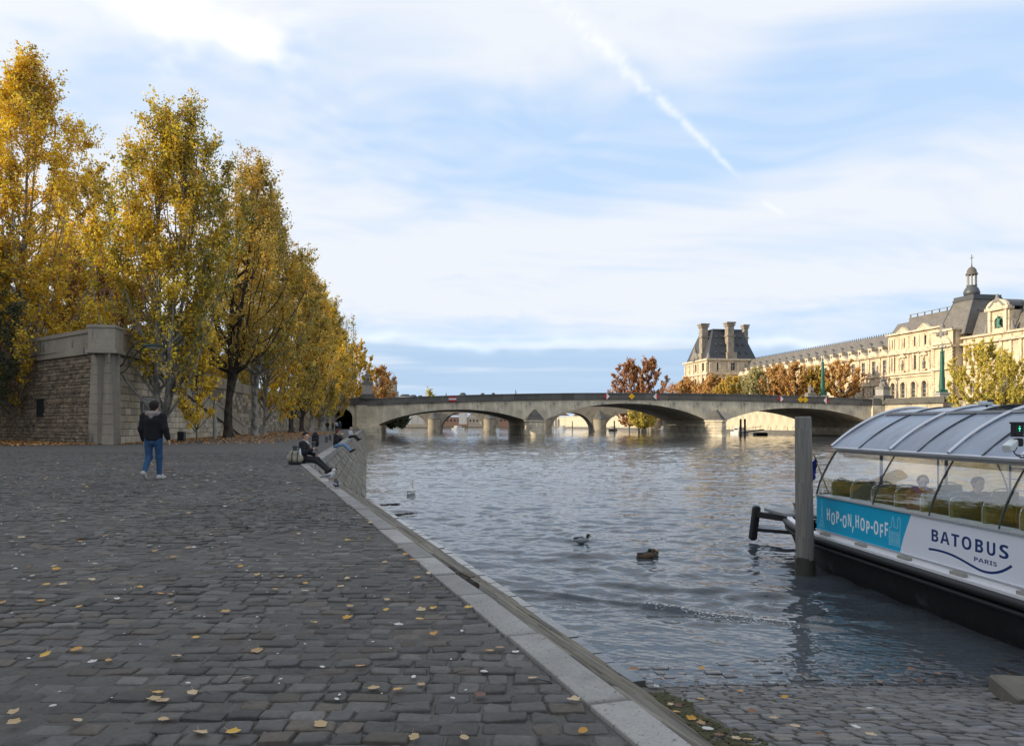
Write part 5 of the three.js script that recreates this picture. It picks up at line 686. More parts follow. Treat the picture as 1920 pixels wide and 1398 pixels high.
  const seat = (x, z, turn, m, h = 0) => { const g = new THREE.Group(); g.name = 'seat'; g.position.set(x, 1.0 + h, z); g.rotation.y = turn; B.add(g); obj('backrest', bevel(0.48, 0.62, 0.09, 0.02, 0, 0.76, -0.2), m, g); obj('cushion', bevel(0.46, 0.1, 0.44, 0.03, 0, 0.42, 0.02), m, g); obj('seat_frame', [bar(V(-0.2, 0, 0), V(-0.2, 0.4, 0), 0.02), bar(V(0.2, 0, 0), V(0.2, 0.4, 0), 0.02), tube([V(-0.22, 0.42, -0.24), V(-0.22, 1.04, -0.27), V(-0.16, 1.11, -0.28), V(0.16, 1.11, -0.28), V(0.22, 1.04, -0.27), V(0.22, 0.42, -0.24)], 0.014, 18, 5)], M.steel, g); };
  for (let i = 0; i < 17; i++) { const z = 0.5 + i * 0.82; seat(0.62, z, 0, M.olive); seat(1.14, z, 0, M.olive); if (i > 4) { seat(3.3, z, -PI / 2, M.chairWhite, 0.05); } if (i % 2) seat(2.5, z + 0.2, 0, M.olive); }
  // hand rails and posts inside
  for (const z of [1.2, 3.3, 4.9, 6.5, 8.2]) obj('grab_pole', cyl(0.022, 0.022, 2.5, 2.0 + 0.25 * (z % 2), 1.0, z, 8), M.steel, B); for (const y of [1.9, 2.15, 2.4]) obj('hand_rail', bar(V(W - 0.5, y, 0.4), V(W - 0.5, y, Z1 - 1), 0.016, 6), M.steel, B); obj('hand_rail', [bar(V(3.7, 1.9, 4), V(3.7, 1.9, 9), 0.02), bar(V(3.7, 1.9, 4), V(3.7, 1.0, 4), 0.02), bar(V(3.7, 1.9, 9), V(3.7, 1.0, 9), 0.02)], M.steel, B);
  // wheel housing bulge seen inside, pale tank
  obj('air_duct', new THREE.CapsuleGeometry(0.3, 2.2, 6, 14).rotateX(PI / 2).translate(2.7, 1.75, 4.6), M.chairWhite, B);
  // bow: platform bumper, bollard, rail
  const bow = z => z - 3.4; obj('bow_platform', [bx(3.2, 0.07, 1.4, W / 2 - 0.2, 0.92, -3.6), bx(2.2, 0.05, 1.8, W / 2, 0.935, -2.6)], M.deck, B);
  obj('bow_beam', [beam(V(1.2, 0.80, -2.2), V(0.42, 0.80, -4.1), 0.14, 0.16), beam(V(1.4, 0.38, -3.0), V(0.42, 0.36, -4.1), 0.09, 0.09), beam(V(3.8, 0.80, -2.2), V(4.5, 0.80, -4.1), 0.14, 0.16), beam(V(0.4, 0.80, -4.15), V(4.5, 0.80, -4.15), 0.1, 0.1)], M.rubber, B); obj('bumper', bevel(0.15, 0.95, 0.2, 0.04, 0, 0, 0).rotateZ(-0.13).translate(0.36, 0.55, -4.15), M.rubber, B); obj('bumper', bevel(0.15, 0.95, 0.2, 0.04, 4.55, 0.55, -4.15), M.rubber, B);
  obj('mooring_bollard', lathe([[0.14, 0], [0.14, 0.03], [0.11, 0.05], [0.11, 0.2], [0.145, 0.24], [0.145, 0.27], [0, 0.28]], 14, 1.25, 0.95, -3.3), mat([0.4, 0.38, 0.33], { rough: 0.7, map: T.grime }), B); obj('bow_rail', [bar(V(0.9, 1.75, -1.2), V(0.3, 1.75, -0.05), 0.018), bar(V(0.9, 1.45, -1.2), V(0.3, 1.45, -0.05), 0.018), bar(V(0.9, 1.15, -1.2), V(0.3, 1.15, -0.05), 0.018), bar(V(0.9, 0.95, -1.2), V(0.9, 1.75, -1.2), 0.02), bar(V(0.9, 1.75, -1.2), V(2.2, 1.75, -2.3), 0.018), bar(V(2.2, 0.95, -2.3), V(2.2, 1.75, -2.3), 0.02)], M.white, B);
  // camera housing on the roof
  const rc = new THREE.Group(); rc.name = 'roof_camera'; rc.position.set(1.9, 3.74, 3.2); B.add(rc); rc.scale.setScalar(0.55); obj('housing', [bevel(0.13, 0.12, 0.42, 0.02, 0, 0.12, 0).rotateY(1.2)], M.chairWhite, rc); obj('hood', bevel(0.16, 0.05, 0.2, 0.01, -0.02, 0.2, 0).rotateY(1.2).translate(0.14, 0, 0.05), M.rubber, rc); obj('bracket', cyl(0.04, 0.03, 0.12, 0.05, -0.02, 0), M.rubber, rc);
  // flag staff at the bow
  const wp = (x, y, z) => V(x, y, z).applyAxisAngle(V(0, 1, 0), 0.076).add(B.position);
  const fl = thing('flag', 'drooping blue white and red flag on a leaning staff at the bow', 'flag', wp(0.80, 0.95, -0.75), 0.076); obj('staff', bar(V(0.22, 0, 0.2), V(-0.32, 1.75, -0.1), 0.018), mat([0.4, 0.3, 0.18], {}), fl);
  const cloth = (i0, i1) => { const pos = [], idx = []; for (let j = 0; j <= 10; j++) for (let i = 0; i <= 6; i++) { const t = j / 10, u = lerp(i0, i1, i / 6); pos.push(-0.30 + 0.10 * t - u * 0.62 * (0.4 + 0.5 * t) + 0.02 * sin(u * 14 + t * 4), 1.68 - u * 0.72 - t * 0.42, -0.1 + 0.07 * sin(u * 16 + t * 5)); } for (let j = 0; j < 10; j++) for (let i = 0; i < 6; i++) { const k = j * 7 + i; idx.push(k, k + 1, k + 8, k, k + 8, k + 7); } const g = new THREE.BufferGeometry(); g.setAttribute('position', new THREE.Float32BufferAttribute(pos, 3)); g.setIndex(idx); g.computeVertexNormals(); return g; };
  obj('blue_stripe', cloth(0, 0.33), mat([0.02, 0.03, 0.2], { rough: 0.9 }), fl); obj('white_stripe', cloth(0.33, 0.66), mat([0.7, 0.7, 0.7], { rough: 0.9 }), fl); obj('red_stripe', cloth(0.66, 1), mat([0.45, 0.02, 0.03], { rough: 0.9 }), fl);
  // timber pile before the bow
  const pb = G(1512, 1079, WY), pl = thing('mooring_pile', 'thick weathered grey timber mooring pile standing beside the bow', 'pile', pb.clone().setY(WY - 1.5)); obj('shaft', new THREE.CylinderGeometry(0.175, 0.215, 5.05, 22, 12).translate(0, 2.52, 0), M.pile, pl); obj('cap', new THREE.CylinderGeometry(0.16, 0.175, 0.03, 22).translate(0, 5.06, 0), M.pile, pl); obj('waterline_band', (() => { const g = new THREE.CylinderGeometry(0.213, 0.218, 1.9, 40, 1, true).translate(0, 1.0, 0), q = g.attributes.position; for (let i = 0; i < q.count; i++) if (q.getY(i) > 1.5) { const a = atan2(q.getZ(i), q.getX(i)); q.setY(i, 1.78 + 0.22 * fbm(cos(a) * 3 + 5, sin(a) * 3 + 5, 0, 3) + 0.03 * sin(a * 3)); } return g; })(), mat([0.05, 0.052, 0.04], { rough: 0.5, map: T.grime }), pl); pl.rotation.z = 0.014;
  // signal and camera on a post at the landing
  const sp = P(1931, 868, 8.6), po = thing('signal_post', 'post at the landing with a small green light and a white camera', 'signal', V(sp.x, WY - 1.2, sp.z)); const hy = y => EYE - (y - HOR) / F * 8.6 - (WY - 1.2); obj('post', cyl(0.05, 0.045, hy(800)), M.rubber, po); obj('light_box', [bevel(0.095, 0.13, 0.09, 0.012, -0.14, hy(804), 0), bevel(0.115, 0.016, 0.11, 0.004, -0.14, hy(792.5), 0), bx(0.12, 0.02, 0.1, -0.13, hy(817), 0)], M.rubber, po);
  const gl = mat([0.02, 0.3, 0.15], { emit: [0.05, 1, 0.45], ei: 2.5 }); for (const [y, r] of [[799, 0.004], [803, 0.009], [807, 0.005]]) obj('green_light', new THREE.SphereGeometry(r, 8, 6).translate(-0.145, hy(y), 0.047), gl, po); obj('camera_housing', bevel(0.085, 0.075, 0.2, 0.010, 0, 0, 0).rotateX(0.35).rotateY(-1.0).translate(-0.24, hy(835), 0.03), M.chairWhite, po); obj('camera_rear', bevel(0.08, 0.08, 0.06, 0.010, 0, 0, 0).rotateY(-1).translate(-0.13, hy(829), 0), M.rubber, po); obj('cable', [tube([V(-0.2, hy(842), 0), V(-0.17, hy(853), 0.03), V(-0.08, hy(858), 0.02), V(-0.02, hy(866), 0)], 0.006, 16, 5), tube([V(-0.14, hy(838), 0), V(-0.16, hy(850), -0.02), V(-0.05, hy(852), 0), V(0, hy(845), 0)], 0.005, 16, 5)], M.rubber, po);
  // stone block on the ramp
  const bl = thing('stone_block', 'low squared stone block lying on the wet ramp', 'block', V(5.75, -1.70, -7.95), -0.12); obj('stone', bevel(1.3, 0.22, 0.75, 0.02, 0.05, 0.02, 0), mat([0.16, 0.145, 0.115], { rough: 0.9, map: T.grime, bump: T.bump, bs: 0.01 }), bl); bl.rotation.x = 0.1; bl.scale.setScalar(0.8); obj('iron_ring', new THREE.TorusGeometry(0.07, 0.012, 6, 16).rotateX(PI / 2).translate(0.3, 0.14, 0), M.darkMetal, bl);
}
// ---------------------------------------------------------------- trees
Object.assign(M, {
  barkPale: mat([0.34, 0.33, 0.30], { rough: 0.95, map: T.bark, bump: T.bark, bs: 0.03 }), barkDark: mat([0.07, 0.058, 0.047], { rough: 0.95, map: T.bark, bump: T.bark, bs: 0.04 }), barkBrown: mat([0.13, 0.11, 0.09], { rough: 0.95, map: T.bark, bump: T.bark, bs: 0.03 }),
  leaf: mat([1, 1, 1], { rough: 0.9, transmission: 0.4, thickness: 0 }),
});
const leafGeo = (() => {   // a folded, pointed blade: four triangles
  const g = new THREE.BufferGeometry(); g.setAttribute('position', new THREE.Float32BufferAttribute([0, 0, 0, 0.5, 0.35, 0.14, -0.5, 0.35, 0.14, 0, 1, 0.05, 0, 0.45, -0.06], 3)); g.setIndex([0, 1, 4, 4, 1, 3, 0, 4, 2, 4, 3, 2]); g.computeVertexNormals(); return g;
})();
const PAL = {
  gold: [[0.83, 0.60, 0.012], [0.79, 0.50, 0.010], [0.85, 0.65, 0.02], [0.55, 0.32, 0.02], [0.24, 0.24, 0.025]], goldGreen: [[0.85, 0.65, 0.012], [0.80, 0.57, 0.012], [0.62, 0.42, 0.02], [0.26, 0.26, 0.02], [0.13, 0.16, 0.02]],
  amber: [[0.80, 0.54, 0.015], [0.70, 0.42, 0.014], [0.54, 0.36, 0.03], [0.36, 0.29, 0.03], [0.78, 0.52, 0.03]], olive: [[0.50, 0.37, 0.03], [0.62, 0.40, 0.025], [0.26, 0.25, 0.03], [0.72, 0.45, 0.02]],
  rust: [[0.46, 0.20, 0.05], [0.38, 0.15, 0.045], [0.52, 0.25, 0.06], [0.28, 0.13, 0.045]], orange: [[0.58, 0.31, 0.06], [0.50, 0.24, 0.05], [0.64, 0.40, 0.08], [0.40, 0.22, 0.06]], pale: [[0.42, 0.36, 0.12], [0.34, 0.32, 0.10], [0.48, 0.36, 0.10]],
  lime: [[0.62, 0.50, 0.05], [0.46, 0.42, 0.05], [0.70, 0.50, 0.04], [0.32, 0.32, 0.05]], dark: [[0.05, 0.075, 0.02], [0.07, 0.09, 0.025], [0.1, 0.1, 0.03]],
};
function tree(o) {
  // o: name,label,group,base,H,r0 (trunk radius),bark,crown:[y0,y1],R (max radius),prof(t)->0..1,limbs,twigs,leaves,size,pal,seed,stems,lean:[x,z],up (how steep limbs rise)
  const R = rng(o.seed), t = thing(o.name, o.label, 'tree', o.base, 0, o.group), tubes = [], spots = [], prof = o.prof || (u => pow(sin(PI * pow(clamp(u * 0.92 + 0.06), 0.8)), 0.7)), lean = o.lean || [0, 0], up = o.up ?? 1.2;
  const [y0, y1] = o.crown, limb = (pts, r0, r1, n = 5) => { const c = new THREE.CatmullRomCurve3(pts), seg = max(4, pts.length * 2), pos = [], idx = [], uv = []; for (let j = 0; j <= seg; j++) { const q = c.getPoint(j / seg), d = c.getTangent(j / seg), a = V(d.y, -d.x, 0.001).normalize(), b = d.clone().cross(a), r = lerp(r0, r1, pow(j / seg, 0.8)) * (o.flare && j === 0 ? 1.45 : 1); for (let i = 0; i <= n; i++) { const th = i / n * 2 * PI; pos.push(q.x + (a.x * cos(th) + b.x * sin(th)) * r, q.y + (a.y * cos(th) + b.y * sin(th)) * r, q.z + (a.z * cos(th) + b.z * sin(th)) * r); uv.push(i / n * max(0.5, r0 * 6), q.y); } } for (let j = 0; j < seg; j++) for (let i = 0; i < n; i++) { const k = j * (n + 1) + i; idx.push(k, k + 1, k + n + 2, k, k + n + 2, k + n + 1); } const g = new THREE.BufferGeometry(); g.setAttribute('position', new THREE.Float32BufferAttribute(pos, 3)); g.setAttribute('uv', new THREE.Float32BufferAttribute(uv, 2)); g.setIndex(idx); g.computeVertexNormals(); tubes.push(g); return c; };
  const axis = y => V(lean[0] * pow(y / o.H, 1.3), y, lean[1] * pow(y / o.H, 1.3));
  const stems = o.stems || 1, fork = o.fork ?? o.H * 0.12, curves = [];
  for (let s = 0; s < stems; s++) { const a = s / stems * 2 * PI + R(), sp = stems > 1 ? o.spread ?? 0.9 : 0, pts = [V(0, -0.1, 0), V((R() - 0.5) * 0.12, fork * 0.5, (R() - 0.5) * 0.12)]; for (const u of [0.18, 0.35, 0.55, 0.75, 0.97]) { const y = lerp(fork, y1 * (stems > 1 ? 0.86 + 0.12 * R() : 0.97), (u - 0.18) / 0.79 * 0.95 + 0.05), q = axis(y); q.x += cos(a) * sp * pow(u, 0.6) * 1.5 + (R() - 0.5) * 0.35; q.z += sin(a) * sp * pow(u, 0.6) * 1.5 + (R() - 0.5) * 0.35; pts.push(q); } curves.push(limb(pts, o.r0 * (stems > 1 ? 0.72 : 1), 0.03, 8)); }
  const nL = o.limbs || 40; let green = 0;
  for (let i = 0; i < nL; i++) {
    const u = pow((i + R()) / nL, 0.9), yE = lerp(y0, y1, u), rE = o.R * prof(u) * (0.45 + 0.6 * R()), th = i * 2.39996 + R() * 0.9, c = curves[i % stems];
    const yS = clamp(yE - rE * up * (0.7 + 0.5 * R()), min(y0 * 0.85, fork * 1.3), y1 * 0.93), S = c.getPoint(clamp((yS) / (y1 * 0.97), 0.12, 0.98)), E = axis(yE).add(V(cos(th) * rE, (R() - 0.5), sin(th) * rE));
    if (S.y > E.y - 0.3) E.y = S.y + 0.4 + R();
    const mid = S.clone().lerp(E, 0.5); mid.x += (E.x - S.x) * 0.16; mid.z += (E.z - S.z) * 0.16; mid.y -= (E.y - S.y) * 0.10; const tip = E.clone().add(V((R() - 0.5) * 0.6, 0.8 + 1.2 * R(), (R() - 0.5) * 0.6)); const lc = limb([S, mid, E, tip], max(0.025, o.r0 * 0.26 * (1 - u * 0.6)), 0.012, 5); green = R();
    const nT = o.twigs || 12; for (let k = 0; k < nT; k++) { const q = 0.12 + 0.88 * pow(R(), 0.75), p = lc.getPoint(q), d = V((R() - 0.5) * 1.6 + (E.x - S.x) * 0.10, 0.3 + R() * 0.9, (R() - 0.5) * 1.6 + (E.z - S.z) * 0.10).normalize(), L = (o.twig || 1.2) * (0.5 + 0.9 * R()); if (k % 3 === 0) tubes.push(bar(p, p.clone().addScaledVector(d, L), 0.012, 3, 0.004)); spots.push([p, d, L, green, R()]); }
  }
  const bg = mergeGeometries(tubes.map(g => { const f = flat(g); if (!f.attributes.uv) boxUV(f); return f; })); mesh('trunk', bg, o.bark || M.barkPale, t);
  const N = o.leaves || 12000, per = N / spots.length, im = new THREE.InstancedMesh(leafGeo, M.leaf, N), m4 = new THREE.Matrix4(), qn = new THREE.Quaternion(), eu = new THREE.Euler(), cc = new THREE.Color(), pal = PAL[o.pal]; let n = 0;
  for (let i = 0; i < N; i++) { const s = spots[min(spots.length - 1, floor(i / per))], a = R(), p = s[0].clone().addScaledVector(s[1], s[2] * a), j = 0.26 * (o.twig || 1.2); p.x += (R() + R() - 1) * j; p.y += (R() + R() - 1) * j - 0.04; p.z += (R() + R() - 1) * j; eu.set(PI * 0.75 + (R() - 0.5) * 1.8, R() * 6.283, (R() - 0.5) * 1.6); qn.setFromEuler(eu); const sz = (o.size || 0.2) * (0.65 + 0.7 * R()); m4.compose(p, qn, V(sz, sz, sz)); im.setMatrixAt(n, m4); const c = pal[min(pal.length - 1, floor(pow(R(), 0.9) * 0.45 * pal.length + s[3] * 0.35 * pal.length + s[4] * 0.2 * pal.length))], k = 0.7 + 0.6 * R(); cc.setRGB(c[0] * k, c[1] * k, c[2] * k); im.setColorAt(n++, cc); }
  im.name = 'crown'; im.userData.kind = 'stuff'; im.castShadow = im.receiveShadow = true; t.add(im); return t;
}
{
  const poplar = u => (0.62 + 0.46 * sin(PI * clamp(u * 1.1 + 0.05))) * pow(1 - u, 0.28) * (0.82 + 0.18 * sin(u * 19));
  const row = 'poplars along the lower quay', at = (px, d) => V((px - 960) / F * d, 0, -d), big = { bark: M.barkPale, prof: poplar, flare: true };
  tree({ ...big, name: 'poplar_tree', label: 'huge golden poplar standing before the rubble wall', base: at(35, 55.5), H: 27, r0: 0.38, crown: [5.6, 27], R: 8.0, limbs: 105, twigs: 17, leaves: 66000, size: 0.175, twig: 1.35, pal: 'gold', seed: 1, lean: [0.6, 0] });
  tree({ ...big, name: 'poplar_tree', label: 'many stemmed golden poplar growing in front of the grey metal doors', base: at(305, 49), H: 20.6, r0: 0.36, stems: 5, spread: 0.85, fork: 2.6, crown: [8.4, 20.6], R: 6.1, limbs: 84, twigs: 16, leaves: 52000, size: 0.165, twig: 1.3, pal: 'goldGreen', seed: 2, lean: [1.0, 0] });
  tree({ ...big, name: 'poplar_tree', label: 'thinning amber poplar with a thick dark trunk by the stair', base: at(428, 66), H: 23.4, r0: 0.55, bark: M.barkDark, stems: 2, spread: 0.7, fork: 5.5, crown: [8.2, 23.4], R: 6.2, limbs: 64, twigs: 14, leaves: 27000, size: 0.18, twig: 1.4, pal: 'amber', seed: 3, lean: [2.3, 0] });
  tree({ ...big, name: 'poplar_tree', label: 'white trunked amber poplar just past the dark trunked one', base: at(477, 77), H: 25, r0: 0.5, stems: 3, spread: 0.9, fork: 6, crown: [8.5, 23.5], R: 6, limbs: 60, twigs: 13, leaves: 25000, size: 0.21, twig: 1.4, pal: 'olive', seed: 4, lean: [1.8, 0] });
  tree({ ...big, name: 'poplar_tree', label: 'twin stemmed pale trunked poplar at the foot of the stair', base: at(495, 84), H: 23, r0: 0.34, stems: 2, spread: 0.5, crown: [8, 22], R: 5.6, limbs: 46, twigs: 13, leaves: 20000, size: 0.22, twig: 1.4, pal: 'amber', seed: 5, lean: [1.6, 0] });
  [[546, 104, 22.5, 4.8, 'olive', 6, M.barkDark, 'leaning dark trunked poplar between the white posts and the tunnel'], [566, 118, 23, 5, 'amber', 7, M.barkDark, 'amber poplar with a flared dark trunk near the tunnel'], [583, 134, 24.5, 5.2, 'gold', 8, M.barkPale, 'golden poplar leaning out over the quay before the tunnel'], [604, 152, 25, 5.5, 'olive', 9, M.barkPale, 'olive gold poplar with a slanting forked trunk beside the tunnel mouth'], [612, 168, 24, 5.2, 'gold', 10, M.barkPale, 'yellow poplar closest to the bridge abutment'], [624, 180, 23, 5.2, 'amber', 11, M.barkPale, 'amber poplar overhanging the tunnel arch of the bridge'], [600, 184, 24, 5.5, 'gold', 12, M.barkPale, 'golden poplar behind the slanting forked trunk']].forEach(([px, d, H, Rr, pal, seed, bark, label]) => tree({ ...big, name: 'poplar_tree', label, base: at(px, d), H, r0: 0.42, bark, crown: [6.6, H], R: Rr, limbs: 40, twigs: 12, leaves: 19000, size: 0.27, twig: 1.5, pal, seed, lean: [1.8, 0] }));
  tree({ ...big, name: 'young_tree', label: 'slender young yellow tree with a thin stem before the pale wall', base: at(368, 49.5), H: 8.3, r0: 0.06, crown: [2.3, 8.5], R: 1.75, limbs: 34, twigs: 9, leaves: 5200, size: 0.17, twig: 0.6, pal: 'gold', seed: 21, bark: M.barkBrown });
  tree({ ...big, name: 'young_tree', label: 'small yellow sapling between two white trunks', base: at(527, 93), H: 12, r0: 0.09, crown: [3.6, 12], R: 2.9, limbs: 30, twigs: 9, leaves: 7000, size: 0.25, twig: 0.9, pal: 'gold', seed: 22, bark: M.barkPale });
  // street trees above the wall
  [[-41, -58, 9, 'olive', 31, 'brown gold street tree above the rubble wall'], [-38, -66, 10, 'rust', 32, 'rusty street tree behind the many stemmed poplar'], [-42, -80, 10, 'amber', 33, 'amber street tree above the stair'], [-45, -100, 9, 'olive', 34, 'olive street tree above the bookstall boxes'], [-43, -77, 21, 'amber', 35, 'tall amber street tree rising behind the corner buttress'], [-49, -122, 9, 'amber', 36, 'amber street tree behind the far poplars'], [-54, -150, 9, 'olive', 37, 'olive street tree near the bridge end']].forEach(([x, z, H, pal, seed, label]) => tree({ name: 'street_tree', label, base: V(x, 5.95, z), H, r0: 0.3, bark: M.barkDark, crown: [2.6, H], R: 5, limbs: 36, twigs: 11, leaves: 11000, size: 0.28, twig: 1.3, pal, seed, up: 0.5 }));
  tree({ name: 'evergreen_tree', label: 'dark green leafy tree at the edge of the rubble wall', base: at(-62, 50), H: 13, r0: 0.2, bark: M.barkDark, crown: [2.2, 14], R: 2.6, limbs: 40, twigs: 11, leaves: 14000, size: 0.2, twig: 1.0, pal: 'dark', seed: 40, up: 0.6 });
  // bare poplars and trees at and beyond the bridge
  const lv = y => y; const far = (px, pyBase, pyTop, d, wpx, pal, seed, label, extra = {}) => { const b = P(px, pyBase, d), H = (pyBase - pyTop) * d / F, r = wpx * 0.68 * d / F; return tree({ name: 'bank_tree', label, base: b, H, r0: 0.3, bark: M.barkBrown, crown: [H * 0.22, H], R: r, limbs: 40, twigs: 11, leaves: 7000, size: d * 0.0020, twig: d * 0.0055, pal, seed, up: 0.8, ...extra }); };
  far(650, 770, 600, 205, 16, 'olive', 50, 'bare slender poplar rising above the row by the bridge', { leaves: 500, limbs: 30, up: 2.4, bark: M.barkBrown }); far(661, 770, 596, 210, 16, 'olive', 51, 'taller bare poplar beside the other bare one', { leaves: 350, limbs: 34, up: 2.6 });
  far(668, 775, 650, 240, 56, 'gold', 52, 'bright yellow poplar behind the bridge end', { leaves: 14000, limbs: 50, up: 1.6 }); far(640, 775, 640, 232, 46, 'goldGreen', 53, 'green and gold poplar behind the bridge end', { leaves: 11000, up: 1.6 }); far(713, 775, 692, 280, 44, 'orange', 54, 'orange tree below the distant urn finial', { leaves: 8000 }); far(806, 795, 735, 520, 12, 'lime', 55, 'tiny yellow treetop above the bridge parapet', { leaves: 1200, limbs: 20 });
  far(1180, 808, 681, 392, 60, 'rust', 56, 'left half of the pair of rust red trees beyond the bridge', { leaves: 14000, crown: [6, 35.5], limbs: 60 }); far(1216, 808, 680, 388, 68, 'rust', 57, 'right half of the pair of rust red trees beyond the bridge', { leaves: 16000, crown: [6, 36], limbs: 60 });
  far(1207, 806, 764, 318, 44, 'lime', 58, 'green yellow tree seen through the middle arch', { leaves: 6000 }); far(752, 804, 776, 300, 22, 'dark', 59, 'dark weeping tree seen through the left arch', { leaves: 4500, limbs: 26, up: 0.3 }); far(735, 804, 780, 310, 18, 'dark', 60, 'smaller dark tree behind the weeping one under the left arch', { leaves: 3500, up: 0.3 });
  // trees before the palace
  [[1262, 716, 345, 30, 'rust', 61, 'thin bare brown tree left of the palace trees', 600], [1290, 705, 310, 44, 'orange', 62, 'low orange brown tree nearest the end pavilion', 6000], [1338, 697, 285, 50, 'orange', 63, 'golden orange tree below the end pavilion', 7000], [1374, 700, 268, 46, 'amber', 64, 'amber tree below the gallery roof', 6500], [1418, 678, 250, 54, 'pale', 65, 'pale feathery half bare tree before the gallery', 4500], [1456, 672, 246, 48, 'orange', 66, 'orange tree before the gallery, next to the feathery one', 6500], [1492, 668, 240, 56, 'orange', 67, 'tall orange tree left of the slim lamp obelisk', 7500], [1526, 676, 238, 44, 'amber', 68, 'amber tree directly behind the slim lamp obelisk', 6000], [1578, 660, 236, 66, 'orange', 69, 'broad orange brown tree right of the slim lamp obelisk', 9000]].forEach(([px, top, d, w, pal, seed, label, leaves]) => far(px, 752, top, d, w, pal, seed, label, { leaves, limbs: 44, crown: [(752 - top) * d / F * 0.15, (752 - top) * d / F * 0.74] }));
  far(1842, 790, 650, 158, 104, 'lime', 70, 'bushy yellow green tree growing before the clock wing', { leaves: 22000, limbs: 70, size: 0.28, twig: 0.9, crown: [2.5, 15.6], base: P(1842, 790, 158) }); far(1885, 790, 672, 150, 70, 'lime', 71, 'smaller yellow green tree beside the bushy one', { leaves: 10000, limbs: 50, size: 0.28, twig: 0.9 });
}
// ---------------------------------------------------------------- people
const SKIN = mat([0.5, 0.31, 0.22], { rough: 0.6 });
const cloth = (c, o = {}) => mat(c, { rough: 0.95, map: T.fine, bump: T.bump, bs: 0.004, ...o });
const STAND = { pel: [0, 0.94, 0], chest: [0, 1.3, -0.01], neck: [0, 1.47, -0.01], head: [0, 1.62, 0.02], look: 0, sh: [[-0.19, 1.41, -0.01], [0.19, 1.41, -0.01]], el: [[-0.26, 1.13, -0.04], [0.26, 1.13, -0.04]], wr: [[-0.27, 0.88, 0.05], [0.27, 0.88, 0.05]], hip: [[-0.1, 0.9, 0], [0.1, 0.9, 0]], kn: [[-0.1, 0.5, 0.02], [0.1, 0.5, 0.02]], an: [[-0.1, 0.09, -0.02], [0.1, 0.09, -0.02]], toe: [[-0.12, 0.035, 0.15], [0.12, 0.035, 0.15]] };
const SIT = { pel: [0, 0.12, 0], chest: [0, 0.48, 0.04], neck: [0, 0.65, 0.08], head: [0, 0.79, 0.13], look: 0, sh: [[-0.19, 0.58, 0.05], [0.19, 0.58, 0.05]], el: [[-0.25, 0.32, 0.12], [0.25, 0.32, 0.12]], wr: [[-0.15, 0.3, 0.34], [0.15, 0.3, 0.34]], hip: [[-0.1, 0.1, 0.02], [0.1, 0.1, 0.02]], kn: [[-0.12, 0.14, 0.45], [0.12, 0.14, 0.45]], an: [[-0.1, -0.18, 0.8], [0.1, -0.18, 0.8]], toe: [[-0.12, -0.10, 0.97], [0.12, -0.10, 0.97]] };
const mixPose = (a, o) => ({ ...a, ...o });
const B8 = (a, ra, b, rb, sx, sz) => [a[0], a[1], a[2], ra, b[0], b[1], b[2], rb, sx, sz];
function handBones(w, e, side) {
  const W = V(...w), d = W.clone().sub(V(...e)).normalize(), n = V(-side, 0, 0).addScaledVector(d, side * d.x).normalize(), s = d.clone().cross(n).normalize(), out = [], add = (a, ra, b, rb) => out.push([a.x, a.y, a.z, ra, b.x, b.y, b.z, rb]);
  const pt = (u, v, q) => W.clone().addScaledVector(d, u).addScaledVector(s, v).addScaledVector(n, q);
  add(pt(-0.03, 0, 0), 0.024, pt(0.02, 0, 0), 0.022); for (const v of [-0.024, -0.008, 0.008, 0.024]) add(pt(0.02, v * 0.7, 0), 0.014, pt(0.085, v, 0), 0.0125);
  [[-0.028, 0.062], [-0.010, 0.075], [0.010, 0.07], [0.028, 0.054]].forEach(([v, L]) => { const a = pt(0.09, v, 0), b = pt(0.09 + L * 0.5, v * 1.08, 0.010), c = pt(0.09 + L * 0.8, v * 1.1, 0.03); add(a, 0.0095, b, 0.009); add(b, 0.009, c, 0.0078); });
  const f = d.z >= 0 || true ? 1 : -1; add(pt(0.02, 0.022 * f, 0.005), 0.014, pt(0.05, 0.045 * f, 0.02), 0.0115); add(pt(0.05, 0.045 * f, 0.02), 0.0105, pt(0.085, 0.047 * f, 0.034), 0.009); return out;
}
const dg = g => { g.deleteAttribute('uv'); return g; };
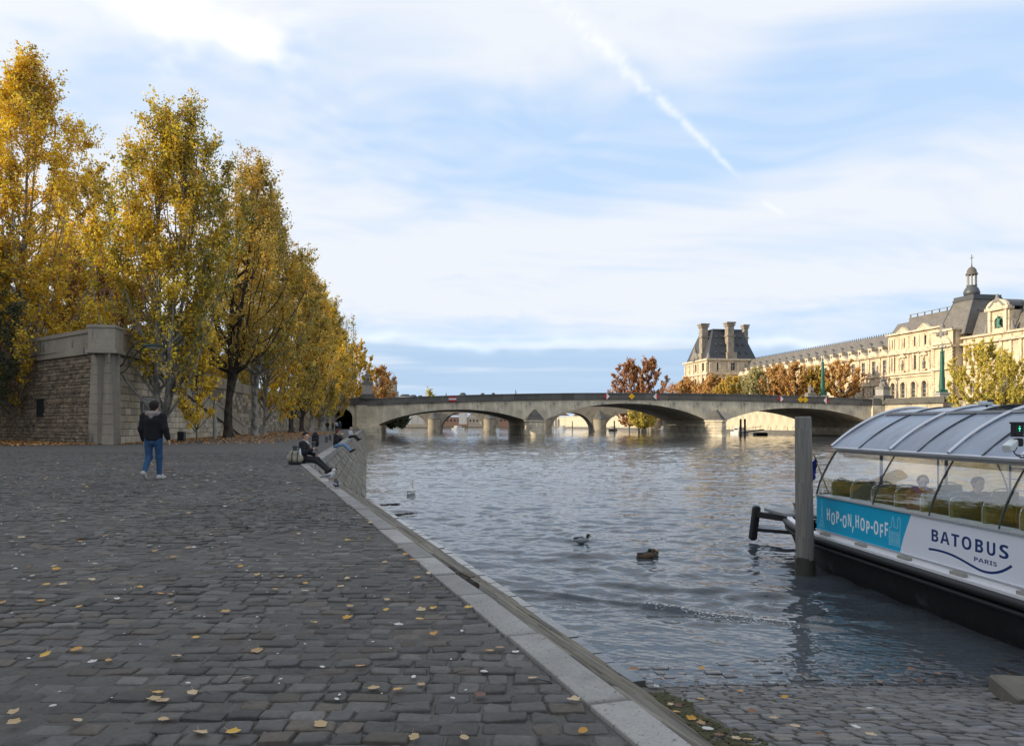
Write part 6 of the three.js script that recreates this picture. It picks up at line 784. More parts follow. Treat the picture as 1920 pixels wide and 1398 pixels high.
function person(o) {
  const t = thing('person', o.label, 'person', o.pos, o.turn || 0, o.group), J = o.pose, c = o.cell || 0.014, s = o.scale || 1, add = (n, g, m) => { const f = boxUV(flat(g)); return mesh(n, f, m, t); };
  t.scale.setScalar(s);
  const h = V(...J.head), ly = J.look || 0, fw = V(sin(ly) * cos(J.nod || 0), -sin(J.nod || 0), cos(ly) * cos(J.nod || 0)), rt = V(cos(ly), 0, -sin(ly)), upv = fw.clone().cross(rt).normalize(), hp = (x, y, z) => { const p = h.clone().addScaledVector(rt, x).addScaledVector(upv, y).addScaledVector(fw, z); return [p.x, p.y, p.z]; };
  const arms = [0, 1].flatMap(i => [B8(J.sh[i], 0.05, J.el[i], 0.042), B8(J.el[i], 0.04, J.wr[i], 0.028)]), legs = [0, 1].flatMap(i => [B8(J.hip[i], 0.075, J.kn[i], 0.052), B8(J.kn[i], 0.05, J.an[i], 0.036)]);
  const bodyG = netted([B8(J.pel, 0.12, J.chest, 0.125, 1.1, 0.85), B8(J.chest, 0.11, J.neck, 0.055), B8(J.neck, 0.055, hp(0, -0.05, -0.02), 0.055), ...arms, ...legs], max(c, 0.016), 0.05);
  const hd = netted([B8(hp(0, 0.03, -0.025), 0.088, hp(0, 0.035, 0.015), 0.083), B8(hp(0, -0.03, 0.03), 0.062, hp(0, -0.065, 0.055), 0.042), B8(hp(0, 0.012, 0.092), 0.012, hp(0, -0.025, 0.112), 0.015), B8(hp(-0.035, 0.03, 0.085), 0.016, hp(0.035, 0.03, 0.085), 0.016), B8(hp(-0.02, -0.058, 0.083), 0.012, hp(0.02, -0.058, 0.083), 0.012), B8(hp(-0.088, -0.01, 0.0), 0.013, hp(-0.09, 0.03, -0.01), 0.016), B8(hp(0.088, -0.01, 0.0), 0.013, hp(0.09, 0.03, -0.01), 0.016), B8(hp(0, -0.09, -0.02), 0.055, J.neck, 0.058)], max(c * 0.5, 0.006), 0.02);
  const hands = [0, 1].map(i => netted(handBones(J.wr[i], J.el[i], i ? 1 : -1), c > 0.02 ? 0.009 : 0.005, 0.008));
  add('body', mergeGeometries([bodyG, hd, ...hands].map(dg)), o.skin || SKIN);
  if (c < 0.02) for (const x of [-0.033, 0.033]) add('eye', new THREE.SphereGeometry(0.011, 8, 6).translate(...hp(x, 0.014, 0.088)), mat([0.03, 0.02, 0.015], { rough: 0.3 }));
  // hair: a shell over the skull, cut away from the face
  const hl = o.hairLen || 0; const hair = [B8(hp(0, 0.045, -0.035), 0.100, hp(0, 0.06, 0.01), 0.088), B8(hp(-0.06, 0.02, -0.03), 0.045, hp(0.06, 0.02, -0.03), 0.045), B8(hp(0, 0.0, -0.06), 0.07, hp(0, -0.05 - hl, -0.07), 0.05 + hl * 0.12)]; if (hl > 0.05) hair.push(B8(hp(-0.07, 0, -0.03), 0.04, hp(-0.085, -0.06 - hl, -0.03), 0.035), B8(hp(0.07, 0, -0.03), 0.04, hp(0.085, -0.06 - hl, -0.03), 0.035));
  const fp = V(...hp(0, 0, 0.055 + (o.fringe || 0))), hc = V(...hp(0, 0.035, 0)); add('hair', netted(hair, max(c * 0.6, 0.008), 0.03, (x, y, z) => { const px = x - fp.x, py = y - fp.y, pz = z - fp.z; return min(px * fw.x + py * fw.y + pz * fw.z, 0.055 - ((x - hc.x) * upv.x + (y - hc.y) * upv.y + (z - hc.z) * upv.z) + 0.02); }), cloth(o.hair || [0.03, 0.018, 0.012]));
  // jacket, trousers, shoes
  const g = o.bulk ?? 1, jk = [B8(J.pel, 0.148 * g, J.chest, 0.158 * g, 1.25, 0.85), B8(J.chest, 0.155 * g, [lerp(J.chest[0], J.neck[0], 0.75), lerp(J.chest[1], J.neck[1], 0.75), lerp(J.chest[2], J.neck[2], 0.75)], 0.085, 1.25, 0.9), B8(J.sh[0], 0.072 * g, J.sh[1], 0.072 * g), ...[0, 1].flatMap(i => [B8(J.sh[i], 0.078 * g, J.el[i], 0.066 * g), B8(J.el[i], 0.066 * g, [0, 1, 2].map(k => lerp(J.el[i][k], J.wr[i][k], 0.93)), 0.046 * g)])];
  if (o.folds) for (const i of [0, 1]) for (const q of [0.25, 0.55, 0.8]) { const p = [0, 1, 2].map(k => lerp(J.el[i][k], J.wr[i][k], q)); jk.push(B8(p, 0.061 - q * 0.014, p, 0.061 - q * 0.014)); }
  const hem = J.pel[1] - (o.hem ?? 0.1); add('jacket', netted(jk, c, 0.035, o.hem === undefined && J.pel[1] < 0.5 ? null : (x, y, z) => (abs(x) < 0.21 && y < hem ? hem - y : -1)), cloth(o.jacket));
  add('trousers', netted([B8(J.pel, 0.135, [J.pel[0], J.pel[1] - 0.06, J.pel[2]], 0.135, 1.15, 0.9), ...[0, 1].flatMap(i => [B8(J.hip[i], 0.098, J.kn[i], 0.070), B8(J.kn[i], 0.070, [0, 1, 2].map(k => lerp(J.kn[i][k], J.an[i][k], 0.93)), 0.052), B8(J.kn[i], 0.074, J.kn[i], 0.074)])], c, 0.03), cloth(o.trousers));
  const sole = o.sole || [0.6, 0.58, 0.54]; [0, 1].forEach(i => { const a = J.an[i], q = J.toe[i], d = V(q[0] - a[0], 0, q[2] - a[2]).normalize(), heel = J.heel?.[i] || [a[0] - d.x * 0.05, a[1] - 0.045, a[2] - d.z * 0.05]; const sh = add('shoe', netted([B8(heel, 0.042, q, 0.036), B8(a, 0.045, heel, 0.042), B8(a, 0.045, [lerp(a[0], q[0], 0.6), lerp(a[1], q[1], 0.6) + 0.015, lerp(a[2], q[2], 0.6)], 0.036)], max(c * 0.7, 0.009), 0.02), cloth(o.shoes)); });
  if (o.hood) add('hood', netted([B8([-0.12, J.neck[1] - 0.02, J.neck[2] - 0.03], 0.06, [0.12, J.neck[1] - 0.02, J.neck[2] - 0.03], 0.06), B8([-0.085, J.neck[1], J.neck[2] - 0.09], 0.06, [0.085, J.neck[1], J.neck[2] - 0.09], 0.06), B8([0, J.neck[1] - 0.03, J.neck[2] - 0.12], 0.065, [0, J.neck[1] - 0.08, J.neck[2] - 0.14], 0.045), B8([-0.12, J.neck[1] - 0.01, J.neck[2] - 0.01], 0.04, [-0.05, J.neck[1] - 0.1, J.neck[2] + 0.12], 0.03), B8([0.12, J.neck[1] - 0.01, J.neck[2] - 0.01], 0.04, [0.05, J.neck[1] - 0.1, J.neck[2] + 0.12], 0.03)], c, 0.05), cloth(o.hood));
  if (o.collar) add('collar', netted([B8([-0.06, J.neck[1] + 0.0, J.neck[2] + 0.05], 0.022, [0.06, J.neck[1] + 0.0, J.neck[2] + 0.05], 0.022), B8([-0.05, J.neck[1], J.neck[2] + 0.06], 0.02, [0, J.neck[1] - 0.08, J.neck[2] + 0.115], 0.018), B8([0.05, J.neck[1], J.neck[2] + 0.06], 0.02, [0, J.neck[1] - 0.08, J.neck[2] + 0.115], 0.018)], c * 0.7, 0.02), cloth(o.collar));
  return t;
}
{
  const black = [0.012, 0.012, 0.015], navy = [0.012, 0.014, 0.028], jean = [0.03, 0.09, 0.2], paleJean = [0.18, 0.30, 0.45], dark = [0.02, 0.02, 0.022];
  const walk = mixPose(STAND, { pel: [0, 0.93, 0], neck: [0, 1.46, 0.02], head: [-0.01, 1.61, 0.05], look: -0.15, sh: [[-0.2, 1.4, 0], [0.2, 1.4, 0]], el: [[-0.27, 1.13, -0.05], [0.25, 1.12, -0.02]], wr: [[-0.31, 0.90, 0.03], [0.24, 0.87, 0.08]], kn: [[-0.09, 0.5, 0.09], [0.11, 0.49, 0.03]], an: [[-0.09, 0.09, 0.10], [0.115, 0.16, -0.22]], toe: [[-0.13, 0.036, 0.27], [0.12, 0.036, -0.10]], heel: [null, [0.115, 0.155, -0.27]] });
  walk.heel = [[-0.085, 0.045, 0.05], [0.115, 0.165, -0.265]];
  person({ label: 'person in black jacket, beige hood and blue jeans walking away along the quay', pos: G(287, 899), turn: PI + 0.06, pose: walk, cell: 0.013, jacket: [0.008, 0.008, 0.012], trousers: jean, shoes: [0.55, 0.53, 0.5], hair: [0.022, 0.013, 0.01], hairLen: 0.03, hood: [0.30, 0.25, 0.23], bulk: 1.07, folds: true, hem: 0.10, scale: 0.995 });
  const kerbP = d => { const z = -d; return V(crestX(z) + 0.34, 0.04, z); };
  person({ label: 'dark haired man in black sitting on the kerb beside a canvas bag', pos: kerbP(23.1).add(V(-0.34, 0, 0)), turn: PI / 2 - 0.10, pose: mixPose(SIT, { look: -0.75, nod: 0.12, head: [-0.02, 0.80, 0.12], wr: [[-0.08, 0.40, 0.36], [0.08, 0.22, 0.40]], el: [[-0.27, 0.31, 0.12], [0.27, 0.3, 0.1]], kn: [[-0.1, 0.06, 0.46], [0.1, 0.10, 0.45]], an: [[-0.1, -0.25, 0.84], [0.08, -0.27, 0.86]], toe: [[-0.14, -0.17, 1.02], [0.12, -0.2, 1.03]] }), cell: 0.013, jacket: black, trousers: dark, shoes: [0.035, 0.034, 0.032], hair: [0.012, 0.009, 0.008], fringe: 0.02, collar: [0.6, 0.62, 0.65], folds: true });
  person({ label: 'red haired person in dark coat and pale jeans sitting on the bank edge', pos: kerbP(38), turn: PI / 2, pose: mixPose(SIT, { look: 0.2, nod: 0.35, wr: [[-0.05, 0.62, 0.30], [0.1, 0.5, 0.34]] }), cell: 0.022, jacket: black, trousers: paleJean, shoes: dark, hair: [0.12, 0.04, 0.02], hairLen: 0.05 });
  person({ label: 'grey haired person in white jacket sitting on the bank edge', pos: kerbP(64), turn: PI / 2 - 0.3, pose: SIT, cell: 0.03, jacket: [0.6, 0.6, 0.62], trousers: black, shoes: dark, hair: [0.5, 0.45, 0.4], hairLen: 0.06 });
  person({ label: 'person in black sitting next to the one in white', pos: kerbP(67), turn: PI / 2, pose: mixPose(SIT, { look: 0.4 }), cell: 0.03, jacket: black, trousers: black, shoes: dark, hair: [0.25, 0.16, 0.09] });
  const gr = (px, d, o) => person({ pos: V((px - 960) / F * d, 0, -d), turn: o.turn || 0, pose: STAND, cell: 0.035, shoes: dark, ...o });
  gr(614, 131, { label: 'person all in black standing near the tunnel', jacket: black, trousers: black, turn: PI }); gr(624, 134, { label: 'person in rusty orange coat near the tunnel', jacket: [0.2, 0.07, 0.03], trousers: navy, hair: [0.2, 0.1, 0.04] }); gr(630, 126, { label: 'person in pale blue top pushing a bicycle near the tunnel', jacket: [0.42, 0.5, 0.58], trousers: navy, turn: PI }); gr(637, 136, { label: 'person in dark blue coat by the tunnel mouth', jacket: [0.03, 0.05, 0.10], trousers: navy });
  person({ label: 'person in black leaning over the parapet above the wall lamp', pos: P(222, 640, 47.4).setY(6.0), turn: 0.6, pose: mixPose(STAND, { head: [0, 1.6, 0.12], neck: [0, 1.45, 0.06], chest: [0, 1.28, 0.03] }), cell: 0.024, jacket: black, trousers: black, shoes: dark, hair: [0.05, 0.03, 0.02], hairLen: 0.06 });
  person({ label: 'pedestrian in black crossing the bridge', pos: bp(-33.3 + 33.3 + 3.0, 6.6, 2.2), turn: PI / 2, pose: STAND, cell: 0.04, jacket: black, trousers: black, shoes: dark, scale: 1.04 }); person({ label: 'pedestrian in red jacket crossing the bridge', pos: bp(17, 7.3, 2.2), turn: PI / 2, pose: STAND, cell: 0.04, jacket: [0.35, 0.06, 0.05], trousers: black, shoes: dark }); person({ label: 'pedestrian in dark grey high on the bridge', pos: bp(92, 7.9, 2.2), turn: -PI / 2, pose: STAND, cell: 0.04, jacket: [0.06, 0.06, 0.07], trousers: black, shoes: dark });
  const bw = (x, y, z) => V(x, y, z).applyAxisAngle(V(0, 1, 0), 0.076).add(V(6.97, WY, -17.4));
  person({ label: 'person with brown hair and pale top sitting at the bow rail', pos: bw(1.25, 1.16, -0.85), turn: PI, pose: mixPose(SIT, { an: [[-0.1, -0.25, 0.55], [0.1, -0.25, 0.55]], toe: [[-0.1, -0.28, 0.7], [0.1, -0.28, 0.7]] }), cell: 0.02, jacket: [0.5, 0.5, 0.5], trousers: navy, shoes: dark, hair: [0.10, 0.05, 0.02], hairLen: 0.08 });
  const seatP = mixPose(SIT, { kn: [[-0.1, 0.1, 0.42], [0.1, 0.1, 0.42]], an: [[-0.1, -0.3, 0.45], [0.1, -0.3, 0.45]], toe: [[-0.1, -0.33, 0.6], [0.1, -0.33, 0.6]] });
  person({ label: 'passenger with a purple headband seated inside the boat', pos: bw(0.66, 1.50, 3.05), turn: 0.08, pose: mixPose(seatP, { look: -0.4 }), cell: 0.018, jacket: [0.14, 0.09, 0.05], trousers: dark, shoes: dark, hair: [0.06, 0.035, 0.02], hairLen: 0.05, scale: 1.0, hood: [0.08, 0.05, 0.25] });
  person({ label: 'dark haired passenger in black seated inside the boat', pos: bw(1.15, 1.52, 3.9), turn: 0.08, pose: seatP, cell: 0.02, jacket: black, trousers: dark, shoes: dark, hair: [0.015, 0.012, 0.01] });
  person({ label: 'passenger in red jacket standing at the far rail of the boat', pos: bw(4.25, 1.02, 7.2), turn: -1.3, pose: STAND, cell: 0.022, jacket: [0.45, 0.05, 0.09], trousers: navy, shoes: dark, scale: 0.97 }); person({ label: 'passenger in dark blue standing at the far rail of the boat', pos: bw(4.3, 1.02, 8.3), turn: 1.5, pose: STAND, cell: 0.022, jacket: [0.05, 0.06, 0.12], trousers: navy, shoes: dark, scale: 0.97 });
  // canvas bag, phone
  const bag = thing('canvas_bag', 'beige canvas rucksack with dark straps beside the seated man', 'bag', kerbP(22.62).add(V(-0.52, -0.02, 0)), 0.1); mesh('sack', boxUV(flat(netted([[-0.12, 0.16, 0, 0.13, 0.12, 0.16, 0, 0.13], [-0.1, 0.3, 0, 0.09, 0.1, 0.3, 0, 0.09], [0.02, 0.12, 0.1, 0.08, 0.1, 0.12, 0.1, 0.08]], 0.015, 0.06))), cloth([0.34, 0.31, 0.23]), bag); for (const x of [-0.06, 0.1]) obj('strap', tube([V(x, 0.04, 0.17), V(x, 0.2, 0.19), V(x, 0.36, 0.09), V(x, 0.38, -0.05)], 0.014, 12, 5), M.rubber, bag); obj('base', bevel(0.34, 0.06, 0.24, 0.02, 0, 0.03, 0), M.rubber, bag); obj('bottle', lathe([[0.03, 0], [0.032, 0.14], [0.014, 0.18], [0.014, 0.21], [0, 0.21]], 10, 0.16, 0.26, 0.06), mat([0.6, 0.65, 0.7], { rough: 0.2 }), bag);
  const ph = thing('phone', 'black phone held by the seated man', 'phone', kerbP(23.1).add(V(0.13, 0.40, 0.12)), 0.5); obj('case', bevel(0.075, 0.15, 0.01, 0.004).rotateX(-0.9), M.rubber, ph); obj('screen', bx(0.068, 0.14, 0.002, 0, 0, 0.008).rotateX(-0.9), M.glassDark, ph);
  const rk = thing('rucksack', 'dark rucksack standing by a bollard near the red haired person', 'bag', G(591, 838), 0.4); mesh('sack', boxUV(flat(netted([[0, 0.2, 0, 0.2, 0, 0.55, 0, 0.18], [0, 0.6, 0.02, 0.15, 0, 0.72, 0.0, 0.1], [0, 0.25, 0.15, 0.12, 0, 0.4, 0.15, 0.11]], 0.03, 0.06))), cloth(black), rk); obj('strap', tube([V(0.1, 0.1, -0.2), V(0.13, 0.4, -0.26), V(0.1, 0.7, -0.16)], 0.025, 10, 5), cloth([0.4, 0.42, 0.45]), rk);
  // low iron bollards
  [[553, 853], [588, 843], [612, 829], [619, 825], [627, 820]].forEach(([px, py]) => { const b = thing('bollard', 'low dark iron bollard near the edge of the quay', 'bollard', G(px, py), 0, 'bollards along the quay edge'); obj('post', lathe([[0.12, 0], [0.12, 0.05], [0.085, 0.08], [0.085, 0.3], [0.11, 0.33], [0.11, 0.37], [0, 0.4]], 12), mat([0.06, 0.06, 0.062], { rough: 0.7, map: T.grime }), b); });
  // bicycle
  const bk = thing('bicycle', 'bicycle held by the person in pale blue near the tunnel', 'bicycle', V((632 - 960) / F * 125, 0, -125), 0.5); for (const x of [-0.5, 0.5]) { const w = obj('wheel', new THREE.TorusGeometry(0.33, 0.02, 6, 24).translate(x, 0.34, 0), M.rubber, bk); obj('spokes', [0, 1, 2].map(i => bx(0.62, 0.008, 0.008, 0, 0, 0, 0, i * 1.05).translate(x, 0.34, 0)), M.steel, w); } obj('frame', [bar(V(-0.5, 0.34, 0), V(-0.1, 0.34, 0), 0.015), bar(V(-0.1, 0.34, 0), V(0.38, 0.82, 0), 0.018), bar(V(-0.2, 0.82, 0), V(0.38, 0.85, 0), 0.018), bar(V(-0.1, 0.34, 0), V(-0.23, 0.95, 0), 0.018), bar(V(-0.5, 0.34, 0), V(-0.2, 0.8, 0), 0.014), bar(V(0.5, 0.34, 0), V(0.36, 1.0, 0), 0.018)], M.rubber, bk); obj('saddle', bevel(0.24, 0.06, 0.14, 0.02, -0.24, 0.98, 0), M.rubber, bk); obj('handlebar', bar(V(0.34, 1.02, -0.28), V(0.34, 1.02, 0.28), 0.014), M.steel, bk);
}
// ---------------------------------------------------------------- birds
{
  const bird = (name, label, cat, pos, turn, parts, group) => { const t = thing(name, label, cat, pos, turn, group); for (const [n, bones, cell, k, m] of parts) mesh(n, boxUV(flat(netted(bones, cell, k))), m, t); return t; };
  const white = mat([0.72, 0.72, 0.70], { rough: 0.9, map: T.fine }), grey = mat([0.30, 0.32, 0.35], { rough: 0.9, map: T.fine }), blk = mat([0.02, 0.02, 0.022], { rough: 0.7 }), redd = mat([0.3, 0.05, 0.03], { rough: 0.6 }), org = mat([0.5, 0.2, 0.03], { rough: 0.6 }), brown = mat([0.13, 0.085, 0.05], { rough: 0.9, map: T.fine }), bottle = mat([0.012, 0.03, 0.022], { rough: 0.4 }), dusky = mat([0.06, 0.062, 0.068], { rough: 0.85, map: T.fine });
  bird('gull', 'white and grey gull standing on the granite kerb', 'gull', G(617, 905), PI / 2 - 0.2, [['body', [[0, 0.135, -0.10, 0.03, 0, 0.155, 0.03, 0.055], [0, 0.155, 0.03, 0.055, 0, 0.20, 0.085, 0.034], [0, 0.20, 0.085, 0.034, 0, 0.265, 0.10, 0.031], [0, 0.27, 0.105, 0.032, 0, 0.27, 0.12, 0.026]], 0.007, 0.03, white], ['wing', [[0.045, 0.165, 0.03, 0.035, 0.03, 0.145, -0.1, 0.022], [0.03, 0.145, -0.1, 0.02, 0.01, 0.125, -0.17, 0.008]], 0.007, 0.02, grey], ['wing', [[-0.045, 0.165, 0.03, 0.035, -0.03, 0.145, -0.1, 0.022], [-0.03, 0.145, -0.1, 0.02, -0.01, 0.125, -0.17, 0.008]], 0.007, 0.02, grey], ['wing_tip', [[0, 0.125, -0.15, 0.014, 0, 0.108, -0.22, 0.005]], 0.005, 0.01, blk], ['beak', [[0, 0.264, 0.135, 0.009, 0, 0.256, 0.175, 0.004]], 0.004, 0.01, redd], ['eye_patch', [[0.028, 0.275, 0.10, 0.007, -0.028, 0.275, 0.10, 0.007]], 0.004, 0.005, blk], ['leg', [[0.02, 0.11, 0.0, 0.006, 0.02, 0.005, 0.01, 0.005], [0.02, 0.006, 0.01, 0.006, 0.025, 0.006, 0.05, 0.006]], 0.004, 0.006, redd], ['leg', [[-0.02, 0.11, 0.0, 0.006, -0.02, 0.005, 0.01, 0.005], [-0.02, 0.006, 0.01, 0.006, -0.025, 0.006, 0.05, 0.006]], 0.004, 0.006, redd]]);
  bird('pigeon', 'dark plump pigeon standing on the kerb near the gull', 'pigeon', G(631, 916), PI + 0.5, [['body', [[0, 0.075, -0.06, 0.03, 0, 0.095, 0.02, 0.058], [0, 0.095, 0.02, 0.055, 0, 0.15, 0.05, 0.03], [0, 0.16, 0.055, 0.026, 0, 0.168, 0.07, 0.022]], 0.006, 0.03, dusky], ['tail', [[0, 0.07, -0.07, 0.022, 0, 0.055, -0.15, 0.012]], 0.006, 0.01, blk], ['wing', [[0.045, 0.1, 0.02, 0.03, 0.03, 0.08, -0.09, 0.014]], 0.006, 0.01, grey], ['wing', [[-0.045, 0.1, 0.02, 0.03, -0.03, 0.08, -0.09, 0.014]], 0.006, 0.01, grey], ['beak', [[0, 0.163, 0.09, 0.006, 0, 0.155, 0.11, 0.003]], 0.003, 0.005, blk], ['leg', [[0.018, 0.05, 0.01, 0.006, 0.018, 0.004, 0.015, 0.005]], 0.004, 0.005, redd], ['leg', [[-0.018, 0.05, 0.01, 0.006, -0.018, 0.004, 0.015, 0.005]], 0.004, 0.005, redd]]);
  bird('swan', 'white swan swimming away near the sloping bank', 'swan', G(770, 926, WY).setY(WY - 0.02), PI - 0.25, [['body', [[0, 0.06, -0.3, 0.06, 0, 0.1, 0.0, 0.17, 1.05], [0, 0.1, 0, 0.17, 0, 0.12, 0.2, 0.11]], 0.02, 0.08, white], ['neck', [[0, 0.14, 0.24, 0.07, 0, 0.34, 0.26, 0.042], [0, 0.34, 0.26, 0.042, 0, 0.56, 0.2, 0.032], [0, 0.56, 0.2, 0.032, 0, 0.66, 0.24, 0.036], [0, 0.67, 0.25, 0.038, 0, 0.66, 0.3, 0.028]], 0.012, 0.03, mat([0.62, 0.55, 0.48], { rough: 0.9 })], ['beak', [[0, 0.655, 0.32, 0.018, 0, 0.635, 0.4, 0.008]], 0.006, 0.01, org], ['wing', [[0.13, 0.17, 0.08, 0.09, 0.05, 0.2, -0.3, 0.04]], 0.016, 0.03, white], ['wing', [[-0.13, 0.17, 0.08, 0.09, -0.05, 0.2, -0.3, 0.04]], 0.016, 0.03, white]]);
  const duck = (label, px, py, turn, body, head, tuck) => bird('duck', label, 'duck', G(px, py, WY).setY(WY - 0.015), turn, [['body', [[0, 0.07, -0.22, 0.03, 0, 0.06, -0.02, 0.095, 1.1], [0, 0.06, -0.02, 0.095, 0, 0.08, 0.15, 0.07]], 0.011, 0.05, body], ['back', [[0, 0.13, -0.2, 0.03, 0, 0.125, 0.02, 0.055, 1.3]], 0.011, 0.03, dusky], ['head', tuck ? [[0, 0.12, 0.12, 0.045, 0.02, 0.19, 0.08, 0.04], [0.02, 0.2, 0.08, 0.045, 0.03, 0.2, 0.1, 0.04]] : [[0, 0.1, 0.16, 0.045, 0, 0.2, 0.19, 0.034], [0, 0.215, 0.195, 0.046, 0, 0.215, 0.22, 0.038]], 0.008, 0.03, head], ['bill', tuck ? [[0.03, 0.19, 0.05, 0.015, 0.03, 0.17, 0.0, 0.01]] : [[0, 0.2, 0.25, 0.016, 0, 0.19, 0.31, 0.011, 1.4]], 0.006, 0.01, org]]);
  duck('mallard drake with dark head swimming alone in open water', 1090, 1016, PI / 2, grey, bottle, false); duck('brown mallard duck floating low beside another duck', 1211, 1046, PI / 2 + 0.1, brown, brown, false); duck('dark headed duck preening behind the brown duck', 1222, 1043, -PI / 2 + 0.6, brown, bottle, true);
}
// ---------------------------------------------------------------- fallen leaves and other small matter
{
  const R = rng(500);
  // lobed leaf outlines, curled, with a stalk
  const leafShape = (k, lobes) => { const r = rng(600 + k), n = 26, pos = [0, 0, 0], idx = [], cup = 0.10 + 0.22 * r(), tw = (r() - 0.5) * 0.5; for (let i = 0; i < n; i++) { const a = i / n * 2 * PI - PI / 2, l = lobes ? 0.86 + 0.11 * cos(5 * (a + PI / 2)) * (sin(a) > -0.8 ? 1 : 0.2) : 0.8 - 0.12 * cos(2 * a) + 0.05 * r(), q = (0.8 + 0.25 * max(0, sin(a))) * l * (0.94 + 0.12 * r()), x = cos(a) * q * 0.95, z = sin(a) * q; pos.push(x, cup * (x * x * 1.1 + z * z * 0.5) + tw * x * z * 0.5 + 0.05 * (r() - 0.5), -z); idx.push(0, i + 1, (i + 1) % n + 1); } const g = new THREE.BufferGeometry(); g.setAttribute('position', new THREE.Float32BufferAttribute(pos, 3)); g.setIndex(idx); g.computeVertexNormals(); const st = tube([V(0, 0.02, 0.55), V(0.1 * (r() - 0.5), 0.06, 0.95), V(0.5 * (r() - 0.5), 0.14 + 0.1 * r(), 1.55)], 0.022, 6, 4); return mergeGeometries([dg(flat(g)), dg(flat(st))]); };
  const shapes = [...Array(8).keys()].map(k => leafShape(k, k % 3 !== 2));
  const kinds = { yellow: [[0.62, 0.36, 0.03], [0.55, 0.28, 0.02], [0.5, 0.24, 0.03]], tan: [[0.55, 0.42, 0.24], [0.48, 0.34, 0.17], [0.42, 0.27, 0.12]], brown: [[0.18, 0.075, 0.03], [0.13, 0.05, 0.025], [0.26, 0.12, 0.05]], white: [[0.62, 0.62, 0.58], [0.55, 0.55, 0.5]] };
  const mats = {}; for (const k in kinds) mats[k] = kinds[k].map(c => mat(c, { rough: 0.8, transmission: 0.25, thickness: 0 }));
  const lab = { yellow: 'small yellow leaf lying on the dark quay cobbles', tan: 'pale tan dry leaf lying on the dark quay cobbles', brown: 'crinkled brown leaf lying on the dark quay cobbles', white: 'whitish upturned leaf lying on the dark quay cobbles' }, grp = { yellow: 'yellow leaves on the quay', tan: 'tan leaves on the quay', brown: 'brown leaves on the quay', white: 'white leaves on the quay' };
  const drop = (p, kind, size, label, group) => { const m = mesh('fallen_leaf', shapes[floor(R() * 8)], mats[kind][floor(R() * mats[kind].length)]); m.position.copy(p); m.rotation.set((R() - 0.5) * 0.35, R() * 6.283, (R() - 0.5) * 0.35); m.scale.setScalar(size); tag(m, label || lab[kind], 'leaf', group || grp[kind]); return m; };
  // the larger ones where the photograph has them
  const seen = 'y450,1065 y515,1108 y813,1194 t459,1278 t601,1364 y435,1380 y1092,1378 t699,1297 t789,1289 y746,1298 t329,1236 y203,1243 y367,1200 y85,1233 y141,1223 y147,1142 y320,1118 t318,1135 y421,1150 t425,1151 y589,1172 y650,1163 t600,1112 y573,1097 t571,1111 y261,1105 y302,1117 y85,1099 t116,1099 t172,1090 y294,1304 t360,1305 t289,1318 t302,1320 t145,1358 t24,1343 t307,1356 t375,1381 t776,1388 t870,1390 t27,1362 y326,1047 t312,1049 t435,1055 y482,1081 t526,1084 y561,1084 t638,1103 t650,1088 y722,1043 t720,1057 t725,1128 y723,1147 t657,1141 y812,1145 t791,1148 y788,1165 w171,1247 w746,1176 w219,1127 w363,1029 w156,1023 b900,1308 y916,1225 b938,1219 w967,1228 y677,1254 b1190,1262 y783,1086 y638,1094 y690,1013 y652,1015 t690,1009 t783,1060 y1023,1256 t1017,1268 t1000,1277 y75,1130 t100,1065 y55,1065 t60,1083 b140,1057 t178,1060 y106,1070 y290,1036 y150,1018 t220,1003 t395,1004 y415,1000 t560,1003 y4,1134 g480,1225'.split(' ');
  for (const q of seen) { const k = q[0], [x, y] = q.slice(1).split(',').map(Number), p = G(x, y); if (p.x > edgeX(p.z) - 0.05 && k !== 'b') continue; p.y = 0.018; drop(p, { y: 'yellow', t: 'tan', w: 'white', b: 'brown', g: 'tan' }[k], 0.026 + 0.013 * R()); }
  for (let i = 0; i < 165; i++) { const d = 7 + 17 * pow(R(), 0.8), x = lerp(max(-0.72 * d, -15), edgeX(-d) - 0.15, R()); const k = R(); drop(V(x, 0.016, -d), k < 0.42 ? 'yellow' : k < 0.82 ? 'tan' : k < 0.92 ? 'white' : 'brown', 0.030 + 0.016 * R()); }
  for (let i = 0; i < 26; i++) { const d = 3 + 16 * R(), k = R(); drop(V(edgeX(-d) - 0.03 + 0.06 * (R() - 0.5), 0.02, -d), k < 0.35 ? 'yellow' : k < 0.6 ? 'tan' : 'brown', 0.028 + 0.014 * R()); }
  // on the ramp and the bank
  const onRamp = (px, py) => { const a = (py - HOR) / F; let d = 2; while (EYE - a * d > rampY(d) && d < 14) d += 0.01; return V((px - 960) / F * d, max(rampY(d), WY) + 0.03, -d); };
  'y1390,1300 y1471,1311 t1450,1352 b1411,1338 b1537,1384 w1633,1333 t1490,1367 w1604,1369 t1636,1385 y1316,1315 b1307,1272 y1317,1256 b1378,1263 b1240,1278 b1228,1290 w1232,1291 b1650,1283 b1723,1280 b1760,1267 y1254,1341 y1270,1340 t1258,1325 b1272,1327 t1316,1362 w1326,1372 y1298,1353 b1350,1385 t1382,1391 y1400,1393 b1710,1258 b1585,1270'.split(' ').forEach(q => { const [x, y] = q.slice(1).split(',').map(Number), k = { y: 'yellow', t: 'tan', w: 'white', b: 'brown' }[q[0]]; drop(onRamp(x, y), k, 0.04 + 0.015 * R(), { yellow: 'yellow leaf lying on the grey ramp stones', tan: 'tan leaf lying on the grey ramp stones', brown: 'dark brown wet leaf on the ramp stones', white: 'white leaf lying on the grey ramp stones' }[k], k + ' leaves on the ramp'); });
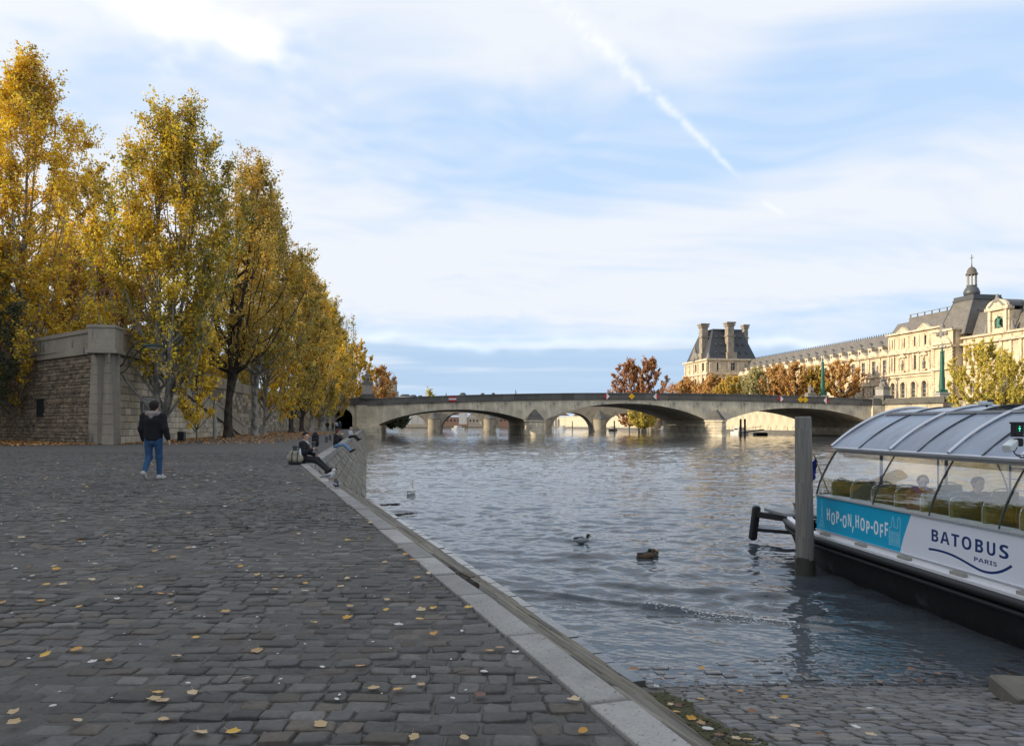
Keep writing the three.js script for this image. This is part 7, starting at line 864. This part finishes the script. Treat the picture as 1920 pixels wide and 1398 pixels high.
  // litter of dry leaves drifted along the foot of the wall
  const im = new THREE.InstancedMesh(shapes[1], mat([1, 1, 1], { rough: 0.9 }), 12000), m4 = new THREE.Matrix4(), qn = new THREE.Quaternion(), cc = new THREE.Color(); for (let i = 0; i < 12000; i++) { let p; const w = pow(R(), 2.0) * 6.5; if (i % 5 < 2) { p = CO.clone().addScaledVector(LD, R() * 30).addScaledVector(LN, 0.4 + w * 0.8); } else p = CO.clone().addScaledVector(WD, R() * 75).addScaledVector(WN, 0.5 + w * 1.4); p.y = 0.02 + 0.03 * R(); qn.setFromEuler(new THREE.Euler((R() - 0.5) * 0.9, R() * 6.28, (R() - 0.5) * 0.9)); const s = 0.05 + 0.035 * R(); m4.compose(p, qn, V(s, s, s)); im.setMatrixAt(i, m4); const a = R(), c = a < 0.5 ? [0.40, 0.19, 0.06] : a < 0.8 ? [0.55, 0.33, 0.11] : [0.25, 0.11, 0.04]; cc.setRGB(...c); im.setColorAt(i, cc); } im.name = 'leaf_litter'; tag(im, 'brown drift of dry leaves along the foot of the quay wall', 'leaves', null, 'stuff'); im.castShadow = im.receiveShadow = true; scene.add(im);
  // pale crumbs and feathers scattered on the cobbles
  const cr = []; for (let i = 0; i < 260; i++) { const d = 3.2 + 17 * R(), x = lerp(-0.7 * d, edgeX(-d) + (R() < 0.1 ? 0.2 : -0.05), R()), s = 0.004 + 0.012 * R() * R(); if (d > 0) cr.push(new THREE.IcosahedronGeometry(s, 0).scale(1.6, 0.4, 1).rotateY(R() * 3).translate(x, 0.014, -d)); } tag(obj('crumbs', cr, mat([0.55, 0.55, 0.52], { rough: 0.9 })), 'pale crumbs and droppings scattered over the cobbles', 'crumbs', null, 'stuff');
  // driftwood on the bank, weed at the toe
  const lg = thing('driftwood', 'short dark driftwood log lying across the edge of the bank', 'log', G(843, 1054).setY(-0.12).add(V(0.12, 0, 0)), 0.36); obj('log', [bar(V(0, -0.03, -0.42), V(0, -0.02, 0.36), 0.045, 9, 0.036)], M.barkDark, lg); obj('bark_flake', bx(0.05, 0.01, 0.25, 0.02, 0.022, 0.05, 0.1), M.barkBrown, lg);
  [[730, 946, 'dark clump of floating weed beside the bank'], [760, 964, 'longer strip of floating weed off the bank']].forEach(([px, py, label], i) => { const p = G(px, py, WY), t = thing('floating_weed', label, 'weed', p, 0.7), pts = []; for (let k = 0; k < 46; k++) pts.push(bar(V((R() - 0.5) * 0.9, 0, (R() - 0.5) * 0.3), V((R() - 0.5) * 1.0, 0.05 * R(), (R() - 0.5) * 0.35), 0.016, 4, 0.006)); obj('strands', pts, M.barkDark, t).userData.kind = 'stuff'; });
  // foam where the small wave breaks on the ramp
  const fo = new THREE.InstancedMesh(new THREE.IcosahedronGeometry(1, 1), mat([0.75, 0.77, 0.78], { rough: 0.5 }), 420); for (let i = 0; i < 420; i++) { const x = 2.4 + 2.4 * pow(R(), 0.8), d = 15.1 - 0.5 * x + 0.02 * sin(x * 2.3) + 0.1 * sin(x * 0.9 + 1) - 0.30 * R() * R() * (x > 3 ? 1 : 0.5) + 0.05 * R(), s = 0.004 + 0.011 * R() * R(); m4.compose(V(x, WY + swash(x, -d) + waveH(x, -d, 0.08) * 0.8 + 0.002, -d), qn.identity(), V(s * 1.6, s * 0.5, s)); fo.setMatrixAt(i, m4); } fo.name = 'foam'; tag(fo, 'white foam on the small wave breaking over the ramp', 'foam', null, 'stuff'); scene.add(fo);
}
// ---------------------------------------------------------------- far things: station roof, skyline, moored boats
{
  const st = mat([0.45, 0.39, 0.30], { map: T.streak }), R = rng(300);
  const o = thing('domed_building', 'distant stone building with mansard roof and dark urn finial above the bridge', 'building', P(716, 745, 300)); const u = 300 / F;
  obj('wall', bx(40 * u, 10, 20, 0, -2, -6), st, o); for (let i = 0; i < 5; i++) obj('window', bx(1.2, 2.6, 0.2, -3.2 + i * 1.7, 0.6, 4.02), M.pane, o); obj('roof', new THREE.CylinderGeometry(6 * u * 1.7, 19 * u, 30 * u * 0.8, 4, 1).rotateY(PI / 4).scale(1.1, 1, 1).translate(0, 5.5, -4), M.slateDark, o); obj('attic_block', bx(3, 5, 6, 17 * u, 4.5, -3), st, o); obj('lantern', lathe([[2.2, 0], [2.4, 0.6], [1.2, 1.0], [0.1, 1.1]], 12, -2 * u, 8.0, -4), st, o); obj('finial', lathe([[0.5, 0], [1.3, 0.6], [1.4, 1.4], [0.5, 2.1], [0.7, 2.6], [0.1, 4.6]], 12, -2 * u, 8.9, -4), M.lead, o);
  [[760, 741, 24], [775, 742, 16], [788, 743, 12], [868, 738, 14], [905, 738.5, 10], [925, 738, 9]].forEach(([px, py, w], i) => { const d = 620 + 15 * i, b = thing('distant_house', 'small distant pale house roof showing above the bridge parapet', 'house', P(px, 795, d), 0, 'distant roofs above the parapet'), k = d / F, h = (795 - py) * k; obj('wall', bx(w * k, h - 1.2, 10, 0, (h - 1.2) / 2, 0), mat([0.6, 0.57, 0.52], { rough: 0.9 }), b); obj('roof', new THREE.CylinderGeometry(0.32 * w * k, 0.72 * w * k, 2.2, 4, 1).rotateY(PI / 4).scale(1, 1, 0.7).translate(0, h - 0.2, 0), M.slateDark, b); });
  { const b = thing('distant_spire', 'thin dark spire rising beyond the bridge parapet', 'spire', P(967, 795, 640)); const k = 640 / F; obj('tower', cyl(0.8, 0.7, 58 * k, 0, 0, 0, 6), st, b); obj('spire', new THREE.ConeGeometry(0.7, 8 * k, 6).translate(0, 62 * k, 0), M.lead, b); }
  // left bank beyond the bridge, and the low wooded end of the reach
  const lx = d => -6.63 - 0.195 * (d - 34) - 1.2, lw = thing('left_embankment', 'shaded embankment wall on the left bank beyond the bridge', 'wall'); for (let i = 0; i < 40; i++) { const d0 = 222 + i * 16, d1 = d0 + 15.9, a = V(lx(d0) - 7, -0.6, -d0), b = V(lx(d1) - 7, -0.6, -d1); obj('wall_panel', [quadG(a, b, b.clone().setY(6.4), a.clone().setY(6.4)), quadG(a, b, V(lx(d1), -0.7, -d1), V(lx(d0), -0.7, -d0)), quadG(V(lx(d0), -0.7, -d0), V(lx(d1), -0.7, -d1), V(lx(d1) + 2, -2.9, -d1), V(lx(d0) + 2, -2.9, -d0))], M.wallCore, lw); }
  { const pos = [], idx = []; for (let i = 0; i <= 120; i++) { const x = -420 + i * 7; pos.push(x, -7, -880, x, 3 + 9 * fbm(i * 0.35, 3, 0, 4), -884, x, 1, -960); } for (let i = 0; i < 120; i++) for (const k of [0, 1]) { const q = i * 3 + k; idx.push(q, q + 3, q + 1, q + 1, q + 3, q + 4); } const g = new THREE.BufferGeometry(); g.setAttribute('position', new THREE.Float32BufferAttribute(pos, 3)); g.setIndex(idx); g.computeVertexNormals(); obj('far_hills', g, mat([0.13, 0.11, 0.07], { rough: 1, map: T.grime })).userData.kind = 'structure'; }
  // houses closing the far river
  [[790, 700], [850, 760], [905, 800], [965, 720], [1040, 780], [1105, 740]].forEach(([px, d], i) => { const b = thing('riverside_house', ['pale riverside house with brown roof beyond the far bridge', 'brick coloured riverside house beyond the far bridge'][i % 2], 'house', P(px, 797, d), 0, ['pale riverside houses', 'brick riverside houses'][i % 2]); obj('wall', bx(30, 9 + 3 * R(), 12, 0, 4, 0), i % 2 ? mat([0.3, 0.17, 0.12], {}) : mat([0.4, 0.34, 0.27], {}), b); obj('roof', new THREE.CylinderGeometry(9, 17, 4, 4, 1).rotateY(PI / 4).scale(1.3, 1, 0.5).translate(0, 12, 0), mat([0.18, 0.11, 0.09], {}), b); for (let k = 0; k < 8; k++) obj('window', bx(1.6, 2.4, 0.2, -13 + k * 3.7, 5, 6.02), M.pane, b); });
  // moored boats on the far right bank and beyond the far bridge
  const hull = (L, w, h) => { const s = new THREE.Shape(); s.moveTo(-L / 2, -w / 2); s.lineTo(L * 0.35, -w / 2); s.quadraticCurveTo(L / 2, -w * 0.3, L / 2 + 0.6, 0); s.quadraticCurveTo(L / 2, w * 0.3, L * 0.35, w / 2); s.lineTo(-L / 2, w / 2); s.closePath(); return new THREE.ExtrudeGeometry(s, { depth: h, bevelEnabled: false }).rotateX(-PI / 2); };
  [[1245, 330, 0, 'white motor boat moored by the pale embankment wall'], [1385, 236, 0.3, 'small white boat moored behind the right bridge pier'], [1150, 372, 0, 'dark flat barge moored by the far embankment'], [860, 470, 0, 'grey houseboat moored beyond the far bridge'], [1055, 480, 0, 'white houseboat moored beyond the far bridge pier']].forEach(([px, d, r, label], i) => { const b = thing('moored_boat', label, 'boat', P(px, 800, d).setY(WY - 0.2), 1.35 + r); const L = [12, 8, 16, 20, 18][i]; obj('hull', hull(L, 3.2, 1.3), i === 2 ? M.darkMetal : mat([0.6, 0.6, 0.58], { rough: 0.4 }), b); obj('cabin', bevel(L * 0.45, 1.3, 2.2, 0.15, -L * 0.1, 1.9, 0), mat([0.55, 0.53, 0.48], {}), b); obj('cabin_window', bx(L * 0.38, 0.5, 2.24, -L * 0.1, 2.05, 0), M.pane, b); });
  [[1202, 333], [1215, 334], [1302, 240], [1389, 222], [1397, 223], [1152, 350], [1073, 380]].forEach(([px, d]) => { const m = thing('mooring_post', 'slim pale mooring post standing in the water by the far bank', 'post', P(px, 800, d).setY(WY - 1.5), 0, 'mooring posts by the far bank'); obj('shaft', cyl(0.32, 0.3, 6.2), M.greyPaint, m); obj('cap', cyl(0.34, 0.2, 0.3, 0, 6.2), M.greyPaint, m); });
  { const b = thing('gangway', 'dark gangway sloping from the quay to the water by the right arch', 'gangway', P(1412, 797, 222).setY(-1.2), 0.3); obj('deck', bx(7, 0.25, 1.4, 0, 0.4, 0, 0, 0.12), M.darkMetal, b); for (const z of [-0.65, 0.65]) obj('handrail', bx(7, 0.06, 0.06, 0, 1.4, z, 0, 0.12), M.darkMetal, b); obj('float', bevel(3.5, 1.0, 2.4, 0.2, 2.6, -0.7, 0), M.darkMetal, b); }
}
renderer.render(scene, camera);
